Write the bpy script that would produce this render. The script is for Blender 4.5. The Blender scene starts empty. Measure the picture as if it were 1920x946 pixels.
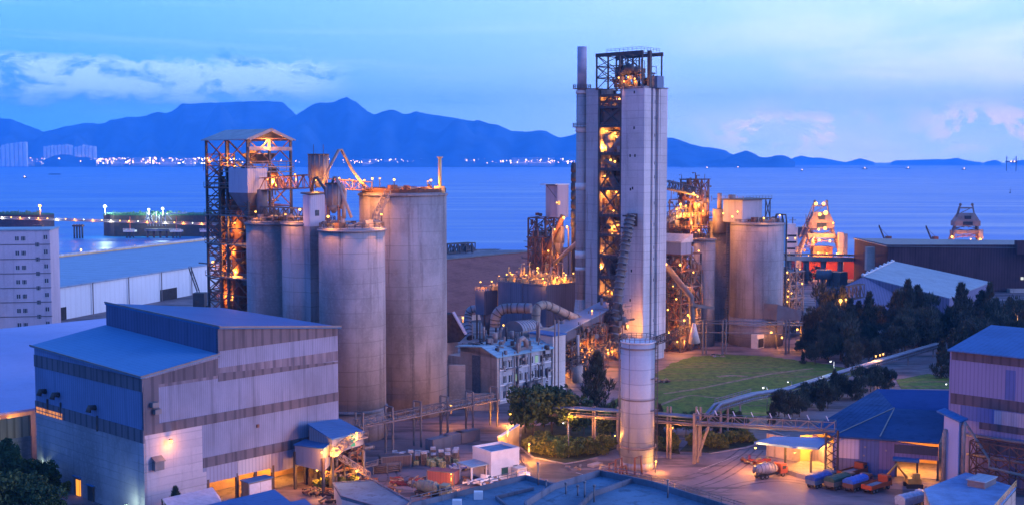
import bpy, bmesh, math, random
from mathutils import Vector, Matrix
R = math.radians
random.seed(11)
sc = bpy.context.scene
# ---------------------------------------------------------------- camera
CH = 65.0; F = 2300.0; TH = math.atan(170 / F); cT, sT = math.cos(TH), math.sin(TH)
cam = bpy.data.cameras.new('camera'); camo = bpy.data.objects.new('camera', cam); sc.collection.objects.link(camo)
camo.location = (0, 0, CH); camo.rotation_euler = (math.pi / 2 - TH, 0, 0)
cam.sensor_width = 36; cam.lens = 36 * F / 1920; cam.clip_start = 1; cam.clip_end = 90000
sc.camera = camo
sc.view_settings.view_transform = 'Standard'; sc.view_settings.look = 'None'
sc.view_settings.exposure = 0.1; sc.view_settings.gamma = 1
sc.cycles.use_denoising = True
sc.cycles.max_bounces = 4; sc.cycles.diffuse_bounces = 2; sc.cycles.glossy_bounces = 2
sc.cycles.transmission_bounces = 2; sc.cycles.volume_bounces = 1; sc.cycles.transparent_max_bounces = 4
sc.cycles.sample_clamp_indirect = 4; sc.cycles.caustics_reflective = False; sc.cycles.caustics_refractive = False

# ---------------------------------------------------------------- node helpers
class NT:
    def __init__(s, tree): s.t = tree; s.n = tree.nodes; s.l = tree.links
    def new(s, typ, **kw):
        n = s.n.new(typ)
        for k, v in kw.items(): setattr(n, k, v)
        return n
    def link(s, a, b): s.l.new(a, b)
    def put(s, sock, v):
        if isinstance(v, bpy.types.NodeSocket): s.l.new(v, sock)
        elif v is not None:
            try: sock.default_value = v
            except Exception: sock.default_value = (*v, 1)
    def math(s, op, a, b=None, c=None, clamp=False):
        n = s.new('ShaderNodeMath', operation=op); n.use_clamp = clamp
        s.put(n.inputs[0], a)
        if b is not None: s.put(n.inputs[1], b)
        if c is not None: s.put(n.inputs[2], c)
        return n.outputs[0]
    def ss(s, x, a, b):
        n = s.new('ShaderNodeMapRange', interpolation_type='SMOOTHSTEP'); n.clamp = True
        s.put(n.inputs[0], x); n.inputs[1].default_value = a; n.inputs[2].default_value = b
        return n.outputs[0]
    def mr(s, x, a, b, c=0.0, d=1.0):
        n = s.new('ShaderNodeMapRange'); s.put(n.inputs[0], x)
        for i, v in enumerate((a, b, c, d)): n.inputs[i + 1].default_value = v
        return n.outputs[0]
    def mix(s, f, a, b, typ='MIX'):
        n = s.new('ShaderNodeMix', data_type='RGBA', blend_type=typ)
        s.put(n.inputs[0], f); s.put(n.inputs[6], a if not isinstance(a, tuple) else (*a[:3], 1)); s.put(n.inputs[7], b if not isinstance(b, tuple) else (*b[:3], 1))
        return n.outputs[2]
    def noise(s, vec, scale, detail=3, rough=.5, dist=0):
        n = s.new('ShaderNodeTexNoise'); n.inputs['Scale'].default_value = scale; n.inputs['Detail'].default_value = detail
        n.inputs['Roughness'].default_value = rough; n.inputs['Distortion'].default_value = dist
        if vec is not None: s.link(vec, n.inputs['Vector'])
        return n.outputs[0]
    def mapping(s, vec, scale=(1, 1, 1), loc=(0, 0, 0), rot=(0, 0, 0)):
        n = s.new('ShaderNodeMapping'); s.link(vec, n.inputs[0]); n.inputs[1].default_value = loc
        n.inputs[2].default_value = rot; n.inputs[3].default_value = scale
        return n.outputs[0]
    def sep(s, vec):
        n = s.new('ShaderNodeSeparateXYZ'); s.link(vec, n.inputs[0]); return n.outputs
    def comb(s, x, y, z):
        n = s.new('ShaderNodeCombineXYZ'); s.put(n.inputs[0], x); s.put(n.inputs[1], y); s.put(n.inputs[2], z); return n.outputs[0]

# ---------------------------------------------------------------- world: dusk sky
SUN_EL, SUN_AZ = R(13), R(101)       # direction the soft afterglow comes from (azimuth clockwise from +Y)
w = bpy.data.worlds.new('World'); sc.world = w; w.use_nodes = True
N = NT(w.node_tree); N.n.clear()
tc = N.new('ShaderNodeTexCoord').outputs['Generated']
X, Y, Z = N.sep(tc)[:3]
el = Z
hor = N.math('SQRT', N.math('ADD', N.math('MULTIPLY', X, X), N.math('MULTIPLY', Y, Y)))
az = N.math('ARCTAN2', X, Y)                                       # 0 ahead, + to the right
e = N.math('DIVIDE', el, N.math('MAXIMUM', hor, .05))
low_l, low_r = (.16, .64, 1.75), (.98, 1.30, 1.7)
top_l, top_r = (.20, .57, 1.35), (.60, .90, 1.42)
fr_ = N.ss(az, -.42, .35)
c1 = N.mix(fr_, low_l, low_r); c2 = N.mix(fr_, top_l, top_r)
c = N.mix(N.ss(e, .0, .11), c1, c2)
pv = N.comb(N.math('MULTIPLY', az, 6.0), N.math('MULTIPLY', e, 22.0), 0.0)
nA = N.noise(pv, 1.0, 5, .55, .3)
pinkm = N.math('MULTIPLY', N.ss(az, -.02, .30), N.math('MULTIPLY', N.ss(nA, .32, .68), N.ss(e, .17, .05)))
c = N.mix(N.math('MULTIPLY', pinkm, .7), c, (1.45, 1.38, 1.75))
# soft streaky veils
nV = N.noise(N.comb(N.math('MULTIPLY', az, 3.0), N.math('MULTIPLY', e, 60.0), 3.0), 1.0, 4, .6, .5)
c = N.mix(N.math('MULTIPLY', N.ss(nV, .52, .75), .35), c, (.60, .90, 1.4))
# cumulus bank lying on the mountains (left)
cv = N.comb(N.math('MULTIPLY', az, 30.0), N.math('MULTIPLY', e, 62.0), 1.7)
nC = N.noise(cv, 1.0, 7, .62, .25)
edge = N.math('ADD', e, N.math('MULTIPLY', N.math('SUBTRACT', nC, .5), .042))
m_top = N.ss(edge, .0835, .0770)
m_bot = N.ss(edge, .036, .050)
m_az = N.ss(N.math('ADD', az, N.math('MULTIPLY', nC, .06)), -.085, -.135)
cm = N.math('MULTIPLY', N.math('MULTIPLY', m_top, m_bot), m_az)
hi = N.ss(edge, .040, .062)
ccol = N.mix(N.math('MULTIPLY', hi, N.ss(nC, .36, .56)), (.15, .46, 1.40), (.80, 1.12, 1.9))
c = N.mix(N.math('MULTIPLY', cm, .88), c, ccol)
# low dark wisp over the centre
nD = N.noise(N.comb(N.math('MULTIPLY', az, 8.0), N.math('MULTIPLY', e, 70.0), 8.0), 1.0, 5, .6, .2)
m_d = N.math('MULTIPLY', N.math('MULTIPLY', N.ss(nD, .5, .66), N.ss(e, .062, .052)), N.math('MULTIPLY', N.ss(e, .032, .044), N.ss(az, .1, -.03)))
c = N.mix(N.math('MULTIPLY', m_d, .5), c, (.30, .66, 1.4))
# pink towering clouds (right)
pc = N.comb(N.math('MULTIPLY', az, 24.0), N.math('MULTIPLY', e, 34.0), 5.2)
nP = N.noise(pc, 1.0, 6, .6, .35)
def bump(a, b, e0, e1):
    m = N.math('MULTIPLY', N.ss(az, a - .03, a + .03), N.ss(az, b + .03, b - .03))
    return N.math('MULTIPLY', m, N.math('MULTIPLY', N.ss(e, e0 - .01, e0 + .012), N.ss(e, e1 + .008, e1 - .01)))
pm = N.math('MAXIMUM', bump(.17, .275, .012, .040), bump(.325, .46, .012, .042))
c = N.mix(N.math('MULTIPLY', N.math('MULTIPLY', N.ss(nP, .47, .56), pm), .85), c, (2.0, 1.5, 2.0))
tm = N.math('MULTIPLY', bump(.16, .28, .038, .044), N.ss(nP, .50, .58))
c = N.mix(N.math('MULTIPLY', tm, .75), c, (.30, .80, 1.5))
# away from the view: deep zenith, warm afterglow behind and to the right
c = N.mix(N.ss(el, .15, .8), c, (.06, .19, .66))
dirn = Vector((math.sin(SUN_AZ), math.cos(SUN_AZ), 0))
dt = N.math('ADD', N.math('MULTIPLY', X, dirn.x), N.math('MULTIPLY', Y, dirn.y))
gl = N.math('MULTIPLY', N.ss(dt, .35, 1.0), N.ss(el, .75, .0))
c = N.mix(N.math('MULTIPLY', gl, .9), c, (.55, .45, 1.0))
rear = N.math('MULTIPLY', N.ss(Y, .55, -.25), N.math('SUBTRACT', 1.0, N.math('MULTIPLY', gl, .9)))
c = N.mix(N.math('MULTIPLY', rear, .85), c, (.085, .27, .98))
c = N.mix(N.ss(el, .0, -.02), c, (.03, .10, .32))
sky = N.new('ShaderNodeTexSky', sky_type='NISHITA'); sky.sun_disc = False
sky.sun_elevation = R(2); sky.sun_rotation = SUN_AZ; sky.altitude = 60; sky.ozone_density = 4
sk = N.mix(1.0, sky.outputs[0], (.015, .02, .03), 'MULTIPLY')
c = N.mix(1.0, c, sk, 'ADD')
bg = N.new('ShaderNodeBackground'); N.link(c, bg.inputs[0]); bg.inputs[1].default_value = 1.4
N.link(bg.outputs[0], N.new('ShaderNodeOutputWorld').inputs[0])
# soft afterglow key light
sl = bpy.data.lights.new('afterglow', 'SUN'); sl.energy = 2.9; sl.angle = R(22); sl.color = (.62, .62, 1.0)
slo = bpy.data.objects.new('afterglow', sl); sc.collection.objects.link(slo)
d = -Vector((math.sin(SUN_AZ) * math.cos(SUN_EL), math.cos(SUN_AZ) * math.cos(SUN_EL), math.sin(SUN_EL)))
slo.rotation_euler = d.to_track_quat('-Z', 'Y').to_euler(); slo.location = (400, -400, 600)

# ---------------------------------------------------------------- pixel of the photograph -> point of the place
def ray(px, py):
    u, v = (px - 960) / F, (473 - py) / F
    return u, cT + v * sT, -sT + v * cT
def g(px, py, z=0.0):
    a, b, c_ = ray(px, py); t = (z - CH) / c_
    return Vector((a * t, b * t, z))
def pt(px, py, Y):
    a, b, c_ = ray(px, py); t = Y / b
    return Vector((a * t, Y, CH + c_ * t))
def zat(py, Y): return pt(960, py, Y).z
def xat(px, Y, z=0.0): return (px - 960) / F * (Y * cT - (z - CH) * sT)
U = Vector((.68, .733, 0)).normalized(); V = Vector((-U.y, U.x, 0))   # the two axes the plant is laid out on
UP = Vector((0, 0, 1))

# ---------------------------------------------------------------- mesh builder
class MB:
    def __init__(s): s.v = []; s.f = []; s.m = []; s.sm = []; s.cur = 0; s.smooth = False
    def addv(s, vs): b = len(s.v); s.v += [tuple(x) for x in vs]; return b
    def face(s, idx, smooth=None):
        s.f.append(tuple(idx)); s.m.append(s.cur); s.sm.append(s.smooth if smooth is None else smooth)
    def poly(s, pts): b = s.addv(pts); s.face(range(b, b + len(pts)), False); return s
    def prism(s, xy, z0, z1):
        n = len(xy); z0 = z0 if isinstance(z0, (list, tuple)) else [z0] * n; z1 = z1 if isinstance(z1, (list, tuple)) else [z1] * n
        ar = sum(xy[i][0] * xy[(i + 1) % n][1] - xy[(i + 1) % n][0] * xy[i][1] for i in range(n))
        if ar < 0: xy = xy[::-1]; z0 = z0[::-1]; z1 = z1[::-1]
        b = s.addv([(p[0], p[1], z) for p, z in zip(xy, z0)] + [(p[0], p[1], z) for p, z in zip(xy, z1)])
        s.face([b + i for i in range(n)][::-1], False); s.face([b + n + i for i in range(n)], False)
        for i in range(n): j = (i + 1) % n; s.face([b + i, b + j, b + n + j, b + n + i], False)
        return s
    def ubox(s, o, a, b, z0, z1, u=None, v=None):
        """box on the plant's axes: from corner o, a metres along u and b along v"""
        u = u or U; v = v or V; o = Vector((o[0], o[1], 0))
        P = [o, o + u * a, o + u * a + v * b, o + v * b]
        return s.prism([(p.x, p.y) for p in P], z0, z1)
    def box(s, x0, x1, y0, y1, z0, z1): return s.prism([(x0, y0), (x1, y0), (x1, y1), (x0, y1)], z0, z1)
    def bar(s, p, q, w=.3, h=None, up=UP):
        p = Vector(p); q = Vector(q); d = q - p
        if d.length < 1e-4: return s
        d.normalize(); h = h or w
        if abs(d.dot(up)) > .98: up = U
        a = d.cross(up).normalized() * w / 2; b_ = a.cross(d).normalized() * h / 2
        vs = [p - a - b_, p + a - b_, p + a + b_, p - a + b_, q - a - b_, q + a - b_, q + a + b_, q - a + b_]
        b = s.addv(vs)
        for f in ((3, 2, 1, 0), (4, 5, 6, 7), (0, 1, 5, 4), (1, 2, 6, 5), (2, 3, 7, 6), (3, 0, 4, 7)): s.face([b + i for i in f], False)
        return s
    def cyl(s, c, r, z0, z1, seg=32, r2=None, caps=True, axis=None):
        r2 = r if r2 is None else r2
        return s.tube([(c[0], c[1], z0), (c[0], c[1], z1)], [r, r2], seg, caps)
    def tube(s, pts, r, seg=12, caps=True):
        pts = [Vector(p) for p in pts]; n = len(pts); rs = r if isinstance(r, (list, tuple)) else [r] * n
        rings = []; ref = None
        for i, p in enumerate(pts):
            d = (pts[min(i + 1, n - 1)] - pts[max(i - 1, 0)]).normalized()
            if ref is None: ref = U if abs(d.z) > .95 else UP
            a = d.cross(ref)
            if a.length < .05: a = d.cross(V)
            a.normalize(); b_ = a.cross(d).normalized()
            ref = (a.cross(d)).normalized() if abs(d.z) <= .95 or i else ref
            ref = b_
            rings.append(s.addv([p + (a * math.cos(2 * math.pi * k / seg) + b_ * math.sin(2 * math.pi * k / seg)) * rs[i] for k in range(seg)]))
        for i in range(n - 1):
            for k in range(seg):
                k2 = (k + 1) % seg; s.face([rings[i] + k, rings[i + 1] + k, rings[i + 1] + k2, rings[i] + k2], True)
        if caps:
            if rs[0] > 1e-3: s.face([rings[0] + k for k in range(seg)], False)
            if rs[-1] > 1e-3: s.face([rings[-1] + k for k in range(seg)][::-1], False)
        return s
    def ball(s, c, r, seg=8, rings=6, sz=1.0):
        c = Vector(c)
        prof = [(math.sin(math.pi * i / rings), -math.cos(math.pi * i / rings)) for i in range(rings + 1)]
        return s.tube([c + Vector((0, 0, r * sz * q)) for _, q in prof], [max(r * p_, 1e-4) for p_, _ in prof], seg, False)
    def ring(s, c, r, z, t=.15, seg=32, h=None):
        h = h or t
        P = [Vector((c[0] + r * math.cos(2 * math.pi * k / seg), c[1] + r * math.sin(2 * math.pi * k / seg), z)) for k in range(seg)]
        for k in range(seg): s.bar(P[k], P[(k + 1) % seg], t, h)
        return s
    def rail(s, P, h=1.1, step=2.5, t=.09, closed=False):
        P = [Vector(p) for p in P]; n = len(P); rng = range(n if closed else n - 1)
        for i in rng:
            a, b = P[i], P[(i + 1) % n]
            for k in (h, h * .55): s.bar(a + UP * k, b + UP * k, t)
            m = max(1, int((b - a).length / step))
            for j in range(m + 1): q = a.lerp(b, j / m); s.bar(q, q + UP * h, t)
        return s
    def truss(s, a, b, h, w, step=3.0, t=.2):
        """box truss from a to b: four chords, diagonals on the sides, cross bars"""
        a = Vector(a); b = Vector(b); d = (b - a).normalized(); sd = d.cross(UP).normalized() * w / 2
        n = max(2, int((b - a).length / step))
        for sg in (-1, 1):
            for z in (0, h): s.bar(a + sd * sg + UP * z, b + sd * sg + UP * z, t)
            for i in range(n + 1):
                p = a.lerp(b, i / n) + sd * sg; s.bar(p, p + UP * h, t * .7)
                if i < n: q = a.lerp(b, (i + 1) / n) + sd * sg; s.bar(p + UP * (h if i % 2 else 0), q + UP * (0 if i % 2 else h), t * .7)
        for i in range(n + 1):
            p = a.lerp(b, i / n)
            for z in (0, h): s.bar(p - sd + UP * z, p + sd + UP * z, t * .7)
        return s
    def build(s, name, mat, parent=None, origin=None, col=None):
        me = bpy.data.meshes.new(name)
        if origin is not None: o = Vector(origin)
        elif parent is not None: o = wloc(parent)
        else:
            o = Vector((sum(v[0] for v in s.v) / len(s.v), sum(v[1] for v in s.v) / len(s.v), min(v[2] for v in s.v)))
        me.from_pydata([(v[0] - o.x, v[1] - o.y, v[2] - o.z) for v in s.v], [], s.f)
        for m_ in (mat if isinstance(mat, (list, tuple)) else [mat]): me.materials.append(m_)
        me.polygons.foreach_set('material_index', s.m); me.polygons.foreach_set('use_smooth', s.sm); me.update()
        ob = bpy.data.objects.new(name, me); sc.collection.objects.link(ob)
        if parent is None: ob.location = o
        else: ob.parent = parent; ob.location = o - wloc(parent)
        return ob
def wloc(o):
    l = Vector(o.location)
    while o.parent: o = o.parent; l += Vector(o.location)
    return l
def tag(o, label=None, cat=None, group=None, kind=None):
    if label: o['label'] = label
    if cat: o['category'] = cat
    if group: o['group'] = group
    if kind: o['kind'] = kind
    return o
def empty(name, loc, label=None, cat=None, group=None):
    o = bpy.data.objects.new(name, None); sc.collection.objects.link(o); o.location = loc; o.empty_display_size = .5
    return tag(o, label, cat, group)
def copy_tree(o, loc=None, rz=None, scale=None, parent=None, label=None, group=None):
    c_ = o.copy(); sc.collection.objects.link(c_)
    if parent is not None: c_.parent = parent
    for ch in [x for x in o.children]: copy_tree(ch, parent=c_)
    if loc is not None: c_.location = loc
    if rz is not None: c_.rotation_euler = (0, 0, rz)
    if scale is not None: c_.scale = scale if isinstance(scale, (tuple, list)) else (scale,) * 3
    if label: c_['label'] = label
    if group: c_['group'] = group
    return c_

# ---------------------------------------------------------------- materials
MATS = {}
def base_mat(name, rough=.8, metallic=0.0):
    m = bpy.data.materials.new(name); m.use_nodes = True; n = NT(m.node_tree)
    b = m.node_tree.nodes['Principled BSDF']; b.inputs['Roughness'].default_value = rough; b.inputs['Metallic'].default_value = metallic
    b.inputs['Specular IOR Level'].default_value = .3
    return m, n, b
def obj_co(n): return n.new('ShaderNodeNewGeometry').outputs['Position']
def m_concrete(name, col, dark=.6, lines=2.4, stain=.5, linestr=.25, rough=.85, rust=0.0):
    m, n, b = base_mat(name, rough); P = obj_co(n)
    big = n.noise(n.mapping(P, (.10, .10, .05)), 1, 5, .6)
    streak = n.noise(n.mapping(P, (.55, .55, .022)), 1, 6, .7)
    fine = n.noise(P, 1.6, 4, .6)
    k = tuple(x * dark for x in col)
    c_ = n.mix(n.ss(big, .35, .68), col, k)
    c_ = n.mix(n.math('MULTIPLY', n.ss(streak, .5, .68), stain), c_, tuple(x * .42 for x in col))
    c_ = n.mix(n.math('MULTIPLY', n.ss(fine, .45, .7), .25), c_, tuple(min(1, x * 1.2) for x in col))
    if rust:
        c_ = n.mix(n.math('MULTIPLY', n.ss(n.noise(n.mapping(P, (.7, .7, .06), (9, 4, 2)), 1, 5, .65), .56, .68), rust), c_, (.16, .07, .035))
    if lines:
        z = n.sep(P)[2]
        z = n.math('ADD', z, n.math('MULTIPLY', big, .5))
        fr = n.math('FRACT', n.math('DIVIDE', z, lines))
        ln = n.math('MULTIPLY', n.ss(n.math('ABSOLUTE', n.math('SUBTRACT', fr, .5)), .5 - .16 / lines, .5), n.ss(n.noise(n.mapping(P, (.06, .06, .5)), 1, 3), .3, .6))
        rt = n.math('FRACT', n.math('MULTIPLY', n.math('FLOOR', n.math('DIVIDE', z, lines)), .618))
        c_ = n.mix(n.math('MULTIPLY', rt, .22), c_, tuple(x * .55 for x in col))
        c_ = n.mix(n.math('MULTIPLY', ln, linestr * 2), c_, tuple(x * .4 for x in col))
    n.link(c_, b.inputs['Base Color'])
    bp = n.new('ShaderNodeBump'); bp.inputs[0].default_value = .25; bp.inputs[1].default_value = .1; n.link(fine, bp.inputs[2]); n.link(bp.outputs[0], b.inputs['Normal'])
    return m
def m_corr(name, col, ax, pitch=.9, rough=.5, bands=(), bandcol=(.15, .13, .15), dirt=.35, metallic=0.0, ridge=.22, seams=0, rust=0.0):
    """ribbed metal sheeting; ax = the horizontal axis across the ribs; bands = z ranges of bare sheet"""
    m, n, b = base_mat(name, rough, metallic); P = obj_co(n); s = n.sep(P)
    b.inputs['Specular IOR Level'].default_value = .12 if rough < .6 else (.03 if rough < .8 else 0.0)
    t = n.math('ADD', n.math('MULTIPLY', s[0], ax[0]), n.math('MULTIPLY', s[1], ax[1]))
    w_ = n.math('SINE', n.math('MULTIPLY', t, 2 * math.pi / pitch))
    big = n.noise(n.mapping(P, (.12, .12, .06)), 1, 5, .6); st = n.noise(n.mapping(P, (.8, .8, .05)), 1, 4, .6)
    c_ = n.mix(n.ss(w_, .35, .95), col, tuple(x * (1 - ridge) for x in col))
    pan = n.math('FRACT', n.math('MULTIPLY', n.math('FLOOR', n.math('DIVIDE', t, pitch * 4)), .618))
    c_ = n.mix(n.math('MULTIPLY', pan, .06), c_, tuple(x * .55 for x in col))
    for z0, z1, *rest in bands:
        sel = n.math('MULTIPLY', n.math('GREATER_THAN', s[2], z0), n.math('LESS_THAN', s[2], z1))
        bc = rest[0] if rest else bandcol
        bcol = n.mix(n.ss(st, .4, .65), bc, tuple(x * .55 for x in bc))
        c_ = n.mix(sel, c_, n.mix(n.math('MULTIPLY', n.ss(n.math('SINE', n.math('MULTIPLY', t, 2 * math.pi / 2.2)), .3, .9), .35), bcol, tuple(x * 1.5 for x in bc)))
    if seams:
        c_ = n.mix(n.math('MULTIPLY', n.math('LESS_THAN', n.math('FRACT', n.math('DIVIDE', t, seams)), .5 / seams), .65), c_, tuple(x * .4 for x in col))
    c_ = n.mix(n.math('MULTIPLY', n.ss(big, .4, .7), dirt), c_, tuple(x * .4 for x in col))
    c_ = n.mix(n.math('MULTIPLY', n.ss(st, .52, .7), dirt), c_, tuple(x * .35 for x in col))
    if rust: c_ = n.mix(n.math('MULTIPLY', n.ss(n.noise(n.mapping(P, (.6, .6, .3), (3, 1, 7)), 1, 6, .7), .54, .66), rust), c_, (.17, .075, .04))
    n.link(c_, b.inputs['Base Color'])
    bp = n.new('ShaderNodeBump'); bp.inputs[0].default_value = .5; bp.inputs[1].default_value = .12; n.link(w_, bp.inputs[2]); n.link(bp.outputs[0], b.inputs['Normal'])
    return m
def m_metal(name, col, rough=.55, rust=.3, metallic=0.0, bands=0):
    m, n, b = base_mat(name, rough, metallic); P = obj_co(n)
    a = n.noise(n.mapping(P, (.5, .5, .35)), 1, 5, .65)
    c_ = n.mix(n.math('MULTIPLY', n.ss(a, .48, .66), rust), col, (.14, .065, .035))
    c_ = n.mix(n.math('MULTIPLY', n.ss(n.noise(P, .35, 3), .4, .7), .4), c_, tuple(x * .5 for x in col))
    n.link(c_, b.inputs['Base Color'])
    return m
def m_plain(name, col, rough=.6, var=.25, sc_=1.0, metallic=0.0):
    m, n, b = base_mat(name, rough, metallic); P = obj_co(n)
    n.link(n.mix(n.ss(n.noise(P, sc_, 4, .6), .3, .75), tuple(min(1, x * (1 + var)) for x in col), tuple(x * (1 - var) for x in col)), b.inputs['Base Color'])
    return m
def m_emit(name, col, strength):
    m = bpy.data.materials.new(name); m.use_nodes = True; n = NT(m.node_tree)
    m.node_tree.nodes.remove(m.node_tree.nodes['Principled BSDF'])
    e_ = n.new('ShaderNodeEmission'); e_.inputs[0].default_value = (*col, 1); e_.inputs[1].default_value = strength
    n.link(e_.outputs[0], m.node_tree.nodes['Material Output'].inputs[0])
    m.cycles.emission_sampling = 'NONE'
    return m
M = {}
M['silo'] = m_concrete('silo concrete', (.31, .285, .30), .5, 3.4, 1.0, .3)
M['silo_dark'] = m_concrete('stained silo concrete', (.27, .26, .29), .45, 3.4, 1.0, .3)
M['tower'] = m_concrete('tower concrete', (.54, .50, .52), .72, 2.4, .6, .3)
M['chimney'] = m_concrete('chimney concrete', (.40, .38, .40), .7, 3.0, .6, .3, rust=.5)
M['office'] = m_concrete('rendered office wall', (.46, .37, .33), .5, 3.2, 1.0, .25)
M['officew'] = m_concrete('white painted wall', (.55, .56, .58), .6, 0, .7, 0)
M['white'] = m_plain('white paint', (.58, .57, .58), .6, .08, .6)
M['whitesilo'] = m_concrete('white painted steel', (.33, .37, .44), .85, 3.1, .35, .3, .5)
M['block'] = m_concrete('pale block wall', (.50, .44, .52), .85, 0, .3, 0)
M['steel'] = m_metal('dark steel', (.05, .05, .058), .6, .5)
M['steel_grey'] = m_metal('grey steel', (.14, .14, .16), .55, .35)
M['steel_red'] = m_metal('rusty red steel', (.15, .07, .05), .7, .7)
M['duct'] = m_metal('pale duct', (.25, .21, .20), .5, .5)
M['duct_dark'] = m_metal('sooty duct', (.13, .11, .11), .7, .6)
M['blue_pipe'] = m_metal('blue pipe', (.09, .16, .30), .45, .25)
M['deck'] = m_plain('grating deck', (.16, .15, .15), .8, .4, .8)
M['roof_blue'] = m_corr('blue roof sheeting', (.06, .15, .32), V, 1.1, .62, dirt=.25, ridge=.1)
M['roof_pale'] = m_corr('pale roof sheeting', (.27, .36, .43), V, 1.2, .5, dirt=.3, ridge=.1)
M['glass'] = m_plain('dark window glass', (.03, .04, .06), .15, .2)
M['dark'] = m_plain('dark interior', (.03, .028, .03), .9, .3)
M['bulb_o'] = m_emit('sodium bulb', (1.0, .46, .075), 6.5)
M['bulb_w'] = m_emit('white bulb', (.95, 1.0, .85), 4)
M['bulb_g'] = m_emit('mercury bulb', (.80, 1.0, .75), 4)
M['city_o'] = m_emit('distant amber lamp', (1.0, .50, .20), 16)
M['city_w'] = m_emit('distant white lamp', (1.0, .80, .66), 13)
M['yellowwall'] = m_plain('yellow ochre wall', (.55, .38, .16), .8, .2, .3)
# ================================================================ SETTING
def m_ground():
    m, n, b = base_mat('yard surface', .82); P = obj_co(n)
    a = n.noise(P, .03, 8, .7, 1.0); f = n.noise(P, .25, 5, .6); st = n.noise(n.mapping(P, (.03, .16, 1), (0, 0, 0), (0, 0, .8)), 1, 5, .65)
    c_ = n.mix(n.ss(a, .38, .64), (.21, .16, .175), (.10, .085, .10))
    c_ = n.mix(n.math('MULTIPLY', n.ss(f, .45, .7), .4), c_, (.24, .18, .17))
    c_ = n.mix(n.math('MULTIPLY', n.ss(st, .48, .6), .75), c_, (.03, .026, .03))
    n.link(c_, b.inputs['Base Color']); n.link(n.mr(f, .3, .7, .55, .9), b.inputs['Roughness'])
    bp = n.new('ShaderNodeBump'); bp.inputs[0].default_value = .35; bp.inputs[1].default_value = .2; n.link(f, bp.inputs[2]); n.link(bp.outputs[0], b.inputs['Normal'])
    return m
M['ground'] = m_ground()
land = [(-2500, -60), (900, -60), (900, 660), (330, 668), (205, 678), (120, 690), (96, 720), (90, 905), (-60, 905), (-180, 880), (-330, 868), (-700, 880), (-2500, 900)]
mb = MB().prism(land, -14, 0); tag(mb.build('ground', M['ground']), 'mottled grey concrete yard and made ground of the works', kind='structure')
def m_sea():
    m, n, b = base_mat('sea', .38); P = obj_co(n)
    s1 = n.noise(n.mapping(P, (.0016, .011, 1), (0, 0, 0), (0, 0, .05)), 1, 6, .62, .4); s2 = n.noise(n.mapping(P, (.02, .15, 1)), 1, 4, .6)
    c_ = n.mix(n.ss(s1, .38, .62), (.006, .095, .34), (.018, .14, .46))
    n.link(c_, b.inputs['Base Color']); n.link(n.mr(s1, .35, .65, .30, .5), b.inputs['Roughness'])
    b.inputs['Specular IOR Level'].default_value = .5; b.inputs['Specular Tint'].default_value = (.10, .50, .85, 1)
    bp = n.new('ShaderNodeBump'); bp.inputs[0].default_value = .55; bp.inputs[1].default_value = 1.0
    n.link(n.math('ADD', s2, n.math('MULTIPLY', s1, 5)), bp.inputs[2]); n.link(bp.outputs[0], b.inputs['Normal'])
    return m
SEA = -4.0
MB().poly([(-60000, -3000, SEA), (60000, -3000, SEA), (60000, 70000, SEA), (-60000, 70000, SEA)]).build('sea', m_sea())['kind'] = 'structure'
bpy.data.objects['sea']['label'] = 'calm blue sea smoothed by dusk reaching the horizon'

# grass field and kerbs
m, n, b = base_mat('rough grass', .9); P = obj_co(n)
a = n.noise(P, .06, 8, .75, 1.2); f = n.noise(P, .45, 5, .8); tr = n.noise(n.mapping(P, (.02, .3, 1), (0, 0, 0), (0, 0, -.3)), 1, 5, .6)
c_ = n.mix(n.ss(a, .36, .62), (.055, .155, .008), (.120, .175, .018))
c_ = n.mix(n.math('MULTIPLY', n.ss(tr, .52, .62), .7), c_, (.17, .11, .06))
c_ = n.mix(n.math('MULTIPLY', n.ss(f, .42, .62), .75), c_, (.020, .050, .008))
n.link(c_, b.inputs['Base Color'])
bp = n.new('ShaderNodeBump'); bp.inputs[0].default_value = .6; bp.inputs[1].default_value = .4; n.link(f, bp.inputs[2]); n.link(bp.outputs[0], b.inputs['Normal'])
M['grass'] = m
fld0 = [g(*p) for p in ((1085, 785), (1150, 750), (1215, 708), (1262, 680), (1300, 668), (1350, 664), (1440, 668), (1555, 683), (1610, 696), (1560, 725), (1440, 778), (1300, 800), (1180, 800))]
rf_ = random.Random(4); fld = []
for i, p in enumerate(fld0):
    q = fld0[(i + 1) % len(fld0)]; k = max(2, int((q - p).length / 1.6))
    fld += [p.lerp(q, j / k) + Vector((rf_.uniform(-.5, .5), rf_.uniform(-.9, .9), 0)) for j in range(k)]
MB().prism([(p.x, p.y) for p in fld], -.2, .12).build('grass_field', M['grass'])
tag(bpy.data.objects['grass_field'], 'rough green field inside the works', kind='structure')
ver = [g(*p) for p in ((1680, 712), (1740, 700), (1800, 712), (1790, 728), (1690, 728))]
tag(MB().prism([(p.x, p.y) for p in ver], -.2, .10).build('grass_verge', M['grass']), 'small lamp-lit grass patch between the trees and the blue roofs', kind='structure')
isl = [g(*p) for p in ((975, 835), (1000, 856), (1060, 868), (1110, 858), (1160, 838), (1240, 845), (1275, 850), (1262, 812), (1100, 790), (980, 800))]
tag(MB().prism([(p.x, p.y) for p in isl], -.2, .13).build('planting_bed', m_plain('dark soil', (.035, .04, .02), .95, .5, .3)), 'dark planted bed under the trees beside the forecourt', kind='structure')
isl2 = [g(*p) for p in ((1330, 848), (1400, 836), (1430, 826), (1380, 812), (1330, 812), (1300, 820), (1275, 845))]
tag(MB().prism([(p.x, p.y) for p in isl2], -.2, .13).build('planting_bed', bpy.data.materials['dark soil']), 'dark planted bed under the pipe truss by the road', kind='structure')
kb = MB()
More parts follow.
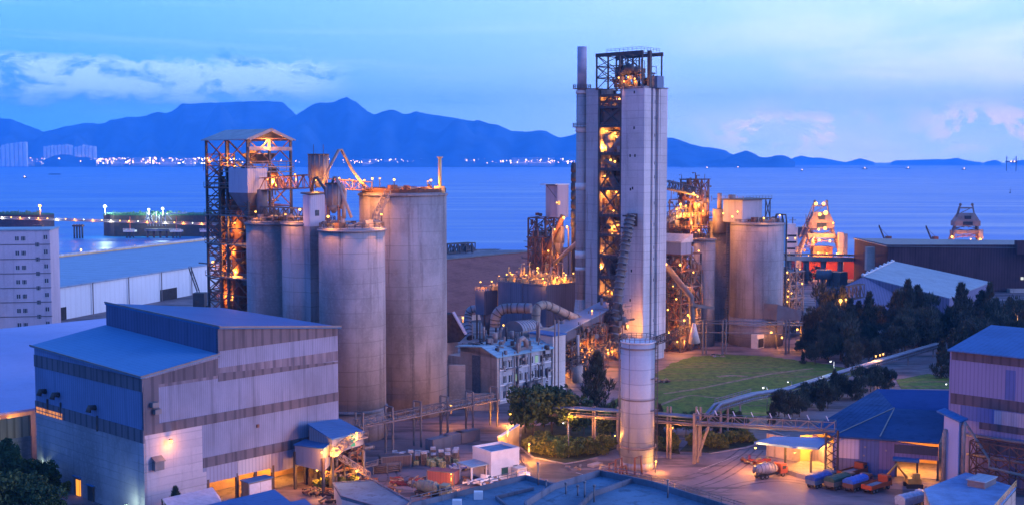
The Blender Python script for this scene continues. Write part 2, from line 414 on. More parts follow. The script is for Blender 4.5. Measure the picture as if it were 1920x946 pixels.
def kerb(pts, name, label):
    k = MB(); P = [g(*p, .0) for p in pts]
    for a_, b_ in zip(P, P[1:]): k.bar(a_ + UP * .08, b_ + UP * .08, .45, .18)
    tag(k.build(name, M['silo']), label, kind='structure')
kerb([(975, 838), (1000, 857), (1060, 869), (1090, 864), (1120, 857)], 'kerb', 'pale kerb round the planted bed by the white hut')
kerb([(1330, 850), (1400, 838), (1432, 828), (1480, 815)], 'kerb', 'curving pale kerb beside the road under the pipe truss')
kerb([(1470, 815), (1425, 800), (1395, 790)], 'kerb', 'pale kerb at the back edge of the road by the grass')
# far shore, airport lands
MB().prism([(-9500, 16200), (-2000, 15900), (1300, 15900), (1700, 16400), (1700, 21000), (-9500, 21000)], -8, 4).build('far_shore', m_plain('far land', (.04, .06, .08), .9, .3, .001))
tag(bpy.data.objects['far_shore'], 'low flat land across the water', kind='structure')
MB().prism([(2000, 14500), (4600, 14300), (4600, 14420), (2000, 14620)], -8, .5).build('breakwater', bpy.data.materials['far land'])
tag(bpy.data.objects['breakwater'], 'thin dark line of shore below the right hills', kind='structure')

# hills: each range a height field behind its own traced crest line
m_hill = m_plain('haze-blued wooded mountain side', (.022, .07, .13), .95, .75, .0022)  # bluish base colour carries part of the haze
m_isle = m_plain('haze-paled far island', (.07, .18, .30), .95, .2, .0016)  # paler blue puts the extra haze of distance into the colour
def hills(name, label, prof, Y, dfront, dback, base=SEA, seed=0, z_low=-10, fine=40):
    rnd = random.Random(seed); mb = MB(); mb.smooth = False
    xs = []; zs = []
    x0, x1 = prof[0][0], prof[-1][0]; n = int((x1 - x0) / 4) + 1
    for i in range(n + 1):
        px = x0 + (x1 - x0) * i / n
        for (a, ya), (b_, yb) in zip(prof, prof[1:]):
            if a <= px <= b_: py = ya + (yb - ya) * (px - a) / max(1e-6, b_ - a); break
        p = pt(px, py, Y); xs.append(p.x); zs.append(p.z + rnd.uniform(-fine, fine) * .12)
    rows = 14; idx = []
    ph = [rnd.uniform(0, 6.28) for _ in range(8)]
    for j in range(rows + 1):
        t = j / rows - .6                                           # -.6 .. .4 ; 0 = crest
        if t <= 0: k = -t / .6; yy = Y - dfront * k; fall = (1 - k) ** 1.25
        else: k = t / .4; yy = Y + dback * k; fall = (1 - k)
        row = []
        for i, (x, z) in enumerate(zip(xs, zs)):
            spur = 0 if k == 0 or k == 1 else (math.sin(x * .0021 + ph[0]) + .7 * math.sin(x * .0049 + ph[1] + j * .5) + .5 * math.sin(x * .011 + ph[2] - j * .4)) * .17 * (z - base) * math.sin(math.pi * k)
            zz = base - 6 + (z - base + 6) * fall + (spur - abs(spur) * 1.2 if t > -.2 else spur)
            row.append(((x * yy / Y), yy, min(zz, z) if k else z))
        idx.append(mb.addv(row))
    for j in range(rows):
        for i in range(n):
            mb.face([idx[j] + i, idx[j] + i + 1, idx[j + 1] + i + 1, idx[j + 1] + i], True)
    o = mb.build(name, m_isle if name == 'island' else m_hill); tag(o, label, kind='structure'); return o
hills('hills', 'long blue mountain ridge capped by cloud behind the steel hoist tower',
      [(-90, 200), (-40, 195), (0, 209), (17, 217), (50, 230), (82, 243), (100, 239), (137, 229), (167, 226), (183, 227), (207, 220), (230, 217), (263, 203), (293, 198), (313, 198), (337, 188), (367, 187), (417, 185), (467, 183), (500, 182), (530, 185), (540, 195), (555, 210), (600, 225), (700, 262), (800, 303)], 20000, 3500, 4000, seed=1)
hills('hills', 'pointed blue mountain falling away behind the chimney and tower',
      [(430, 303), (480, 262), (520, 232), (555, 207), (567, 198), (587, 187), (600, 181), (617, 177), (637, 174), (650, 175), (663, 182), (683, 193), (702, 201), (717, 197), (737, 195), (760, 203), (777, 202), (800, 207), (850, 215), (887, 222), (900, 219), (933, 230), (960, 242), (993, 242), (1023, 239), (1050, 247), (1080, 243), (1130, 238), (1190, 244), (1249, 254), (1268, 257), (1297, 268), (1321, 274), (1343, 274), (1360, 279), (1373, 287), (1385, 291), (1400, 303)], 18500, 2600, 4000, seed=2)
hills('hills', 'small blue headland hump where the far hills meet the open sea',
      [(1350, 303), (1373, 289), (1399, 280), (1410, 284), (1424, 293), (1438, 294.6), (1456, 290), (1470, 290), (1481, 295), (1491, 304)], 16500, 1200, 2500, seed=3, fine=15)
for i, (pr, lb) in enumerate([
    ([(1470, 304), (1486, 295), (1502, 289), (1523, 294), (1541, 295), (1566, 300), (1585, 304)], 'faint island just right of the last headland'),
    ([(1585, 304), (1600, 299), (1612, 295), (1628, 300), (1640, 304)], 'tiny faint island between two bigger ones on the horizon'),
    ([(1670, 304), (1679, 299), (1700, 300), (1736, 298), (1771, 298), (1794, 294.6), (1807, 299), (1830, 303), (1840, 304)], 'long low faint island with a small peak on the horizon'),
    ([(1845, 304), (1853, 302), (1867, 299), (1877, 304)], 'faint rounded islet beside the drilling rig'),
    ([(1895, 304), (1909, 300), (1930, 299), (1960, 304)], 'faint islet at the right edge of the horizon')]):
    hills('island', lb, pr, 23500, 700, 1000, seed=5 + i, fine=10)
# haze
hm = bpy.data.materials.new('haze'); hm.use_nodes = True; hn = NT(hm.node_tree)
hm.node_tree.nodes.remove(hm.node_tree.nodes['Principled BSDF'])
pvn = hn.new('ShaderNodeVolumePrincipled'); pvn.inputs['Color'].default_value = (.10, .50, 1, 1); pvn.inputs['Density'].default_value = HAZE = 6.0e-5
hn.link(pvn.outputs[0], hm.node_tree.nodes['Material Output'].inputs['Volume'])
hz = MB().box(-26000, 26000, -400, 25000, -16, 1400).build('haze', hm); tag(hz, 'thin blue evening haze over the water', kind='stuff')
# ================================================================ LAMPS
def orange(n, loc, P, parent, r=.25, col=(1.0, .34, .045)):
    l = bpy.data.lights.new('lamp_light', 'POINT'); l.energy = P * 2.0; l.color = col; l.shadow_soft_size = r
    o = bpy.data.objects.new('lamp_light', l); sc.collection.objects.link(o); o.parent = parent
    o.location = Vector(loc) - wloc(parent); return o
COLS = {'o': ((1.0, .34, .045), 'bulb_o'), 'w': ((.92, 1.0, .85), 'bulb_w'), 'g': ((.75, 1.0, .7), 'bulb_g')}
SOFFIT = M['steel']
def lamp(p, power, label, group=None, k='o', size=.32, pole=1.6, toward=(-.0, -1, 0), drop=.75, light=True):
    """a lamp on a short bracket or post: post, hood and bulb; the light sits just outside the bulb"""
    p = Vector(p); t = empty('lamp', p - UP * pole, label, 'lamp', group); col, bm = COLS[k]
    MB().bar(p - UP * pole, p + UP * .25, .14).build('post', M['steel'], t)
    hd = Vector(toward).normalized() * .35
    MB().prism([(p.x - .3, p.y - .3), (p.x + .3, p.y - .3), (p.x + .3, p.y + .3), (p.x - .3, p.y + .3)], p.z + size * .9, p.z + size * .9 + .12).build('hood', M['steel_grey'], t)
    MB().ball(p + hd * .3, size * .82, 8, 6).build('bulb', M[bm], t)
    if light: orange('l', p + hd * (2.0 if drop < 1 else 1.0) - UP * drop, power, t, .3, col)
    return t
def street(p, h, power, label, group=None, k='w', size=.3, arm=(-1.2, -.6)):
    p = Vector(p); t = empty('street_lamp', p, label, 'street lamp', group); col, bm = COLS[k]
    q = p + UP * h; e_ = q + Vector((arm[0], arm[1], .15))
    MB().tube([p, q], [.13, .08], 8).tube([q - UP * .05, q.lerp(e_, .5) + UP * .15, e_], .06, 6).build('pole', M['steel_grey'], t)
    MB().bar(e_ + Vector((-arm[0], -arm[1], 0)) * .15, e_ + Vector((arm[0], arm[1], 0)) * .3, .4, .15).build('lamp_head', M['steel_grey'], t)
    MB().ball(e_ - UP * .2, size, 8, 6).build('bulb', M[bm], t)
    orange('l', e_ - UP * (.2 + size + .4), power, t, .25, col); return t

# ================================================================ steel frame tower used for several plants
def frame(mb_post, mb_br, o, a, b, z0, z1, nl, w=.5, wb=.25, u=U, v=V, nu=1, nv=1, brace=True, seed=0):
    o = Vector((o[0], o[1], 0)); rnd = random.Random(seed)
    zs = [z0 + (z1 - z0) * i / nl for i in range(nl + 1)]
    cols = [(i, j) for i in range(nu + 1) for j in range(nv + 1) if i in (0, nu) or j in (0, nv)]
    def q(i, j): return o + u * a * i / nu + v * b * j / nv
    for i, j in cols: mb_post.bar(q(i, j) + UP * z0, q(i, j) + UP * z1, w)
    edges = [((i, 0), (i + 1, 0)) for i in range(nu)] + [((i, nv), (i + 1, nv)) for i in range(nu)] + [((0, j), (0, j + 1)) for j in range(nv)] + [((nu, j), (nu, j + 1)) for j in range(nv)]
    for c1, c2 in edges:
        p, r_ = q(*c1), q(*c2)
        for k, z in enumerate(zs):
            mb_br.bar(p + UP * z, r_ + UP * z, wb * 1.3, wb * 1.3)
            if brace and k < nl:
                if rnd.random() < .8: mb_br.bar(p + UP * z, r_ + UP * zs[k + 1], wb)
                if rnd.random() < .8: mb_br.bar(r_ + UP * z, p + UP * zs[k + 1], wb)
    return zs
def clutter(par, o, a, b, z0, z1, n, seed, mats=('steel', 'steel_red', 'duct_dark', 'steel_grey')):
    """small pipes, ladders, boxes and beams filling a bay of plant, one mesh per material"""
    rnd = random.Random(seed)
    for mi, mt in enumerate(mats):
        m_ = MB()
        for i in range(n):
            p = S(o, rnd.uniform(0, a), rnd.uniform(0, b), rnd.uniform(z0, z1)); k = rnd.random()
            if k < .4: m_.bar(p, p + rnd.choice((U, V, UP)) * rnd.uniform(1, 4.5), rnd.choice((.12, .18, .3)))
            elif k < .7: e_ = p + rnd.choice((U, V, UP, UP)) * rnd.uniform(1.5, 5); m_.tube([p, e_, e_ + rnd.choice((U, V, UP)) * rnd.uniform(.5, 2)], rnd.choice((.12, .2, .35)), 6)
            elif k < .85: w_ = rnd.uniform(.4, 1.6); m_.ubox(p, w_, rnd.uniform(.4, 1.6), p.z, p.z + rnd.uniform(.4, 1.8))
            elif k < .93: m_.cyl(p, rnd.uniform(.3, .9), p.z, p.z + rnd.uniform(1, 3), 10)
            else: m_.rail([p, p + (U if rnd.random() < .5 else V) * rnd.uniform(2, 5)], 1.1, 1.2, .08)
        m_.build(['beams', 'pipework', 'machinery', 'gratings'][mi % 4], M[mt], par)['kind'] = 'stuff'
def S(o, a, b, z=0.0): return Vector((o[0], o[1], 0)) + U * a + V * b + UP * z

# ================================================================ BIG RIBBED HALL, front left
A = g(259, 985)
A = Vector((-66.7, 219, 0))
hall = empty('factory_hall', A, 'large blue-grey ribbed hall with a raised roof section and one lamp-lit corner wall', 'factory hall')
LU, LV, MS = 45.0, 41.5, 16.0                                  # length along u, along v, start of the raised part
def He(s): return 26.2 + .135 * s                               # eave height along the front
bsU = [(24.3, 30, (.13, .12, .15)), (17.0, 19.3, (.14, .13, .16)), (6.9, 9.0, (.13, .125, .16))]
m_front = m_corr('hall front sheeting', (.19, .22, .33), U, .45, .5, [(24.0, 26.0)], (.15, .135, .17), .5)
m_front2 = m_corr('hall upper sheeting', (.21, .25, .35), U, .45, .5, [], (.15, .135, .17), .5)
m_band = m_corr('weathered bare sheeting band', (.125, .115, .14), U, 2.2, .7, dirt=.5, ridge=.35)
m_bandv = m_corr('weathered bare side band', (.13, .125, .16), V, 2.2, .7, dirt=.5, ridge=.35)
m_side = m_corr('hall side sheeting', (.13, .19, .34), V, .8, .5, dirt=.35)
m_conc = m_concrete('hall concrete wall', (.36, .34, .40), .72, 1.5, .55, .22)
m_concd = m_concrete('hall grey concrete side wall', (.30, .30, .36), .55, 1.5, .7, .25)
T = .5
# front wall: two openings near the right end
def wall_u(mb, a0, a1, z0, z1, off=0.0, t=T):
    zz1 = z1 if isinstance(z1, (list, tuple)) else [z1, z1, z1, z1]
    p = [S(A, a0, off), S(A, a1, off), S(A, a1, off + t), S(A, a0, off + t)]
    return mb.prism([(q.x, q.y) for q in p], z0, zz1)
mw = MB()
wall_u(mw, 0, MS, 16.8, [He(0), He(MS), He(MS), He(0)]); wall_u(mw, MS, LU, 8.0, [33.5, 30.6, 30.6, 33.5])
wall_u(mw, 12, MS, 6.6, 16.8); mw.build('front_cladding', m_front, hall)
mw = MB(); wall_u(mw, 0, 12.2, 0, 16.8, -.05)
wall_u(mw, 12.2, 13.0, 0, 6.6, -.04)
mw.build('concrete_wall', m_conc, hall)
mw = MB(); wall_u(mw, 13.0, 19.8, 4.3, 8.0, -.02); wall_u(mw, 28, LU, 3.6, 8.0, -.02); wall_u(mw, 19.8, 28, 4.6, 8.0, .02)
wall_u(mw, 36.5, LU, 0, 3.6, 0)
mw.build('lower_cladding', m_corr('hall lower sheeting', (.24, .25, .35), U, .8, .5, dirt=.3), hall)
wall_u(MB(), 20.0, 27.8, 4.5, 8.0, -.06).build('new_sheet_panel', m_corr('newer pale sheeting', (.38, .37, .41), U, .8, .5, dirt=.1), hall)
mw = MB()
wall_u(mw, 0, MS, 24.6, [25.6 + .3, He(MS) - .5, He(MS) - .5, 25.9], -.09); wall_u(mw, 0, LU, 15.6, 17.4, -.12)
wall_u(mw, MS + .0, LU, 23.4, [25.0, 23.8, 23.8, 25.0], -.09); wall_u(mw, 12.3, LU, 7.4, 9.3, -.12)
wall_u(mw, MS, LU, 29.2, [33.6, 30.8, 30.8, 33.6], -.1)
mw.ubox(S(A, .0, -.1), 3.2, .3, 17.4, 24.6)
mw.build('bare_band', m_band, hall)
# left (v) wall
mw = MB(); mw.ubox(A, T, LV, 15.0, [He(0), He(0), 27.7, 27.7]); mw.build('side_cladding', m_side, hall)
mw = MB(); mw.ubox(S(A, -.05, -.05), T, LV + .1, 0, 15.0); mw.build('side_concrete_wall', m_concd, hall)
mw = MB(); mw.ubox(S(A, -.12, -.1), .3, LV + .15, 23.6, 26.0); mw.ubox(S(A, -.14, -.1), .3, LV + .15, 14.2, 16.6); mw.build('side_bare_band', m_bandv, hall)
m_lit = m_emit('lit strip window', (1.0, .36, .14), .75)
wst = MB(); wst.ubox(S(A, -.2, LV - 11.5), .2, 11, 14.2, 15.4); wst = wst.build('window', m_lit, hall); wst['label'] = 'orange lit strip window'
mb = MB()
for i in range(9): mb.ubox(S(A, -.26, LV - 11.5 + i * 1.37), .1, .12, 14.2, 15.4)
mb.ubox(S(A, -.3, LV - 11.6), .1, 11.2, 14.72, 14.86)
mb.build('sash', M['steel_grey'], wst)
# roofs
q = lambda a, b, z: tuple(S(A, a, b, z))
mw = MB(); e0 = -.7
mw.prism([q(e0, e0, 0)[:2], q(MS, e0, 0)[:2], q(MS, LV + .5, 0)[:2], q(e0, LV + .5, 0)[:2]], [26.2, 28.5, 30.2, 27.6], [26.45, 28.75, 30.45, 27.85])
mw.build('low_roof', m_corr('hall low roof sheeting', (.09, .23, .40), U, 1.0, .65, dirt=.12, ridge=.08), hall)
mw = MB(); mw.prism([q(MS, -.6, 0)[:2], q(LU + .5, -.6, 0)[:2], q(LU + .5, LV + .5, 0)[:2], q(MS, LV + .5, 0)[:2]], [33.5, 30.7, 31.2, 34.8], [33.8, 31.0, 31.5, 35.1])
mw.build('raised_roof', m_corr('hall raised roof sheeting', (.05, .15, .32), V, 1.0, .65, dirt=.12, ridge=.06), hall)
mw = MB(); mw.ubox(S(A, MS, 0), .4, LV, [28.0] * 4, [33.5, 33.5, 34.8, 34.8]); mw.build('clerestory_wall', m_corr('clerestory sheeting', (.09, .11, .20), V, 1.1, .6, dirt=.3), hall)
mw = MB(); mw.ubox(S(A, LU - .4, .5), .4, LV - .5, 0, 31); mw.ubox(S(A, .5, LV - .4), LU - .5, .4, 0, [27.5, 31.2, 31.2, 27.5]); mw.build('back_wall', m_side, hall)
mw = MB(); mw.bar(q(MS, -.65, 33.9), q(LU + .5, -.65, 31.1), .2, .35); mw.bar(q(e0, e0, 26.5), q(MS, e0, 28.8), .2, .3); mw.bar(q(e0, e0, 26.5), q(e0, LV + .5, 27.9), .2, .3); mw.bar(q(MS, -.6, 34), q(MS, LV + .5, 35.3), .25, .3)
mw.build('gutter', M['steel_grey'], hall)
mw = MB(); mw.ubox(S(A, .6, .6), LU - 1.2, LV - 1.2, -.1, .05); mw.build('inner_floor', M['silo'], hall)
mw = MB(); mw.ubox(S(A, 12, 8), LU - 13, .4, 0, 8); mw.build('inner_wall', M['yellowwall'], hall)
for a_ in (13.1, 19.7, 24.0, 28.1, 36.3): MB().ubox(S(A, a_, -.05), .5, .6, 0, 5).build('door_post', M['steel'], hall)
for z_, a_ in ((11.0, 1.0),):
    h_ = MB(); h_.ubox(S(A, 1.5, -1.2), 1.9, 1.1, 9.0, 10.6); h_.prism([tuple(S(A, 1.4, -1.5))[:2], tuple(S(A, 3.5, -1.5))[:2], tuple(S(A, 3.5, -.1))[:2], tuple(S(A, 1.4, -.1))[:2]], [10.6, 10.6, 11.3, 11.3], [10.75, 10.75, 11.5, 11.5])
    h_.build('vent_hood', M['steel_grey'], hall)
for a_, z_ in ((1.4, 20.6), (1.9, 19.3)): MB().ubox(S(A, a_, -1.0), 1.3, .9, z_, z_ + .9).build('fan_box', M['steel_grey'], hall)
MB().ubox(S(A, 24.5, -.3), .5, .3, 13.2, 13.8).build('junction_box', M['steel_red'], hall)
for b_, z_ in ((37, 19.0), (31.5, 19.0), (17.2, 18.4)):
    h_ = MB(); h_.tube([S(A, 0, b_, z_), S(A, -1.2, b_, z_ + .2), S(A, -1.5, b_, z_ - .7)], .55, 10); h_.ubox(S(A, -.3, b_ - .9), .3, .25, z_ - 4.4, z_ - 1.4); h_.build('exhaust_hood', M['steel'], hall)
lamp(S(A, 4.9, -1.0, 13.9), 420, 'amber lamp shining on the concrete corner wall of the big ribbed hall', size=.4, pole=.3, toward=-V, drop=.9)
for a_, b_, P_ in ((15, 5, 500), (24, 4, 800), (33, 5, 900)):
    orange('l', S(A, a_, b_, 3.6), P_, hall, .4)
# cabinet pair in front of the opening, and stored racks
cb = empty('storage_cabinet', S(A, 21.5, -2.6), 'white two-door steel container standing in the hall opening', 'cabinet')
MB().ubox(S(A, 20.5, -2.8), 5.5, 2.4, 0, 3.4).build('body', M['steel_grey'], cb)
for k in (0, 1): MB().ubox(S(A, 20.7 + k * 2.6, -2.86), 2.5, .06, .3, 3.1).build('door', m_plain('cabinet door', (.45, .45, .52), .5, .1), cb)
MB().ubox(S(A, 20.3, -3.0), 5.9, 2.8, 3.4, 3.6).build('top_cover', M['roof_blue'], cb)

# ================================================================ LOW PALE SHED behind, and lit fence wall
P0 = S(A, 0, 53.5)
sh = empty('storage_shed', P0, 'low shed with a very broad smooth lavender roof behind the big hall', 'shed')
MB().ubox(S(P0, -70, 0), 66 + 70, 99, [12.0] * 4, [12.5, 12.5, 16.6, 16.6]).build('roof', m_corr('lavender roof sheeting', (.36, .39, .60), V, 1.5, .6, dirt=.10, ridge=.04), sh)
MB().ubox(S(P0, 66, 46), 46, 53, [14.0] * 4, [14.4, 14.4, 16.6, 16.6]).build('roof_extension', bpy.data.materials['lavender roof sheeting'], sh)
MB().ubox(S(P0, -69, 1), 134, .5, 0, 12).build('wall', M['officew'], sh)
for i in range(24):
    pass
fw = empty('boundary_wall', S(P0, -10, -3), 'ribbed sheet fence glowing orange behind the bushes at the hall corner', 'wall')
MB().ubox(S(P0, -30, -1.2), 34, .25, 7.0, 11.4).build('sheet_fence', m_corr('tan sheet fence', (.50, .33, .20), U, 1.6, .7, dirt=.4, ridge=.4), fw)
MB().ubox(S(P0, -30, -1.4), 34, .6, 0, 7.0).build('retaining_wall', M['office'], fw)
lamp(pt(9, 796, 255.0), 1500, 'amber lamp on the ribbed fence at the far left edge', size=.4, pole=.5, toward=-V)
street(g(12, 868), 9, 300, 'lamp post in the bushes below the ribbed fence', k='o', size=.25)

# ================================================================ OFFICE BLOCK left with many small windows
ob = g(98, 612); OX = xat(98, 470, 0); OB = Vector((OX, 470, 0))
off = empty('office_block', OB, 'pale lavender block of flats-like offices with rows of small dark windows', 'office block')
du = Vector((-.985, -.17, 0)); dv = Vector((-.17, .985, 0))
ztop = zat(432, 470)
def ob2(mb, a0, a1, b0, b1, z0, z1):
    P_ = [OB + du * a0 + dv * b0, OB + du * a1 + dv * b0, OB + du * a1 + dv * b1, OB + du * a0 + dv * b1]
    return mb.prism([(p.x, p.y) for p in P_], z0, z1)
ob2(MB(), 0, 55, 0, 18, 0, ztop).build('wall', M['block'], off)
ob2(MB(), -.4, 55.4, -.4, 18.4, ztop, ztop + .5).build('roof', M['roof_pale'], off)
sp = (ztop) / 7.0
for k in range(7):
    z = ztop - (k + 1) * sp
    ob2(MB(), -.15, 55, -.15, .0, z + .1, z + .4).build('ledge', M['steel_grey'], off)
mg = m_plain('small window glass', (.05, .06, .08), .3, .2)
for k in range(7):
    zb = ztop - k * sp
    for a_, w_, dz in ((11.3, 1.3, 2.2), (9.6, .8, 2.2), (8.9, .8, 2.2), (4.6, .7, 4.6), (3.9, .7, 4.6), (.9, 1.3, 1.8), (19.2, .8, 2.6), (20.2, .8, 2.6), (25, .8, 2.2)):
        f_ = MB(); ob2(f_, a_, a_ + w_, -.06, .02, zb - dz - 1.6, zb - dz); f_ = f_.build('window', mg, off)
        f2 = MB(); ob2(f2, a_ + w_ * .45, a_ + w_ * .55, -.09, .0, zb - dz - 1.6, zb - dz); ob2(f2, a_ - .1, a_ + w_ + .1, -.12, 0, zb - dz - 1.75, zb - dz - 1.6); f2.build('sash', M['white'], f_)

# ================================================================ LONG WHITE WAREHOUSE behind the steel tower
WO = pt(98, 500, 497); WO = Vector((xat(98, 497, 0), 497, 0))
wu = (Vector((xat(390, 612, 0), 612, 0)) - WO).normalized(); wv = Vector((-wu.y, wu.x, 0))
wh = empty('warehouse', WO, 'long white warehouse with a wide pale ribbed roof at the waterfront', 'warehouse')
z0_, z1_ = zat(545, 497), zat(497, 612)
def wbx(mb, a0, a1, b0, b1, za, zb, zc, zd, lo):
    P_ = [WO + wu * a0 + wv * b0, WO + wu * a1 + wv * b0, WO + wu * a1 + wv * b1, WO + wu * a0 + wv * b1]
    return mb.prism([(p.x, p.y) for p in P_], lo, [za, zb, zc, zd])
wbx(MB(), -60, 300, 0, .6, 13.2, 13.2, 13.2, 13.2, 0).build('wall', m_corr('white wall sheeting', (.58, .66, .72), wu, 3.4, .5, dirt=.1, ridge=.06), wh)
L_ = [13.3] * 4
wbx(MB(), -61, 301, -.8, 88, 13.9, 13.9, 15.2, 15.2, L_).build('roof', m_corr('warehouse roof sheeting', (.24, .33, .44), wu, 8.6, .5, dirt=.2, ridge=.02, seams=8.6), wh)
wbx(MB(), -61, 301, 88, 90, 16.8, 16.8, 16.8, 16.8, 13).build('parapet', M['officew'], wh)
wbx(MB(), -60, 300, 87.5, 88, 15.9, 15.9, 15.9, 15.9, 15.3).build('ridge_vent', M['yellowwall'], wh)
wbx(MB(), -60, 300, 89, 89.6, 13, 13, 13, 13, 0).build('far_wall', M['officew'], wh)
for i in range(14):
    a_ = -52 + 26 * i; p = WO + wu * a_ - wv * .9
    MB().bar(p, p + UP * 13.6, .35).build('downpipe', M['steel_grey'], wh)
for a_, L2 in ((2, 7), (78, 14), (132, 12)):
    wbx(MB(), a_, a_ + L2, -.15, .1, 5.2, 5.2, 5.2, 5.2, 0).build('doorway', M['dark'], wh)
# ================================================================ SILOS, left group
def silo(px0, px1, Y, ytop, name_label, z_base=0, mat='silo', seed=0, roofh=.8, group='tall concrete silos behind the ribbed hall'):
    X = xat((px0 + px1) / 2, Y, 25); r = (xat(px1, Y, 25) - xat(px0, Y, 25)) / 2; zt = zat(ytop, Y)
    t = empty('silo', (X, Y, 0), name_label, 'silo', group)
    MB().cyl((X, Y), r, z_base, zt, 64).build('shell', M[mat], t)
    MB().cyl((X, Y), r + .35, zt, zt + .5, 64).cyl((X, Y), r * .99, zt + .5, zt + roofh, 48).build('roof_slab', M['silo_dark'], t)
    if z_base: MB().cyl((X, Y), r * .93, 0, z_base, 48).build('base', M['silo_dark'], t)
    return t, X, Y, r, zt
def rail_ring(t, c, r, z, a0=0, a1=360, n=28, mat='steel'):
    P_ = [Vector((c[0] + r * math.cos(R(a0 + (a1 - a0) * k / n)), c[1] + r * math.sin(R(a0 + (a1 - a0) * k / n)), z)) for k in range(n + 1)]
    MB().rail(P_, 1.2, 2.2, .1).build('railing', M[mat], t)
big, BX, BY, BR, BZ = silo(676, 838, 317, 366, 'tallest and widest concrete silo with a lamp-lit railed top')
rail_ring(big, (BX, BY), BR - .2, BZ + .6, mat='steel_red')
fs, FX, FY, FR, FZ = silo(600, 723, 287, 432, 'front concrete silo standing over a dark base beside the ribbed hall', 7.2)
rail_ring(fs, (FX, FY), FR - .2, FZ + .6)
MB().ring((FX, FY), FR + .1, 7.3, .5, 48).build('lower_ring', M['silo_dark'], fs)
s2, X2, Y2, R2, Z2 = silo(531, 632, 300, 420, 'narrow bluish silo with the lift shaft against it, middle of the rear pair')
s1, X1, Y1, R1, Z1 = silo(465, 560, 312, 420, 'narrow bluish silo nearest the steel hoist tower')
rail_ring(s2, (X2, Y2), R2 - .2, Z2 + .6); rail_ring(s1, (X1, Y1), R1 - .2, Z1 + .6)
# lift shaft in front of silo 2
Ys = 291.5; xa, xb, xc = xat(567, Ys, 40), xat(582, Ys, 40), xat(606, Ys, 40); zt = zat(366, Ys)
ls = empty('lift_shaft', (xb, Ys, 0), 'square blue sheet-metal shaft rising between two silos', 'lift shaft')
o = Vector((xb, Ys, 0))
MB().ubox(o, 4.6, 2.6, zat(425, Ys), zt).build('clad_head', m_corr('shaft sheeting', (.36, .38, .50), U, .6, .5), ls)
MB().ubox(S(o, .1, .1), 4.4, 2.4, 0, zat(425, Ys)).build('shaft', M['silo_dark'], ls)
MB().prism([tuple(S(o, -.4, -.4))[:2], tuple(S(o, 5, -.4))[:2], tuple(S(o, 5, 3))[:2], tuple(S(o, -.4, 3))[:2]], [zt, zt + .2, zt + .5, zt + .3], [zt + .3, zt + .5, zt + .8, zt + .6]).build('roof', M['steel'], ls)
MB().ubox(S(o, 1.6, -.06), 1.2, .06, zt - 5, zt - 3.6).build('window', M['glass'], ls)
# --- top gear on the front silo
def gear(t, cx, cy, r, z, n, seed, mat=('steel_grey', 'steel_red', 'duct')):
    rnd = random.Random(seed)
    for i in range(n):
        a = rnd.uniform(0, 6.28); q_ = r * math.sqrt(rnd.random()) * .8; x, y = cx + q_ * math.cos(a), cy + q_ * math.sin(a)
        m_ = M[rnd.choice(mat)]; k = rnd.random(); b = MB()
        if k < .35: w1, w2, h = rnd.uniform(.8, 2.2), rnd.uniform(.8, 1.6), rnd.uniform(.8, 1.8); b.ubox((x, y, 0), w1, w2, z, z + h).build('equipment_box', m_, t)
        elif k < .65: b.cyl((x, y), rnd.uniform(.3, .6), z, z + rnd.uniform(1, 2.4), 12).build('vent_pipe', m_, t)
        else:
            q2 = Vector((x, y, z + rnd.uniform(.5, 1.3))); e_ = q2 + (U if rnd.random() < .5 else V) * rnd.uniform(2, 5)
            b.tube([q2 - UP * .5, q2, e_, e_ - UP * .5], .22, 8).build('pipe', m_, t)
gear(fs, FX, FY, FR, FZ + .8, 22, 3); gear(big, BX, BY, BR, BZ + .8, 26, 4, ('steel_red', 'steel_red', 'duct')); gear(s2, X2, Y2, R2, Z2 + .8, 10, 5); gear(s1, X1, Y1, R1, Z1 + .8, 10, 6)
# red beam ring on the big silo top
mb = MB()
for k in range(10):
    a_ = math.pi * 2 * k / 10; c_ = Vector((BX, BY, BZ + 1.3)); e_ = c_ + Vector((math.cos(a_), math.sin(a_), 0)) * (BR - .8); mb.bar(c_, e_, .3, .6)
mb.ring((BX, BY), BR - .9, BZ + 1.2, .35, 32, .9); mb.build('roof_beams', M['steel_red'], big)
# mast on the big silo
px_ = xat(825, 314, 60); MB().cyl((px_, 314), .45, BZ + .6, zat(296, 314), 12).cyl((px_, 314), .8, zat(296, 314), zat(294, 314), 12).build('vent_mast', M['yellowwall'], big)
mb = MB(); ya = zat(352, 314)
mb.box(px_ - 1.4, px_ + 1.2, 313, 315, BZ + .6, BZ + 2.4).build('mast_base', M['yellowwall'], big)
# inclined stair between front silo top and big silo
mb = MB(); a_ = pt(703, 412, 300); b_ = pt(727, 366, 306)
mb.truss(a_, b_, 1.1, 1.6, 1.3, .14)
for i in range(16): p = a_.lerp(b_, i / 15); mb.bar(p - U * .7, p + U * .7, .25, .1)
st = tag(mb.build('staircase', M['duct']), 'slanting pale steel stair between the front silo top and the tallest silo', 'staircase')
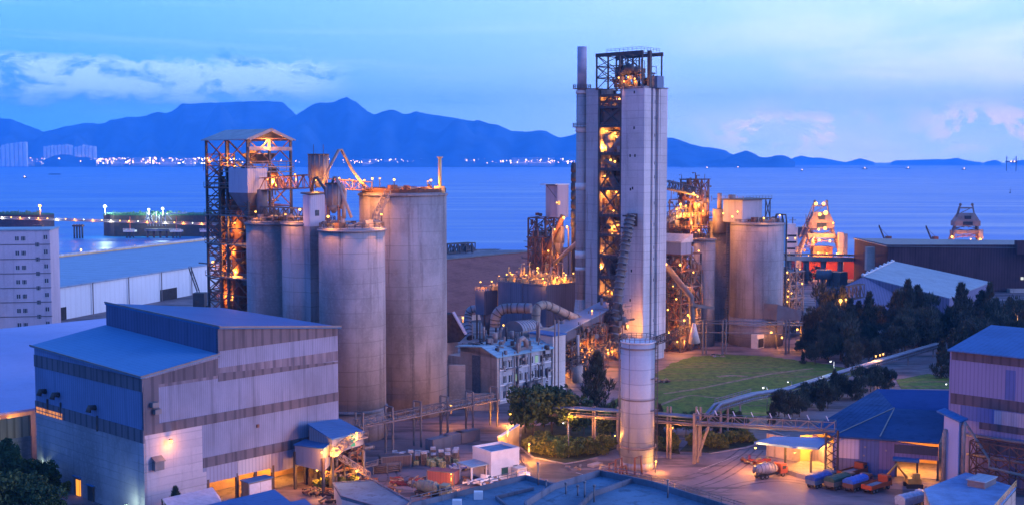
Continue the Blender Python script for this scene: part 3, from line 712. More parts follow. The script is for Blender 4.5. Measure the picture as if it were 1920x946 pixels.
# ---- filter vessel, cyclones, conveying pipes
def vessel(name, label, cat, px0, px1, Y, y0, y1, ycone, mat, ribs=10, zleg=None):
    X = xat((px0 + px1) / 2, Y, 50); r = (xat(px1, Y, 50) - xat(px0, Y, 50)) / 2
    za, zb, zc = zat(y0, Y), zat(y1, Y), zat(ycone, Y)
    t = empty(name, (X, Y, zleg if zleg is not None else zc), label, cat)
    b = MB().cyl((X, Y), r, zb, za, 24)
    for k in range(ribs):
        a = 2 * math.pi * k / ribs; p = Vector((X + r * math.cos(a), Y + r * math.sin(a), 0)); b.bar(p + UP * zb, p + UP * za, .22)
    b.build('body', mat, t)
    MB().cyl((X, Y), .35, zc, zb, 24, r2=r).build('cone', mat, t)
    MB().cyl((X, Y), r + .2, za, za + .3, 24).build('top_flange', M['steel'], t)
    if zleg is not None:
        for k in range(4):
            a = math.pi / 4 + math.pi / 2 * k; p = Vector((X + r * math.cos(a), Y + r * math.sin(a), 0)); MB().bar(p + UP * zleg, p + UP * zb, .3).build('leg', M['steel_red'], t)
    return t, X, Y, r, za
rustv = m_metal('streaked vessel', (.16, .15, .17), .5, .6)
v1, VX, VY, VR, VZ = vessel('filter_vessel', 'tall streaked cylindrical filter vessel with two thin aerials on top', 'filter vessel', 580, 617, 303, 291, 334, 352, rustv, 14, Z2 + .8)
for dx in (-1.2, 1.2): MB().bar((VX + dx, VY, VZ), (VX + dx, VY, VZ + 2.6), .1).build('aerial', M['steel'], v1)
v2, WX, WY, WR, WZ = vessel('cyclone', 'squat grey cyclone with a bent outlet pipe on the front silo top', 'cyclone', 612, 640, 288, 345, 385, 400, m_metal('cyclone steel', (.13, .14, .18), .5, .3), 8, FZ + .8)
MB().tube([pt(640, 392, 288), pt(645, 380, 288), pt(646, 358, 288), pt(640, 347, 288), pt(630, 344, 288)], .55, 12).build('outlet_pipe', M['duct'], v2)
MB().tube([pt(645, 410, 288), pt(645, 385, 288)], .5, 12).build('down_pipe', M['duct'], v2)
vp = MB().tube([pt(606, 345, 300), pt(617, 315, 300), pt(635, 281, 300), pt(640, 281, 301), pt(660, 318, 304), pt(685, 352, 308)], .36, 10)
tag(vp.build('conveying_pipe', M['duct']), 'tallest pale pipe bent like an inverted V above the silo tops', 'pipe')
vp = MB().tube([pt(621, 350, 290), pt(626, 333, 287), pt(630, 332, 286.6), pt(645, 372, 285), pt(659, 408, 284)], .33, 10)
tag(vp.build('conveying_pipe', M['duct']), 'grey pipe slanting down from the cyclone over the front silo top', 'pipe')
vp = MB().tube([pt(583, 360, 298), pt(590, 334, 296), pt(594, 333, 296), pt(610, 356, 291), pt(612, 372, 290)], .32, 10)
tag(vp.build('conveying_pipe', M['steel']), 'dark pipe bent over between the streaked vessel and the lift shaft', 'pipe')

# ================================================================ STEEL HOIST TOWER with gable roof
TO = Vector((xat(465, 320, 60), 320, 0)); TA, TB = 13.8, 19.0; ZE = zat(260, 322)
ht = empty('hoist_tower', TO, 'tall open steel lattice tower with a pale gable roof and lamps inside', 'steel tower')
mp, mbr = MB(), MB(); frame(mp, mbr, TO, TA, TB, 0, ZE, 12, .55, .22, nv=2, nu=2, seed=2)
frame(mp, mbr, S(TO, 0, 12.5), 4.4, 6.5, 0, ZE - 4, 22, .4, .2, seed=5)
mp.build('columns', M['steel'], ht); mbr.build('bracing', M['steel_red'], ht)
for z, mt in ((ZE - 8.5, 'deck'), (zat(312, 320), 'duct'), (zat(352, 320), 'steel_red'), (zat(405, 320), 'deck'), (zat(460, 320), 'deck'), (zat(523, 320), 'deck')):
    MB().ubox(S(TO, -.6, -.6), TA + 1.2, TB + 1.2 if z < 60 else 12, z - .3, z).build('floor_deck', M[mt], ht)
    e1 = [S(TO, -.6, TB + .6, z), S(TO, -.6, -.6, z), S(TO, TA + .6, -.6, z)]
    MB().rail(e1, 1.2, 2.4, .1).build('railing', M['steel_grey'], ht)
apx = 2.4
rf = MB(); x_ = 1.0
for s_ in (0, 1):
    a0, a1 = (-x_, TA / 2) if s_ == 0 else (TA / 2, TA + x_)
    za, zb = (ZE - .4, ZE + apx) if s_ == 0 else (ZE + apx, ZE - .4)
    rf.prism([tuple(S(TO, a, b))[:2] for a, b in ((a0, -x_), (a1, -x_), (a1, TB + x_), (a0, TB + x_))], [za, zb, zb, za], [za + .25, zb + .25, zb + .25, za + .25])
rf.build('roof', m_plain('pale roof sheets', (.28, .28, .30), .6, .15, .4), ht)
gb = MB()
for a, b in ((0, TA / 2), (TA, TA / 2)): gb.bar(S(TO, a, -.9, ZE - .2), S(TO, b, -.9, ZE + apx), .3, .8)
gb.bar(S(TO, 0, -.5, ZE - 2.6), S(TO, TA, -.5, ZE - 2.6), .4, 1.0); gb.build('gable_frame', M['duct'], ht)
# hoppers and bin
hb = MB(); z0h, z1h = zat(307, 322), zat(288, 322)
P1 = [S(TO, 3.5, 1.5), S(TO, 10.5, 1.5), S(TO, 10.5, 7.5), S(TO, 3.5, 7.5)]; P2 = [S(TO, 5.5, 3.5), S(TO, 8.5, 3.5), S(TO, 8.5, 5.5), S(TO, 5.5, 5.5)]
b_ = hb.addv([(p.x, p.y, z1h) for p in P1] + [(p.x, p.y, z0h) for p in P2])
for i in range(4): j = (i + 1) % 4; hb.face([b_ + i, b_ + 4 + i, b_ + 4 + j, b_ + j], False); hb.face([b_ + j, b_ + 4 + j, b_ + 4 + i, b_ + i], False)
hb.ring((sum(p.x for p in P1) / 4, sum(p.y for p in P1) / 4), 4.2, z1h, .3, 4); hb.build('hopper', M['duct_dark'], ht)
zb1, zb0 = zat(316, 318), zat(362, 318)
MB().ubox(S(TO, -1.2, -1.5), 6.2, 8.5, zb0, zb1).build('clad_bin', m_corr('bin sheeting', (.33, .34, .42), U, .7, .5), ht)
P1 = [S(TO, -1.2, -1.5), S(TO, 5, -1.5), S(TO, 5, 7), S(TO, -1.2, 7)]; P2 = [S(TO, 1.5, 1.5), S(TO, 3, 1.5), S(TO, 3, 4), S(TO, 1.5, 4)]
hb = MB(); b_ = hb.addv([(p.x, p.y, zb0) for p in P1] + [(p.x, p.y, zb0 - 6) for p in P2])
for i in range(4): j = (i + 1) % 4; hb.face([b_ + i, b_ + 4 + i, b_ + 4 + j, b_ + j], False)
hb.build('bin_cone', M['steel_grey'], ht)
for a, b, r in ((4, 11, 1.6), (8, 13, 1.2), (2, 15, .9)): MB().cyl(S(TO, a, b), r, 18, ZE - 10, 14).build('inner_duct', M['steel_red'], ht)
MB().cyl(S(TO, 8, 9), .9, zat(307, 322), ZE - 3, 10).build('inner_column', M['yellowwall'], ht)
# cone-shaped chute on the right bay
hb = MB(); c_ = S(TO, 10, 3); zc0, zc1 = zat(350, 322), zat(318, 322)
for k in range(6):
    a = 2 * math.pi * k / 6; hb.bar((c_.x, c_.y, zc1), (c_.x + 3.6 * math.cos(a), c_.y + 3.6 * math.sin(a), zc0), .5)
hb.cyl(c_, 3.0, zc0, zc1 + 1, 12, r2=.6); hb.build('chute', M['steel_red'], ht)
MB().cyl(S(TO, 3.2, -1.6), 1.5, zat(405, 318), zat(356, 318), 14).build('pipe_stack', M['steel_grey'], ht)
random.seed(5)
for i in range(26):
    z = random.uniform(20, ZE - 10); a, b = random.uniform(1, TA - 1), random.uniform(1, TB - 2)
    p = S(TO, a, b, z); e_ = S(TO, random.uniform(1, TA - 1), random.uniform(1, TB - 2), z + random.uniform(-7, 7))
    MB().tube([p, e_], random.choice((.25, .4, .55)), 8).build('chute_pipe', M[random.choice(('steel_red', 'duct', 'steel'))], ht)
for i in range(12):
    MB().ubox(S(TO, random.uniform(1, 10), random.uniform(1, 13)), random.uniform(1.5, 3), random.uniform(1.5, 3), z := random.uniform(18, ZE - 12), z + random.uniform(1.5, 3)).build('machine_box', M[random.choice(('steel_red', 'duct_dark', 'steel_grey'))], ht)
clutter(ht, S(TO, .5, .5), TA - 1, TB - 1, 14, ZE - 9, 90, 201)
hl = 'lamps inside the steel hoist tower'
for px, py, Y, P_, lb, s_ in ((500, 264, 323, 2600, 'bright amber lamp under the gable roof of the hoist tower', .45), (508, 338, 326, 5200, 'brightest lamp glowing by the chute in the hoist tower', .5), (500, 350, 325, 1500, 'amber lamp just under the chute lamp of the hoist tower', .35),
        (399, 491, 334, 1700, 'reddish amber lamp low on the outer side of the hoist tower', .5), (438, 506, 328, 1500, 'amber lamp at mid depth in the lower hoist tower', .35), (431, 556, 330, 1600, 'lowest amber lamp in the hoist tower just above the hall roof', .35),
        (388, 297, 331, 300, 'small lamp at the outer corner of the hoist tower below the roof', .25), (440, 418, 326, 900, 'amber lamp half way up the hoist tower', .3), (438, 298, 326, 1700, 'amber lamp beside the hopper at the hoist tower top deck', .3), (540, 331, 330, 900, 'lamp on the hoist tower corner post facing the bridge', .35), (553, 328, 331, 500, 'lamp at the start of the lit bridge', .28), (430, 465, 328, 900, 'faint amber lamp inside the hoist tower legs', .25)):
    lamp(pt(px, py, Y), P_ * 1.5, lb, hl, size=s_ * .85, pole=.8, toward=(.3, 1, 0))
# ---------------- lit bridge (conveyor gallery) from tower to vessel and on to big silo
def gallery(name, label, p, q, w_, h, mat, deckmat, roof=None, group=None, cat='conveyor gallery', step=3):
    t = empty(name, Vector(p), label, cat, group)
    MB().truss(p, q, h, w_, step, .22).build('truss_frame', mat, t)
    d = (Vector(q) - Vector(p)).normalized(); sd = d.cross(UP).normalized()
    b = MB(); p_, q_ = Vector(p), Vector(q); b.bar(p_, q_, w_, .18); b.build('belt_deck', deckmat, t)
    if roof: MB().bar(p_ + UP * (h + .2), q_ + UP * (h + .2), w_ + .8, .15).build('roof', roof, t)
    return t
gallery('conveyor_bridge', 'orange-lit upper bridge from the hoist tower to the streaked vessel', pt(497, 357, 322), pt(582, 352, 304), 3.4, 3.2, M['steel_red'], M['duct'])
gallery('conveyor_bridge', 'dim lower bridge from the hoist tower to the silo tops', pt(497, 404, 318), pt(568, 408, 297), 2.6, 2.2, M['steel'], M['duct'])
gallery('conveyor_bridge', 'lamp-lit bridge from the streaked vessel to the tallest silo', pt(617, 352, 303), pt(690, 358, 312), 3, 2.2, M['steel_red'], M['duct'])
sg = 'lamps along the silo tops'
for px, py, Y, P_, s_, lb in ((553, 327, 312, 700, .3, 'small lamp on the bridge rail left of the streaked vessel'), (520, 334, 315, 1800, .4, 'lamp lighting the upper bridge'), (591, 338, 298, 800, .35, 'lamp tucked under the streaked vessel'),
        (636, 334, 301, 900, .3, 'lamp under the inverted V pipe'), (655, 336, 303, 700, .25, 'small lamp beside the V pipe'), (661, 338, 304, 700, .25, 'small lamp further along the bridge to the tallest silo'), (683, 338, 304, 900, .35, 'lamp where the V pipe lands on the tallest silo'),
        (698, 335, 306, 1100, .4, 'bright paired lamp at the near rim of the tallest silo'), (712, 335, 310, 500, .3, 'lamp post next to the paired lamp on the tallest silo'), (739, 337, 309, 1100, .42, 'lone bright lamp post mid rim of the tallest silo'), (808, 338, 312, 900, .42, 'bright lamp near the mast on the tallest silo'), (802, 340, 315, 400, .28, 'smaller lamp behind the bright one near the mast'),
        (479, 397, 306, 700, .35, 'lamp on the silo beside the hoist tower'), (535, 402, 292, 500, .3, 'lamp between the two rear silos'), (562, 393, 294, 700, .42, 'bright lamp just before the lift shaft'), (615, 406, 279, 900, .45, 'bright lamp at the rim of the front silo'), (715, 402, 283, 1300, .35, 'lamp at the foot of the slanting stair'), (673, 335, 305, 500, .25, 'tiny lamp at the bridge end')):
    lamp(pt(px, py, Y), P_ * 1.1, lb, sg, size=s_ * .78, pole=2.6 if py < 345 else 1.6, toward=(0, 1, 0), drop=1.3)

# ================================================================ CRUSHER HOUSE with stair beside the hall
CH0 = Vector((xat(680, 262, 8), 262, 0))
ch = empty('loading_house', g(610, 905), 'small two-roofed loading house on steel legs with a lamp-lit stair', 'loading house')
def PP(px, py, Y): return pt(px, py, Y)
r1 = [PP(576, 793, 243), PP(622, 822, 237.5), PP(684, 808, 246.5), PP(636, 783, 253)]
MB().prism([(p.x, p.y) for p in r1], [p.z - .25 for p in r1], [p.z for p in r1]).build('upper_roof', M['roof_blue'], ch)
w1 = [Vector((p.x, p.y, 0)) for p in r1]; cc = sum(w1, Vector()) / 4; w1 = [cc + (p - cc) * .93 for p in w1]
MB().prism([(p.x, p.y) for p in w1], 7.6, [p.z - .3 for p in r1]).build('upper_wall', m_corr('loading house sheeting', (.22, .24, .30), V, .8, .6), ch)
r2 = [PP(550, 832, 240.5), PP(607, 840, 234.5), PP(622, 828, 240), PP(572, 822, 244.5)]
MB().prism([(p.x, p.y) for p in r2], [p.z - .2 for p in r2], [p.z for p in r2]).build('lower_roof', M['roof_blue'], ch)
w2 = [Vector((p.x, p.y, 0)) for p in r2]; cc2 = sum(w2, Vector()) / 4; w2 = [cc2 + (p - cc2) * .93 for p in w2]
MB().prism([(p.x, p.y) for p in w2], 5.0, [p.z - .2 for p in r2]).build('lower_wall', m_corr('loading house lower sheeting', (.28, .27, .32), U, .8, .6), ch)
for p in w1 + w2: MB().bar((p.x, p.y, 0), (p.x, p.y, 7.6), .5).build('leg', M['steel'], ch)
lo = MB()
for i in range(4): a_, b_ = w1[i], w1[(i + 1) % 4]; lo.bar(a_ + UP * 4, b_ + UP * 4, .3); lo.bar(a_, b_ + UP * 4, .2); lo.bar(a_ + UP * 4, b_ + UP * 7.5, .2)
lo.build('bracing', M['steel_red'], ch)
MB().prism([(p.x, p.y) for p in w1], 3.8, 4.0).build('floor_deck', M['deck'], ch)
hp = MB().cyl(cc, .6, 2.0, 7.6, 4, r2=2.6).build('hopper', M['steel'], ch)
clutter(ch, S(cc, -5, -5), 10, 9, .3, 6.8, 30, 202)
ld = [PP(625, 855, 235.5), PP(664, 822, 243)]
sb = MB().truss(ld[0], ld[1], 1.1, 1.3, 1.2, .12)
for i in range(18): p = ld[0].lerp(ld[1], i / 17); sb.bar(p - V * .6, p + V * .6, .2, .1)
l2 = [PP(690, 893, 245), PP(640, 862, 239)]; sb.truss(l2[0], l2[1], 1.1, 1.3, 1.2, .12); sb.build('stair', M['duct'], ch)
MB().ubox(PP(662, 822, 243), 4, 3, zat(824, 243) - .2, zat(824, 243)).build('balcony', M['deck'], ch)
MB().rail([PP(662, 822, 243), S(PP(662, 822, 243), 4, 0, zat(822, 243))], 1.1, 1.5, .08).build('railing', M['steel_grey'], ch)
MB().ubox(S(PP(657, 836, 241.6),0,-.3), 1.0, .1, zat(836,241.6), zat(836,241.6)+2.2).build('door', m_emit('lit green doorway', (.25, .8, .5), .5), ch)
for px, py, Y, P_, lb in ((668, 811, 243, 900, 'lamp at the roof edge of the small loading house'), (603, 847, 233.3, 1300, 'amber lamp on the lower wall of the loading house'), (625, 840, 236.5, 1300, 'amber lamp above the stair of the loading house'), (668, 882, 242, 900, 'amber lamp under the loading house by the tanks'), (594, 880, 240, 1300, 'amber lamp hidden under the loading house hopper')):
    lamp(pt(px, py, Y), P_, lb, 'lamps on the small loading house', size=.26, pole=.4, toward=-V)
# ================================================================ BROWN STOCKPILE SHED behind the middle of the works
m_pile = m_corr('brown stained roof sheeting', (.30, .125, .10), V, 3.0, .8, dirt=.35, ridge=.06, rust=.3)
ps = empty('stockpile_shed', pt(930, 560, 505), 'very broad brown stained storage shed roof below the sea between the silos and the tower', 'storage shed')
Y1_, Y2_, Y3_ = 500, 575, 650
xl, xr = xat(700, 575, 10), xat(1100, 560, 10)
rp = [Vector((xl, 470, 2.5)), Vector((xr, 535, 2.5)), pt(1100, 462, 640), pt(700, 500, 545)]
b = MB(); v0 = b.addv([rp[0], rp[1], rp[2], rp[3], rp[0] - UP * .4, rp[1] - UP * .4, rp[2] - UP * .4, rp[3] - UP * .4])
for f in ((0, 1, 2, 3), (7, 6, 5, 4), (0, 4, 5, 1), (1, 5, 6, 2), (2, 6, 7, 3), (3, 7, 4, 0)): b.face([v0 + i for i in f])
b.build('front_roof_slope', m_pile, ps)
q3, q2_ = rp[3] + Vector((-20, 70, -19)), rp[2] + Vector((-20, 70, -19))
b = MB(); v0 = b.addv([rp[3] + UP * .05, rp[2] + UP * .05, q2_, q3]); b.face([v0, v0 + 1, v0 + 2, v0 + 3]); b.build('back_roof_slope', m_pile, ps)
b = MB(); b.prism([(rp[0].x, rp[0].y), (rp[1].x, rp[1].y), (rp[1].x, rp[1].y + .5), (rp[0].x, rp[0].y + .5)], 0, 2.4).build('wall', M['office'], ps)
MB().bar(rp[3] + UP * .3, rp[2] + UP * .3, 1.2, .5).build('ridge_cap', M['duct_dark'], ps)
# dark jetty conveyor over the water
t = empty('jetty_conveyor', pt(900, 478, 900), 'dark truss conveyor on piles over the water behind the brown shed', 'conveyor')
MB().truss(pt(832, 474, 860), pt(884, 470, 900), 6, 6, 5, .8).build('truss_frame', M['steel'], t)
MB().truss(pt(870, 476, 880), pt(953, 474, 1000), 3, 4, 6, .7).build('walkway', M['steel'], t)
for px in (838, 850, 862, 874, 886): p = pt(px, 474, 875); MB().bar((p.x, p.y, -8), (p.x, p.y, p.z + 5), 1.1).build('pile', M['steel'], t)
MB().bar(pt(870, 461, 890), pt(886, 469, 900), 5, 3).build('gallery_house', M['steel'], t)

# ================================================================ FILTER HOUSE with lamp-crowded top
FO = Vector((xat(1024, 428, 20), 428, 0)); zt = zat(535, 428)
fh = empty('filter_house', FO, 'dark blue box filter house with rows of orange lamps along its top', 'filter house')
m_fh = m_corr('filter house sheeting', (.115, .13, .185), U, 1.0, .6, dirt=.4)
MB().ubox(FO, 17, 11, 5, zt).build('right_casing', m_fh, fh)
MB().ubox(S(FO, -.3, 11), 16, 12, 5, zt).build('left_casing', m_corr('filter house sheeting lighter', (.12, .14, .20), V, 1.0, .6, dirt=.4), fh)
for a, b in ((0, 0), (16.5, 0), (0, 22), (0, 11)): MB().bar(S(FO, a + .4, b + .4, 0), S(FO, a + .4, b + .4, 5), .7).build('leg', M['steel'], fh)
hb = MB()
for k in range(3):
    c_ = S(FO, 4.5, 3 + 7.5 * k); hb.tube([c_ + UP * 1.2, c_ + UP * 5], [.4, 3.2], 4)
hb.build('hopper_row', M['steel'], fh)
MB().ubox(S(FO, -.4, -.4), 17.8, 24, zt, zt + .25).build('roof_deck', M['deck'], fh)
MB().rail([S(FO, -.3, 23.3, zt + .2), S(FO, -.3, -.3, zt + .2), S(FO, 17.2, -.3, zt + .2), S(FO, 17.2, 23, zt + .2)], 1.2, 1.6, .1).build('railing', M['yellowwall'], fh)
random.seed(8)
for i in range(5):
    for j in range(7): MB().ubox(S(FO, 1 + i * 3.2, 1 + j * 3.2), 1.8, 1.6, zt + .2, zt + 1.2 + random.random() * .8).build('vent_box', M['yellowwall' if (i + j) % 2 else 'steel_grey'], fh)
clutter(fh, S(FO, .5, .5), 16, 22, zt + .3, zt + 2.6, 40, 205, ('yellowwall', 'duct', 'steel_grey'))
m_br = MB()
for i in range(7): p = S(FO, 2 + i * 2.2, 12, zt + .2); m_br.bar(p, p + UP * (2.4 + i % 3), .14)
m_br.rail([S(FO, 2, 12, zt + .2), S(FO, 16, 12, zt + .2)], 3.4, 2.2, .1); m_br.build('pipe_posts', M['steel_grey'], fh)
# left extension with cone base
EO = Vector((xat(908, 446, 18), 446, 0)); ze = zat(545, 446)
ex = empty('dust_filter', EO, 'tall narrow dust filter with a tapering base at the end of the blue filter house', 'filter')
MB().ubox(EO, 7, 4.6, zat(590, 446), ze).build('casing', m_fh, ex)
c_ = S(EO, 3.5, 2.3); MB().tube([(c_.x, c_.y, zat(628, 446)), (c_.x, c_.y, zat(590, 446))], [.9, 3.6], 4).build('hopper', M['steel_grey'], ex)
for a, b in ((.4, .4), (6.6, .4), (.4, 4.2), (6.6, 4.2)): MB().bar(S(EO, a, b, 0), S(EO, a, b, zat(590, 446)), .45).build('leg', M['steel_red'], ex)
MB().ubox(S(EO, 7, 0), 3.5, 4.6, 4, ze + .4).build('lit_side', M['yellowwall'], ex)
MB().rail([S(EO, 0, 4.6, ze), S(EO, 0, 0, ze), S(EO, 10, 0, ze), S(EO, 10, 4.6, ze)], 1.3, 1.2, .1).build('railing', M['yellowwall'], ex)
gear(ex, c_.x + 3, c_.y + 2, 4.2, ze, 9, 22, ('yellowwall', 'duct'))
lg = 'amber lamps crowding the top of the filter house'
for i, (px, py, Y, s_, lb) in enumerate(((901, 528, 445, .42, 'lamp at the outer edge of the narrow dust filter top'), (922, 527, 447, .42, 'second lamp on the narrow dust filter top'), (936, 517, 455, .3, 'small lamp behind the narrow dust filter'), (950, 514, 450, .38, 'lamp above the far corner of the filter house'), (957, 510, 452, .36, 'lamp beside the far corner one on the filter house'),
        (975, 509, 446, .36, 'lamp in the middle of the far edge of the filter house'), (982, 520, 440, .28, 'small lamp low in the middle of the filter house top'), (987, 515, 440, .42, 'round bright lamp in the middle of the filter house top'), (1008, 502, 438, .5, 'highest and brightest lamp on the filter house'), (1007, 507, 437, .35, 'lamp just below the highest one on the filter house'),
        (1018, 522, 426.5, .45, 'bright lamp over the near corner of the filter house'), (1024, 512, 434, .33, 'small lamp behind the near corner of the filter house'), (1045, 519, 432, .42, 'lamp half way along the short side of the filter house'), (1057, 511, 436, .36, 'lamp near the chimney end of the filter house'), (1061, 515, 436, .42, 'lamp next to the chimney-end one on the filter house'), (1075, 512, 439, .38, 'lamp closest to the chimney foot'))):
    lamp(pt(px, py, Y), 900, lb, lg, size=s_ * .75, pole=2.4, drop=1.2, toward=(0, 1, 0), light=i % 2 == 0 or i == 9)

# ================================================================ TRANSFER STRUCTURE left of the chimney
TS = Vector((xat(1020, 470, 20), 470, 0)); zh = zat(347, 470)
ts = empty('transfer_tower', TS, 'rusty steel transfer tower with a pinkish clad head left of the chimney', 'transfer tower')
x0, x1 = xat(1038, 470, 50), xat(1074, 470, 50)
MB().ubox((x0 + 1.5, 470), 6.5, 6, zat(408, 470), zh).build('clad_head', m_corr('pinkish head sheeting', (.42, .34, .38), U, .8, .6), ts)
MB().ubox((x0 + .8, 469), 8, 8, zh, zh + .4).build('roof', M['white'], ts)
MB().bar((x0 - 3, 469.5, zh), (x0 + 1.5, 469.5, zh), .35).bar((x0 - 2.8, 469.5, zh), (x0 + 1, 469.5, zh - 5), .2).build('hoist_beam', M['steel'], ts)
MB().ubox((x0 + 1.9, 469.6), .9, .2, zat(384, 470), zat(377, 470)).build('window', m_emit('lit window', (1, .45, .12), 1.6), ts)
mp, mbr = MB(), MB(); frame(mp, mbr, (x0 - 3, 471), 10, 9, 0, zat(410, 470), 8, .5, .28, nu=2, seed=9); mp.build('columns', M['steel_red'], ts); mbr.build('bracing', M['steel_red'], ts)
mp, mbr = MB(), MB(); o_ = Vector((xat(1016, 462, 20), 462, 0)); frame(mp, mbr, o_, 9, 7, 0, zat(446, 462), 7, .4, .22, nu=2, nv=2, seed=19); mp.build('outer_columns', M['steel_red'], ts); mbr.build('outer_bracing', M['steel_red'], ts); clutter(ts, o_, 10, 8, 3, zat(446, 462), 80, 218)
for k in range(4): orange('l', S(o_, 2 + k * 2.2, -1, 8 + k * 7), 700, ts, .3)
MB().tube([pt(1014, 492, 466), pt(1056, 404, 462)], 1.1, 4).build('inclined_gallery', M['steel_red'], ts)
MB().tube([pt(1035, 497, 462), pt(1085, 452, 450)], .9, 4).build('inclined_gallery', M['duct'], ts)
MB().ubox(pt(1012, 440, 474), 5, 4, zat(500, 474), zat(436, 474)).build('side_casing', M['duct_dark'], ts)
MB().cyl((xat(1048, 466, 40), 466), 2.2, zat(455, 466), zat(425, 466), 14).cyl((xat(1048, 466, 40), 466), .5, zat(475, 466), zat(455, 466), 14, r2=2.2).build('cyclone', M['duct'], ts)
for px in (1036, 1052, 1066): MB().tube([pt(px, 425, 462), pt(px, 515, 458)], .3, 8).build('pipe', M['duct_dark'], ts)
vs_ = MB()
for i in range(7): z = zat(335 - 0, 463); c = (xat(1075.5, 463, 50), 463); vs_.cyl(c, 1.1, zat(425 - i * 17, 463), zat(411 - i * 17, 463), 12)
vs_.cyl(c, .85, zat(560, 463), zat(305, 463), 12); vs_.build('ringed_duct', M['steel'], ts)
clutter(ts, (x0 - 3, 470), 12, 9, 4, zat(405, 470), 90, 204)
for px, py, P_, s_, lb in ((1057, 408, 1600, .55, 'brightest lamp glowing in the rusty transfer tower'), (1063, 425, 1600, .4, 'lamp just below the brightest one in the transfer tower'), (1044, 380, 300, .28, 'small lamp on the pinkish transfer head'), (1040, 430, 900, .3, 'lamp on the outer side of the transfer tower'), (1028, 470, 900, .3, 'lamp low in the transfer tower near the filter house')):
    lamp(pt(px, py, 460), P_ * .7, lb, 'lamps in the rusty transfer tower', size=s_, pole=.8)

# ================================================================ PREHEATER TOWER
PO = Vector((xat(1204, 396, 40), 396, 0)); ZP = zat(164, 396)
pre = empty('preheater_tower', PO, 'tallest pale concrete tower with a lamp-filled open steel bay and a steel crown', 'preheater tower')
mt = M['tower']
def upoly(a, b, u_, v_): return
MB().ubox(PO, 12.6, 8.7, 0, ZP).build('lift_core', mt, pre)
rb = MB()
for a_ in (4.2, 7.2): rb.ubox(S(PO, a_, -.9), .8, .9, 3, ZP - .2)
rb.ubox(S(PO, 0, -.5), 3.6, .5, 3, ZP - .1); rb.ubox(S(PO, 8.8, -.5), 3.8, .5, 3, ZP - .1)
rb.build('pilaster', mt, pre)
MB().ubox(S(PO, -.3, -.6), 13.4, 9.6, ZP, ZP + .35).build('roof_slab', M['silo_dark'], pre)
sm = MB()
def slots(mb, pts, w_=.55, h_=1.0):
    for px, py, face in pts:
        # find point on the face: face 'u' is the one along u at v=0, 'v' the one along v at u=0
        k = (px - 960) / F
        dirv = U if face == 'u' else V
        o_ = PO - V * .95 if face == 'u' else PO
        s_ = (k * o_.y - o_.x) / (dirv.x - k * dirv.y); p = o_ + dirv * s_; z = zat(py, p.y)
        if face == 'u': mb = MB().ubox(p - dirv * w_ / 2 + V * .4, w_, .6, z - h_ / 2, z + h_ / 2)
        else: mb = MB().ubox(p - dirv * w_ / 2 - U * .12, .2, w_, z - h_ / 2, z + h_ / 2)
        mb.build('window_slot', M['dark'], pre)
slots(None, [(1228, y, 'u') for y in (191, 221, 254, 306, 332, 381, 421, 464, 485, 524, 600)] + [(1237, y, 'u') for y in (241, 292)])
slots(None, [(1188, 173, 'v'), (1188, 240, 'v'), (1181, 292, 'v'), (1190, 292, 'v'), (1182, 355, 'v'), (1186, 353, 'v'), (1185, 507, 'v'), (1183, 562, 'v')], .5, .9)
# second stair tower at the far side of the open bay
MB().ubox(S(PO, .2, 18.6), 9, 5.2, 0, zat(166, 409)).build('stair_core', M['chimney'], pre)
# open bay
zs = [zat(y, 402) for y in (640, 600, 560, 522, 482, 442, 405, 355, 318, 288, 236, 200, 178)]
mp, mbr = MB(), MB()
for a, b in ((.4, 9.0), (.4, 18.2), (8.5, 9.0), (8.5, 18.2)): mp.bar(S(PO, a, b, 0), S(PO, a, b, ZP), .7)
for i, z in enumerate(zs):
    mbr.bar(S(PO, .4, 8.7, z), S(PO, .4, 18.5, z), .5, .9)
    if i: 
        z0 = zs[i - 1]
        if i not in (9, 10): mbr.bar(S(PO, .5, 9, z0), S(PO, .5, 18, z) if i % 2 else S(PO, .5, 13.6, z), .45); mbr.bar(S(PO, .5, 18, z0), S(PO, .5, 9 if i % 2 else 13.6, z), .45)
mp.build('columns', M['steel'], pre); mbr.build('bracing', M['steel'], pre)
for z in zs: MB().ubox(S(PO, .8, 8.8), 9, 9.7, z - .35, z).build('floor_deck', M['steel_red'], pre)
for i, z in enumerate(zs[:-1]): MB().rail([S(PO, 0.1, 9, z), S(PO, 0.1, 18, z)], 1.2, 1.5, .09).build('railing', M['steel_grey'], pre)
MB().ubox(S(PO, 8.8, 8.8), .4, 9.8, 0, ZP - 3).build('back_wall', M['duct_dark'], pre)
zc = lambda y: zat(y, 403)
# cyclones and ducts inside
for (b_, y0, y1, r) in ((16.3, 250, 285, 1.9), (11.2, 255, 292, 1.9), (13.4, 330, 352, 2.6), (16.0, 405, 435, 1.8), (11.5, 440, 470, 2.0), (15.5, 490, 515, 1.8)):
    c_ = S(PO, 3.4, b_); z1, z0 = zc(y0), zc(y1); h_ = z1 - z0
    MB().cyl(c_, r, z0 + h_ * .5, z1, 20).cyl(c_, .35, z0 - h_ * .35, z0 + h_ * .5, 20, r2=r).build('cyclone', M['duct'] if y0 < 300 else M['duct_dark'], pre)
MB().ubox(S(PO, 1.5, 9.5), 6, 8, zc(232), zc(204)).build('dark_casing', M['duct_dark'], pre)
bp = MB()
for (y0, b0, y1, b1) in ((262, 17.2, 285, 14.5), (285, 14.5, 262, 11.5), (480, 18, 560, 11), (560, 11, 600, 9.2), (300, 17, 312, 12)):
    bp.tube([S(PO, 2.2, b0, zc(y0)), S(PO, 2.2, b1, zc(y1))], .75, 10)
    bp.build('gas_duct', M['duct'] if y0 < 320 else M['duct_dark'], pre); bp = MB()
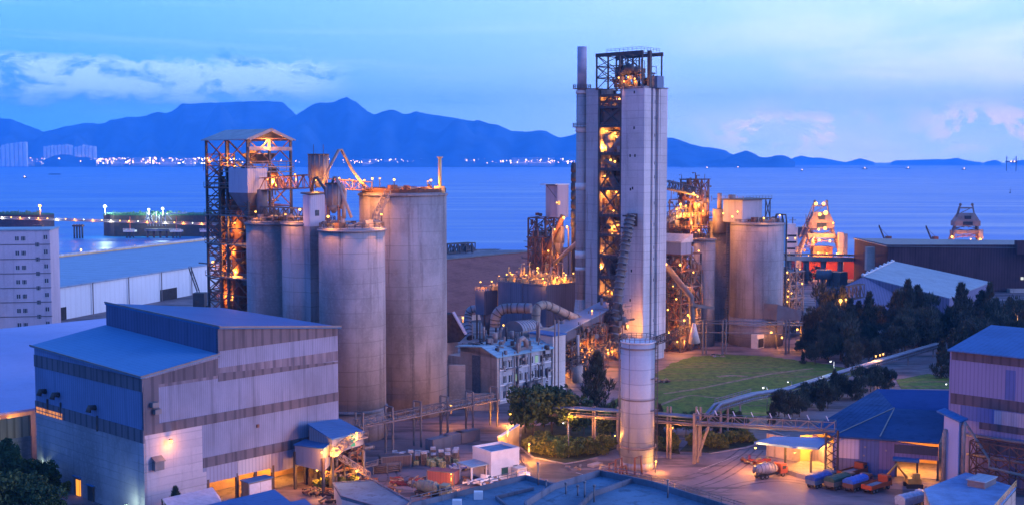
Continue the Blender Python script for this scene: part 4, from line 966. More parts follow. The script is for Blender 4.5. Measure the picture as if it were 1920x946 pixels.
MB().ubox(S(PO, .6, 9.2), .5, 9, zc(193), zc(187)).build('orange_beam', M['steel_red'], pre)
clutter(pre, S(PO, .6, 9.2), 7.5, 9, 8, ZP - 3, 130, 203)
lp_ = 'lamps in the open bay of the tall tower'
for i, (px, py, P_, s_) in enumerate(((1160, 186, 1300, .4), (1140, 184, 900, .25), (1158, 213, 250, .25), (1136, 246, 2800, .4), (1152, 250, 2800, .4), (1130, 272, 2200, .4), (1144, 300, 3000, .4), (1152, 303, 2200, .4), (1136, 362, 1300, .3), (1155, 360, 1300, .3), (1152, 425, 3400, .5), (1148, 438, 1200, .3), (1131, 472, 1600, .42), (1126, 496, 1200, .38), (1140, 545, 1400, .3), (1134, 590, 1100, .3), (1150, 395, 900, .3), (1133, 330, 900, .3))):
    fl_ = ['ninth', 'x']
    bk = (px - 960) / F; s0 = PO + U * 1.6; sb_ = (bk * s0.y - s0.x) / (V.x - bk * V.y); pb_ = s0 + V * sb_; pb_.z = zat(py, pb_.y)
    lamp(pb_, P_ * .62, ['bright', 'small', 'dim', 'glowing', 'round', 'yellow'][i % 6] + ' amber lamp in the tower bay %s' % ['at the very top deck', 'under the crown by the far wall', 'beside the dark casing', 'above the upper far cyclone', 'above the upper near cyclone', 'by the belly of the upper cyclone', 'over the yellow mid platform', 'at the core end of the yellow mid platform', 'one deck below the mid platform, far side', 'one deck below the mid platform, core side', 'over the funnel half way down', 'just under the half way funnel', 'by the far wall, one third up', 'by the far wall, low down', 'near the foot where the bucket duct passes', 'at the lowest deck of the bay', 'between the two middle braces', 'just above the dark mid drum'][i], lp_, size=s_, pole=.5, toward=U)
for k in range(8): orange('l', S(PO, 3.5 + (k % 2) * 2, 10.5 + (k * 2.3) % 7, zc(215 + k * 48)), 260, pre, .4)
# crown
mp, mbr = MB(), MB(); zk = zat(100, 400); CO = S(PO, -.2, 8.0)
frame(mp, mbr, S(PO, -.1, 9.5), 10.5, 9.6, ZP, zk, 3, .45, .22, nv=2, seed=4)
frame(mp, mbr, S(PO, -.1, .4), 10.5, 9.1, ZP, zk, 1, .4, .2, brace=False)
mbr.bar(S(PO, -.2, 0, zk), S(PO, -.2, 19.4, zk), .6, 1.2); mbr.bar(S(PO, 10.5, 0, zk), S(PO, 10.5, 19.4, zk), .6, 1.2)
mp.build('crown_columns', M['steel'], pre); mbr.build('crown_beams', M['steel'], pre)
MB().rail([S(PO, 0, 15, zk + .6), S(PO, 0, 1, zk + .6), S(PO, 10, 1, zk + .6)], 1.2, 1.6, .09).build('crown_railing', M['steel_grey'], pre)
pq = pt(1218, 120, 398); MB().bar((pq.x, pq.y, ZP), (pq.x, pq.y, zat(95, 398)), 1.1).build('crown_mast', M['steel'], pre)
cr = MB(); cpt = pt(1179, 131, 403)
cr.ball(cpt, 2.2, 10, 7, .9); cr.ball(cpt + Vector((2.0, 0, -.5)), 1.7, 10, 7, .8); cr.ball(cpt + Vector((-1.9, 0, -.9)), 1.3, 8, 6)
cr.tube([cpt + Vector((-3.5, 0, -.8)), cpt + Vector((3.6, 0, -.7))], .5, 8); cr.build('crown_drum', M['steel'], pre)
for dx in (-2, 0, 2): MB().cyl((cpt.x + dx, cpt.y), .9, ZP, cpt.z - 1, 10, r2=.5).build('crown_duct', M['duct_dark'], pre)
clutter(pre, S(PO, .5, 1), 9, 14, ZP + .5, ZP + 6, 26, 207)
gear(pre, cpt.x, cpt.y, 6, ZP + .3, 16, 31, ('steel', 'duct_dark', 'steel_red'))
mh = pt(1238, 154, 400); MB().ubox((mh.x - 1.2, mh.y - 2), 3.6, 4, ZP, zat(143, 400)).build('machine_room', m_corr('machine room sheeting', (.14, .20, .30), U, .7, .5), pre)
for px, py, lb in ((1160, 146, 'small lamp in the steel crown left of the dark drum'), (1178, 145, 'pair lamp under the dark drum of the crown'), (1190, 148, 'lamp right under the dark drum of the crown'), (1170, 153, 'low lamp by the crown floor')):
    lamp(pt(px, py, 400), 420, lb, 'lamps in the steel crown', size=.26, pole=.5)
# ---- chimney
XC = xat(1090, 416, 40); rc = 1.75
chm = empty('chimney', (XC, 416, 0), 'tall slender round chimney with stained bands and ring platforms', 'chimney')
MB().cyl((XC, 416), 2.0, zat(560, 416), zat(172, 416), 24, r2=1.85).build('stack', M['chimney'], chm)
MB().cyl((XC, 416), 1.6, zat(170, 416), zat(88, 416), 24).build('upper_stack', m_metal('lavender stack', (.36, .34, .42), .6, .2), chm)
MB().cyl((XC, 416), 3.4, zat(640, 416), zat(560, 416), 24, r2=2.0).build('flared_base', M['chimney'], chm)
for y0, y1 in ((170, 176), (236, 248), (343, 356), (470, 483), (500, 506)): MB().cyl((XC, 416), 2.12, zat(y1, 416), zat(y0, 416), 24).build('pale_band', M['white'], chm)
for y_ in (166, 238):
    z = zat(y_, 416); MB().cyl((XC, 416), 3.1, z - .2, z, 20).bar((XC, 416, z), (XC + 7, 418, z), 1.0, .2).build('ring_platform', M['deck'], chm); rail_ring(chm, (XC, 416), 3.0, z, n=18, mat='steel_grey')
MB().tube([(XC - 6, 412, 8), (XC - 2.5, 414, 9.5), (XC, 416, 12)], [2.0, 2.1, 1.8], 14).build('inlet_duct', M['chimney'], chm)
# ---- inclined bucket duct against the tower
be = empty('bucket_elevator', PO, 'dark segmented duct leaning against the left face of the tall tower', 'elevator duct')
pa = [pt(1148, 640, 383), pt(1160, 540, 388), pt(1172, 460, 392), pt(1182, 405, 395.5)]
segs = MB()
MB().tube(pa, 1.55, 4).build('casing', M['duct_dark'], be)
for k in range(22):
    t_ = k / 21 * 3; i = min(2, int(t_)); p = pa[i].lerp(pa[i + 1], t_ - i); e_ = (pa[i + 1] - pa[i]).normalized()
    segs.tube([p - e_ * .25, p + e_ * .25], 2.0, 4); 
segs.tube([pa[0], pa[1], pa[2]], .3, 4)
segs.build('flange', M['steel_grey'], be)
MB().ubox(S(PO, -.9, 2.0), .9, 3.6, zat(425, 396), zat(401, 396)).build('head_frame', M['steel_red'], be)
for k in range(7): p = pa[1].lerp(pa[3], k / 6); MB().bar(p - U * 1.0 - V * 2.2, p - U * 1.0 + V * 2.4, .2, .5).build('platform', M['steel'], be)

# ================================================================ OFFICE BUILDING beside the big silo
OB2 = Vector((xat(932, 326, 8), 326, 0)); zo = zat(668, 326)
m_gable = M['office']
of2 = empty('works_office', OB2, 'stained pinkish three-storey works building with blue sheet roof and many windows', 'office building')
MB().ubox(OB2, 22, 14, 0, [zo + .2, zo + .2, zo + 1.6, zo + 1.6]).build('wall', m_gable, of2)
MB().ubox(S(OB2, .7, -.25), 21, .25, 0, zo).build('window_wall', m_concrete('streaked pale office wall', (.36, .38, .42), .55, 0, 1.0, 0), of2)
MB().ubox(S(OB2, -.25, 6.2), .25, 3.0, 2, zo - .4).build('stair_window', m_plain('dull glass brick', (.10, .11, .13), .3, .3, 2), of2)
gbl = MB(); gp = [S(OB2, 0, 0, zo - .4), S(OB2, 0, 14, zo + .2), S(OB2, 0, 14, zo + 1.3), S(OB2, 0, 5, zo + 2.1), S(OB2, 0, 0, zo - .2)]; v0 = gbl.addv(gp + [p + U * .4 for p in gp]); gbl.face([v0 + 4, v0 + 3, v0 + 2, v0 + 1, v0]); gbl.face([v0 + 5 + i for i in range(5)]); gbl.build('gable', m_gable, of2)
rr = MB()
P4 = [S(OB2, -1, -1), S(OB2, 23, -1), S(OB2, 23, 15), S(OB2, -1, 15)]; zz = [zo + .1, zo + .1, zo + 1.3, zo + 1.3]
mid0, mid1 = S(OB2, -1, 5), S(OB2, 23, 5)
rr.prism([(p.x, p.y) for p in (P4[0], P4[1], mid1, mid0)], [zo - .2, zo - .2, zo + 2.1, zo + 2.1], [zo + .1, zo + .1, zo + 2.4, zo + 2.4])
rr.prism([(p.x, p.y) for p in (mid0, mid1, P4[2], P4[3])], [zo + 2.1, zo + 2.1, zo + 1.2, zo + 1.2], [zo + 2.4, zo + 2.4, zo + 1.5, zo + 1.5])
rr.build('roof', m_corr('works office roof sheets', (.24, .40, .48), V, 1.2, .5, dirt=.35), of2)
mg2 = MB(); mg2.ubox(S(OB2, .0, 0), .05, .01, 0, .1)
m_win = m_plain('works office window glass', (.025, .03, .035), .25, .3)
for k in range(3):
    zb = 1.4 + k * 4.1
    MB().ubox(S(OB2, .7, -.5), 21, .27, zb - .6, zb - .35).build('ledge', M['white'], of2)
    for j in range(9):
        a_ = 2.2 + j * 2.15
        w_ = MB().ubox(S(OB2, a_, -.34), 1.1, .1, zb, zb + 1.9).build('window', m_emit('lit office window', (.45, .8, .6), .5) if (k, j) in ((1, 2), (2, 6)) else m_win, of2)
        MB().ubox(S(OB2, a_ + .48, -.4), .1, .06, zb, zb + 1.9).ubox(S(OB2, a_ - .15, -.42), 1.4, .08, zb - .15, zb).build('frame', M['white'], w_)
for a_ in (6.2, 12.7, 17.5): MB().bar(S(OB2, a_, -.75, 0), S(OB2, a_, -.75, zo + .8), .25).build('downpipe', M['duct'], of2)
MB().bar(S(OB2, -.35, -.35, 0), S(OB2, -.35, -.35, zo + .2), .7).build('corner_pier', M['office'], of2)
MB().ubox(S(OB2, 0, 14.0), 16, 5, 0, zo - 1.5).build('rear_wing', M['office'], of2)
clutter(of2, S(OB2, 1, 1), 19, 12, zo + .6, zo + 3.2, 26, 219, ('steel_grey', 'duct', 'steel'))
clutter(of2, S(OB2, 1, -1.3), 20, .8, 1, zo, 16, 220, ('steel_grey', 'duct', 'steel'))
# pale block annex at right of office
an = empty('annex', S(OB2, 22.5, 0), 'tall plain cream annex at the end of the windowed works building', 'annex')
MB().ubox(S(OB2, 22.2, -.6), 5.4, 9, 0, zo + 3.2).build('wall', m_concrete('cream annex wall', (.55, .50, .47), .8, 3, .35, .2), an)
MB().ubox(S(OB2, 21.9, -.9), 6, 9.6, zo + 3.2, zo + 3.6).build('roof', M['roof_blue'], an)
# air handling pipes on the corner roof
ap = empty('extract_fan', S(OB2, 9, 1, zo), 'pale fan and goose-neck pipes on the edge of the blue office roof', 'extract fan')
c_ = S(OB2, 11, .6, zo + 1.2); MB().tube([c_ + U * 1.4, c_ + U * 1.2 + UP * 1.6, c_ + UP * 2.6, c_ - U * 1.6 + UP * 2.2, c_ - U * 2 + UP * .6, c_ - U * 2 - UP * 1], .75, 12).build('gooseneck', M['duct'], ap)
MB().ubox(S(OB2, 8, .2), 6.5, 2.4, zo + .4, zo + 1.4).build('fan_housing', M['steel_grey'], ap)
MB().bar(S(OB2, 7.6, -.6, 3), S(OB2, 7.6, -.6, zo + 3), .5).build('riser', M['duct'], ap)
# barrel-roofed duct house behind office
BO = Vector((xat(950, 352, 14), 352, 0))
bh = empty('barrel_vault_unit', BO, 'ribbed barrel-vaulted metal unit with louvred side on the works roof', 'cooler unit')
p0, p1 = pt(962, 616, 352), pt(1000, 612, 366)
zb0 = zat(640, 352); ax_ = (p1 - p0); n_ = 12
vb = MB(); sd = Vector((-ax_.y, ax_.x, 0)).normalized()
MB().tube([p0 - UP * .8, p1 - UP * .8], 3.1, 20).build('vault', m_corr('vault sheeting', (.27, .29, .33), U, 1.0, .5), bh)
for k in range(9): p = p0.lerp(p1, k / 8) - UP * .8; e_ = ax_.normalized(); vb.tube([p - e_ * .12, p + e_ * .12], 3.2, 20)
vb.build('vault_ribs', M['steel_grey'], bh)
MB().ubox(S(p0, -1, -3.6), 15, 7.4, zo, p0.z - .8).build('housing', m_corr('louvre sheeting', (.22, .22, .22), UP.xy.to_3d() if False else U, .7, .6), bh)
for k in range(3): MB().ubox(S(p0, -1.2, -3.9), 15.4, .3, zo + 1.2 + k * 1.0, zo + 1.6 + k * 1.0).build('louvre', M['duct'], bh)
# ducts
def ringed(name, label, pts, r, mat, step=2.6, cat='duct', ringmat=None, sub=6):
    # smooth the path
    P_ = [Vector(p) for p in pts]; out = []
    for i in range(len(P_) - 1):
        p0_, p1_, p2_, p3_ = P_[max(i - 1, 0)], P_[i], P_[i + 1], P_[min(i + 2, len(P_) - 1)]
        for k in range(sub):
            t_ = k / sub; out.append(.5 * ((2 * p1_) + (-p0_ + p2_) * t_ + (2 * p0_ - 5 * p1_ + 4 * p2_ - p3_) * t_ ** 2 + (-p0_ + 3 * p1_ - 3 * p2_ + p3_) * t_ ** 3))
    out.append(P_[-1])
    t = empty(name, (P_[0].x, P_[0].y, min(p.z for p in P_) - r), label, cat)
    MB().tube(out, r, 16).build('pipe', mat, t)
    rb_ = MB(); acc = 0
    for a, b in zip(out, out[1:]):
        acc += (b - a).length
        if acc > step: acc = 0; e_ = (b - a).normalized(); rb_.tube([b - e_ * .16, b + e_ * .16], r * 1.09, 16)
    rb_.build('stiffening_rings', ringmat or M['steel_grey'], t); return t
ringed('gas_duct', 'thick cream ringed duct bending down from the vaulted unit towards the tall tower', [pt(1005, 610, 366), pt(1006, 580, 366), pt(1014, 572, 367), pt(1030, 573, 370), pt(1080, 596, 378), pt(1138, 614, 386)], 1.3, m_metal('cream duct', (.26, .22, .18), .6, .5), 2.4, ringmat=M['duct_dark'])
ringed('gas_duct', 'pale blue-grey ringed duct curving down beside the filter house', [pt(996, 577, 400), pt(960, 577, 402), pt(940, 580, 402), pt(930, 592, 402), pt(928, 612, 402)], 1.65, m_metal('blue grey duct', (.17, .19, .23), .5, .25), 1.3, ringmat=M['steel'])
ringed('gas_duct', 'thin ringed duct curving down at the end of the dust filter', [pt(892, 578, 430), pt(883, 580, 430), pt(878, 590, 430), pt(877, 612, 428), pt(882, 632, 425)], 1.3, m_metal('blue grey duct thin', (.18, .20, .24), .5, .25), 1.2, ringmat=M['steel'])
# conveyor gallery with sheet roof going up to the tower
cg = empty('covered_conveyor', pt(1000, 690, 352), 'long grey sheet-roofed conveyor gallery rising to the foot of the tower', 'conveyor gallery')
a_, b_ = pt(1010, 636, 352), pt(1146, 566, 398)
MB().bar(a_ + UP * .0, b_ + UP * .0, 7.5, .3).build('roof', m_corr('gallery roof sheeting', (.20, .25, .33), V, 1.0, .5, dirt=.25), cg)
MB().bar(a_ - UP * 1.7 + V * 0, b_ - UP * 1.7, 6.5, 2.8).build('casing', m_corr('gallery side sheeting', (.12, .12, .15), U, .8, .6), cg)
MB().truss(a_ - UP * 6, b_ - UP * 5.5, 2.4, 6, 4, .3).build('truss_frame', M['steel'], cg)
for k in range(5):
    p = a_.lerp(b_, (k + .3) / 5); MB().bar((p.x, p.y, 0), (p.x, p.y, p.z - 3), .7).build('leg', M['duct'], cg)
# dark shed end by the silo (840-890, 590-640)
dk = empty('sloped_shed', pt(858, 640, 395), 'dark open-ended shed with a slanting blue edge beam between silo and duct', 'shed')
q_ = [pt(838, 590, 400), pt(850, 586, 400), pt(874, 628, 398), pt(862, 640, 398), pt(838, 642, 400)]
b = MB(); v0 = b.addv(q_ + [p + V * 6 for p in q_]); b.face([v0 + i for i in range(5)]); b.face([v0 + 9 - i for i in range(5)])
for i in range(5): j = (i + 1) % 5; b.face([v0 + i, v0 + 5 + i, v0 + 5 + j, v0 + j])
b.build('wall', M['dark'], dk)
MB().bar(q_[1] + Vector((0, -.6, .4)), q_[2] + Vector((0, -.6, .4)), 1.5, .4).build('roof_edge', m_plain('blue edge sheet', (.20, .26, .42), .5, .1), dk)
MB().ubox((q_[4].x, q_[4].y, 0), 5, 5, 0, q_[4].z).build('base_wall', M['silo_dark'], dk)
# ================================================================ RIGHT PLANT: silos and steel thicket
rg = 'concrete silos right of the tall tower'
r1s, RX, RY, RR, RZ = silo(1369, 1468, 437, 420, 'widest concrete silo right of the tall tower with a boxy house on its roof', group=rg)
rail_ring(r1s, (RX, RY), RR - .2, RZ + .6)
MB().cyl((RX, RY), RR + .25, 0, zat(598, 427), 64).build('plinth', M['silo_dark'], r1s)
MB().ring((RX, RY), RR + .4, zat(612, 427), .3, 48).build('ring_pipe', M['duct'], r1s)
r2s, R2X, R2Y, R2R, R2Z = silo(1300, 1341, 434, 450, 'slim pale silo beside the pale clad hopper house right of the tower', group=rg)
r3s, R3X, R3Y, R3R, R3Z = silo(1329, 1376, 446, 418, 'slim dark silo squeezed between two paler ones right of the tower', group=rg, mat='silo_dark')
# dark shaft between silos + ladder
lad = MB(); q0 = Vector((xat(1364, 428, 20), 428, 0))
for dx in (-.5, .5): lad.bar((q0.x + dx, 428, 4), (q0.x + dx, 428, RZ + 1), .18)
for k in range(44): z = 4 + k * (RZ - 3) / 44; lad.bar((q0.x - .5, 428, z), (q0.x + .5, 428, z), .12)
for k in range(10): z = 6 + k * 3.8; lad.ubox((q0.x - .9, 427.6, 0), 1.8, .8, z, z + .2)
tag(lad.build('ladder', M['steel']), 'tall dark ladder running up between the slim and the widest right silo', 'ladder')
# roof house on the widest silo
rh = empty('roof_house', (RX, RY, RZ + .8), 'boxy pale blue room with a flat projecting roof on the widest right silo', 'roof house')
o = Vector((xat(1392, 432, 48), 432, 0)); z0, z1 = zat(406, 432), zat(376, 432)
MB().ubox(o, 13, 8, RZ + .8, z1).build('wall', m_corr('roof house sheeting', (.34, .33, .38), U, .8, .6), rh)
MB().ubox(S(o, -1, -1), 19, 10, z1 + .05, z1 + .45).build('roof', M['steel'], rh)
MB().rail([S(o, -1, 8.8, z1 + .4), S(o, -1, -1, z1 + .4), S(o, 18, -1, z1 + .4)], 1.1, 2, .09).build('railing', M['steel_grey'], rh)
for a in (14.5, 17.5): MB().bar(S(o, a, -.6, RZ + .8), S(o, a, -.6, z1), .3).build('post', M['steel'], rh)
MB().bar(S(o, 14.5, -.6, RZ + 2), S(o, 17.5, -.6, z1), .25).bar(S(o, 17.5, -.6, RZ + 2), S(o, 14.5, -.6, z1), .25).build('bracing', M['steel'], rh)
gear(r1s, RX, RY, RR, RZ + .8, 18, 41, ('steel', 'steel_red', 'duct')); gear(r2s, R2X, R2Y, R2R, R2Z + .8, 6, 42, ('steel_red', 'steel')); gear(r3s, R3X, R3Y, R3R, R3Z + .8, 8, 43, ('steel_red', 'duct'))
# pipes bent over the rim and running down the silo side
for k, dx in enumerate((0, 1.3)):
    x = xat(1466, 434, 40) + dx; MB().tube([(x - 3 - k, 434, RZ + 1), (x - 2 - k, 434, RZ + 3.6), (x, 434, RZ + 3.4), (x + .3, 434, RZ + 1), (x + .3, 434, 14), (x - 1.2, 432, 11)], .28, 8)
    t = MB().tube([(x - 3 - k, 434, RZ + 1), (x - 2 - k, 434, RZ + 3.6), (x, 434, RZ + 3.4), (x + .3, 434, RZ + 1), (x + .3, 434, 14), (x - 1.2, 432, 11)], .28, 8).build('pipe', M['steel'])
    tag(t, ['inner', 'outer'][k] + ' dark pipe hooked over the rim of the widest right silo and running down it', 'pipe')
# lean-to at silo foot
lt = empty('lean_to', g(1480, 640), 'blue-grey sloping lean-to shed hung on the side of the widest right silo', 'shed')
q_ = [pt(1458, 570, 424), pt(1502, 582, 424), pt(1502, 600, 424), pt(1456, 600, 424)]
b = MB(); v0 = b.addv(q_ + [p + V * 7 for p in q_]); b.face([v0 + i for i in range(4)]); b.face([v0 + 7 - i for i in range(4)])
for i in range(4): j = (i + 1) % 4; b.face([v0 + i, v0 + 4 + i, v0 + 4 + j, v0 + j])
b.build('casing', M['steel_grey'], lt)
for p in (q_[2], q_[3], q_[2] + V * 6): MB().bar((p.x, p.y, 0), (p.x, p.y, p.z), .4).build('leg', M['steel'], lt)
MB().ubox(pt(1390, 640, 425), 15, 3, 0, 5).build('doorway_block', M['silo_dark'], lt) if False else None
# pale clad hopper house on a steel stage
hh = empty('hopper_house', g(1275, 660), 'blue-grey clad house with pale gabled roof standing on a lamp-filled steel stage', 'hopper house')
o = Vector((xat(1277, 416, 35), 416, 0)); zb, zt = zat(478, 416), zat(455, 416)
MB().ubox(S(o, 0, 0), 6, 13, zb, zt).build('wall', m_corr('hopper house sheeting', (.20, .23, .32), U, .8, .55), hh)
MB().prism([tuple(S(o, a, b))[:2] for a, b in ((-.4, -.4), (6.4, -.4), (6.4, 13.4), (-.4, 13.4))], [zt] * 4, [zt + .4, zt + 2.6, zt + 2.6, zt + .4]).build('roof', m_plain('hopper roof sheet', (.42, .38, .38), .6, .15), hh)
mp, mbr = MB(), MB(); frame(mp, mbr, o, 12, 13, 0, zb, 6, .5, .25, nu=2, nv=2, seed=12); frame(mp, mbr, S(o, -2, 4), 9, 9, 0, zb - 4, 5, .35, .2, seed=13)
mp.build('columns', M['steel'], hh); mbr.build('bracing', M['steel_red'], hh)
for k in range(1, 6): MB().ubox(S(o, -1, -.5), 13, 14, zb * k / 6 - .2, zb * k / 6).build('floor_deck', M['steel_red' if k % 2 else 'deck'], hh)
random.seed(3)
for i in range(26):
    z = random.uniform(2, zb - 2); p = S(o, random.uniform(-1, 11), random.uniform(-.5, 12), z); e_ = p + random.choice((U, V, UP, U + UP, V - UP)) * random.uniform(2, 6)
    MB().tube([p, e_], random.choice((.2, .3, .5, .8)), 8).build('pipe', M[random.choice(('steel_red', 'duct', 'duct_dark'))], hh)
for i in range(14):
    z = random.uniform(0, zb - 3); MB().ubox(S(o, random.uniform(-1, 9), random.uniform(0, 10)), random.uniform(1, 3), random.uniform(1, 3), z, z + random.uniform(1, 3)).build('machine_box', M[random.choice(('steel_red', 'duct_dark', 'yellowwall'))], hh)
clutter(hh, S(o, -1, -1), 13, 14, 1, zb - 1, 130, 210)
for k in range(7): orange('l', S(o, 1 + k % 3 * 4, -1.5 + k % 2 * 5, 4 + k * 4.2), 700, hh, .3)
MB().tube([pt(1247, 495, 412), pt(1296, 556, 410), pt(1298, 600, 410), pt(1300, 632, 410)], 1.0, 10).build('slanting_chute', M['duct_dark'], hh)
bg_ = MB(); c = pt(1301, 625, 408); bg_.tube([c + UP * 3.5, c, c - UP * 3 + U * .4], [.5, 1.4, 2.0], 10).build('bag', m_plain('pale dust bag', (.55, .45, .40), .8, .1), hh)
MB().bar(pt(1296, 570, 409), pt(1337, 577, 414), 1.6, 1.0).build('cross_duct', M['duct_dark'], hh)
lr = 'lamps among the steelwork right of the tall tower'
for i, (px, py, P_, s_, lb) in enumerate(((1249, 495, 900, .4, 'lamp at the tower face under the clad hopper house'), (1275, 496, 900, .42, 'lamp just below the clad hopper house'), (1262, 536, 250, .22, 'tiny lamp in the second bay of the steel stage'), (1268, 560, 900, .3, 'lamp in the middle of the steel stage'), (1252, 580, 900, .3, 'lamp low at the tower side of the steel stage'), (1290, 590, 1500, .4, 'yellow glow at the lowest bay of the steel stage'), (1254, 622, 1400, .42, 'bright lamp near the ground by the tower foot'), (1270, 640, 1000, .3, 'lamp at ground level under the pipes by the tower foot'),
        (1246, 555, 600, .25, 'small lamp half hidden by the tower corner'), (1283, 600, 1500, .35, 'amber lamp behind the pale dust bag'), (1300, 510, 900, .3, 'lamp by the slim silo under the hopper house'), (1310, 470, 500, .28, 'lamp on the slim silo rim'), (1310, 432, 900, .35, 'lamp between the steel head frame and the slim silo'))):
    lamp(pt(px, py, 411 if px > 1250 else 409), P_ * .6, lb, lr, size=s_, pole=.5, toward=(0, -1, 0))
# head frame with blazing lamps above
hf = empty('head_frame', (xat(1318, 452, 30), 452, R3Z * 0 + 30), 'rusty steel head frame crowded with bright lamps above the slim silos', 'steel frame')
o = Vector((xat(1302, 440, 50), 440, 0)); zb, zt = zat(445, 440), zat(337, 440)
mp, mbr = MB(), MB(); frame(mp, mbr, o, 9, 6, zb, zt, 3, .4, .25, nu=2, seed=14); frame(mp, mbr, S(o, -4, -1), 7, 9, zb - 3, zat(375, 440), 3, .35, .2, seed=15)
mp.bar(S(o, 2, 0, zt), S(o, 1, 4, zb + 8), .5); mp.bar(S(o, 2, 0, zt), S(o, 7, 0, zb + 8), .5)
mp.build('columns', M['steel_red'], hf); mbr.build('bracing', M['steel_red'], hf)
MB().ubox(S(o, -.5, -.5), 10, 7, zt, zt + .25).build('roof', M['steel'], hf)
for k, y_ in enumerate((405, 428)): MB().ubox(S(o, -5, -1.5), 16, 9, zat(y_, 440) - .2, zat(y_, 440)).build('floor_deck', M['steel_red'], hf); MB().rail([S(o, -5, 7, zat(y_, 440)), S(o, -5, -1.5, zat(y_, 440)), S(o, 11, -1.5, zat(y_, 440))], 1.2, 1.5, .1).build('railing', M['yellowwall'], hf)
hb = MB(); c = S(o, 2.5, 2); hb.cyl(c, 2.4, zat(400, 440), zat(385, 440), 10).cyl(c, .5, zat(420, 440), zat(400, 440), 10, r2=2.4); hb.build('hopper', M['steel_red'], hf)
for a, r in ((6.5, 1.3), (8.2, .9)): MB().cyl(S(o, a, 1), r, zat(425, 440), zat(362, 440), 14).build('duct', M['duct'], hf)
clutter(hf, S(o, -5, -2), 15, 9, zb - 4, zt - 1, 70, 211)
for k in range(3): orange('l', S(o, -3 + k * 4, -2.5, zb + 3 + k * 4), 900, hf, .3)
vv = empty('filter_drum', pt(1345, 440, 440), 'short grey drum beside the steel head frame', 'filter drum')
MB().cyl((xat(1349, 442, 48), 442), 2.4, zat(436, 442), zat(392, 442), 16).cyl((xat(1349, 442, 48), 442), .8, zat(392, 442), zat(362, 442), 12).cyl((xat(1372, 442, 48), 442), 1.3, zat(404, 442), zat(365, 442), 12).build('drum', M['duct'], vv)
MB().cyl((xat(1349, 442, 48), 442), 2.7, zat(436, 442) - .2, zat(436, 442), 16).build('flange', M['steel'], vv)
gallery('conveyor_bridge', 'dark truss bridge from the tall tower down to the head frame', pt(1246, 353, 408), pt(1306, 366, 440), 3, 2.6, M['steel'], M['deck'])
gallery('conveyor_bridge', 'dark lower bridge behind the blazing lamps right of the tower', pt(1246, 418, 420), pt(1290, 398, 441), 3, 2.6, M['steel'], M['deck'])
# lower casing behind
MB().ubox(pt(1262, 440, 446), 9, 8, 0, zat(408, 446)).build('rear_casing', M['duct_dark'], hf)
for i, (px, py, P_, s_, lb) in enumerate(((1269, 392, 2600, .6, 'outermost blazing lamp left of the head frame'), (1276, 383, 2600, .55, 'blazing lamp above the outermost one'), (1286, 386, 900, .35, 'lamp between the outermost blazing pair and the frame'), (1310, 384, 3000, .6, 'blazing lamp inside the head frame'), (1300, 362, 1200, .4, 'upper lamp under the head frame roof'), (1308, 369, 1200, .42, 'second upper lamp of the head frame'), (1318, 396, 900, .35, 'low lamp at the right of the head frame'),
        (1356, 400, 900, .38, 'lamp by the grey drum'), (1373, 406, 1200, .45, 'lamp at the near rim of the widest right silo'), (1383, 397, 700, .4, 'lamp beside the boxy roof house'), (1432, 409, 700, .4, 'lamp at the middle of the roof house front'), (1462, 404, 600, .4, 'lamp at the far corner of the roof house platform'), (1282, 402, 1800, .35, 'amber lamp beneath the blazing pair'), (1296, 415, 1500, .35, 'amber lamp low in the head frame'))):
    lamp(pt(px, py, 436 if px < 1350 else 427), P_ * (1 if px < 1330 else .45), lb, 'lamps round the head frame and silo tops on the right', size=s_ * .85, pole=1.2, toward=(0, -1, 0))
# ---- pipe rack in front of the right silos
pk = empty('pipe_rack', g(1350, 665), 'long thin pipe rack on posts along the grass edge in front of the right silos', 'pipe rack')
ra, rb_ = pt(1228, 607, 402), pt(1500, 602, 418)
MB().truss(pt(1228, 645, 398), pt(1290, 622, 412), 2.2, 1.6, 2, .2).build('near_truss', M['steel'], pk)
for dz in (0, -.9, -4): MB().tube([pt(1292, 600, 412) + UP * dz, pt(1505, 604, 418) + UP * dz], .22, 8).build('pipe', M['duct' if dz else 'steel_grey'], pk)
for px in (1318, 1355, 1474): p = pt(px, 600, 412.5); MB().bar((p.x, p.y, 0), (p.x, p.y, p.z + .2), .4).bar((p.x + 1.4, p.y + 1.4, 0), (p.x + 1.4, p.y + 1.4, p.z + .2), .4).build('post', M['steel_grey'], pk)
# process thicket right of the widest silo
th = empty('process_frame', g(1488, 640), 'tangle of small pipes platforms and lamps at the foot of the widest right silo', 'steel frame')
o = Vector((xat(1480, 450, 15), 450, 0)); mp, mbr = MB(), MB(); frame(mp, mbr, o, 10, 8, 0, zat(508, 455), 5, .35, .22, nu=2, nv=2, seed=21); mp.build('columns', M['steel_grey'], th); mbr.build('bracing', M['steel_grey'], th)
for k in range(1, 6): MB().ubox(S(o, -.5, -.5), 11, 9, zat(508, 455) * k / 5 - .2, zat(508, 455) * k / 5).build('floor_deck', M['deck'], th)
gear(th, S(o, 5, 4).x, S(o, 5, 4).y, 5, zat(508, 455), 8, 50); 
clutter(th, S(o, 0, 0), 10, 8, .5, zat(512, 455), 60, 212, ('steel_grey', 'duct', 'blue_pipe', 'steel'))
for k in range(1, 5): gear(th, S(o, 5, 2).x, S(o, 5, 2).y, 5, zat(508, 455) * k / 5, 5, 50 + k, ('duct', 'steel_grey', 'blue_pipe'))
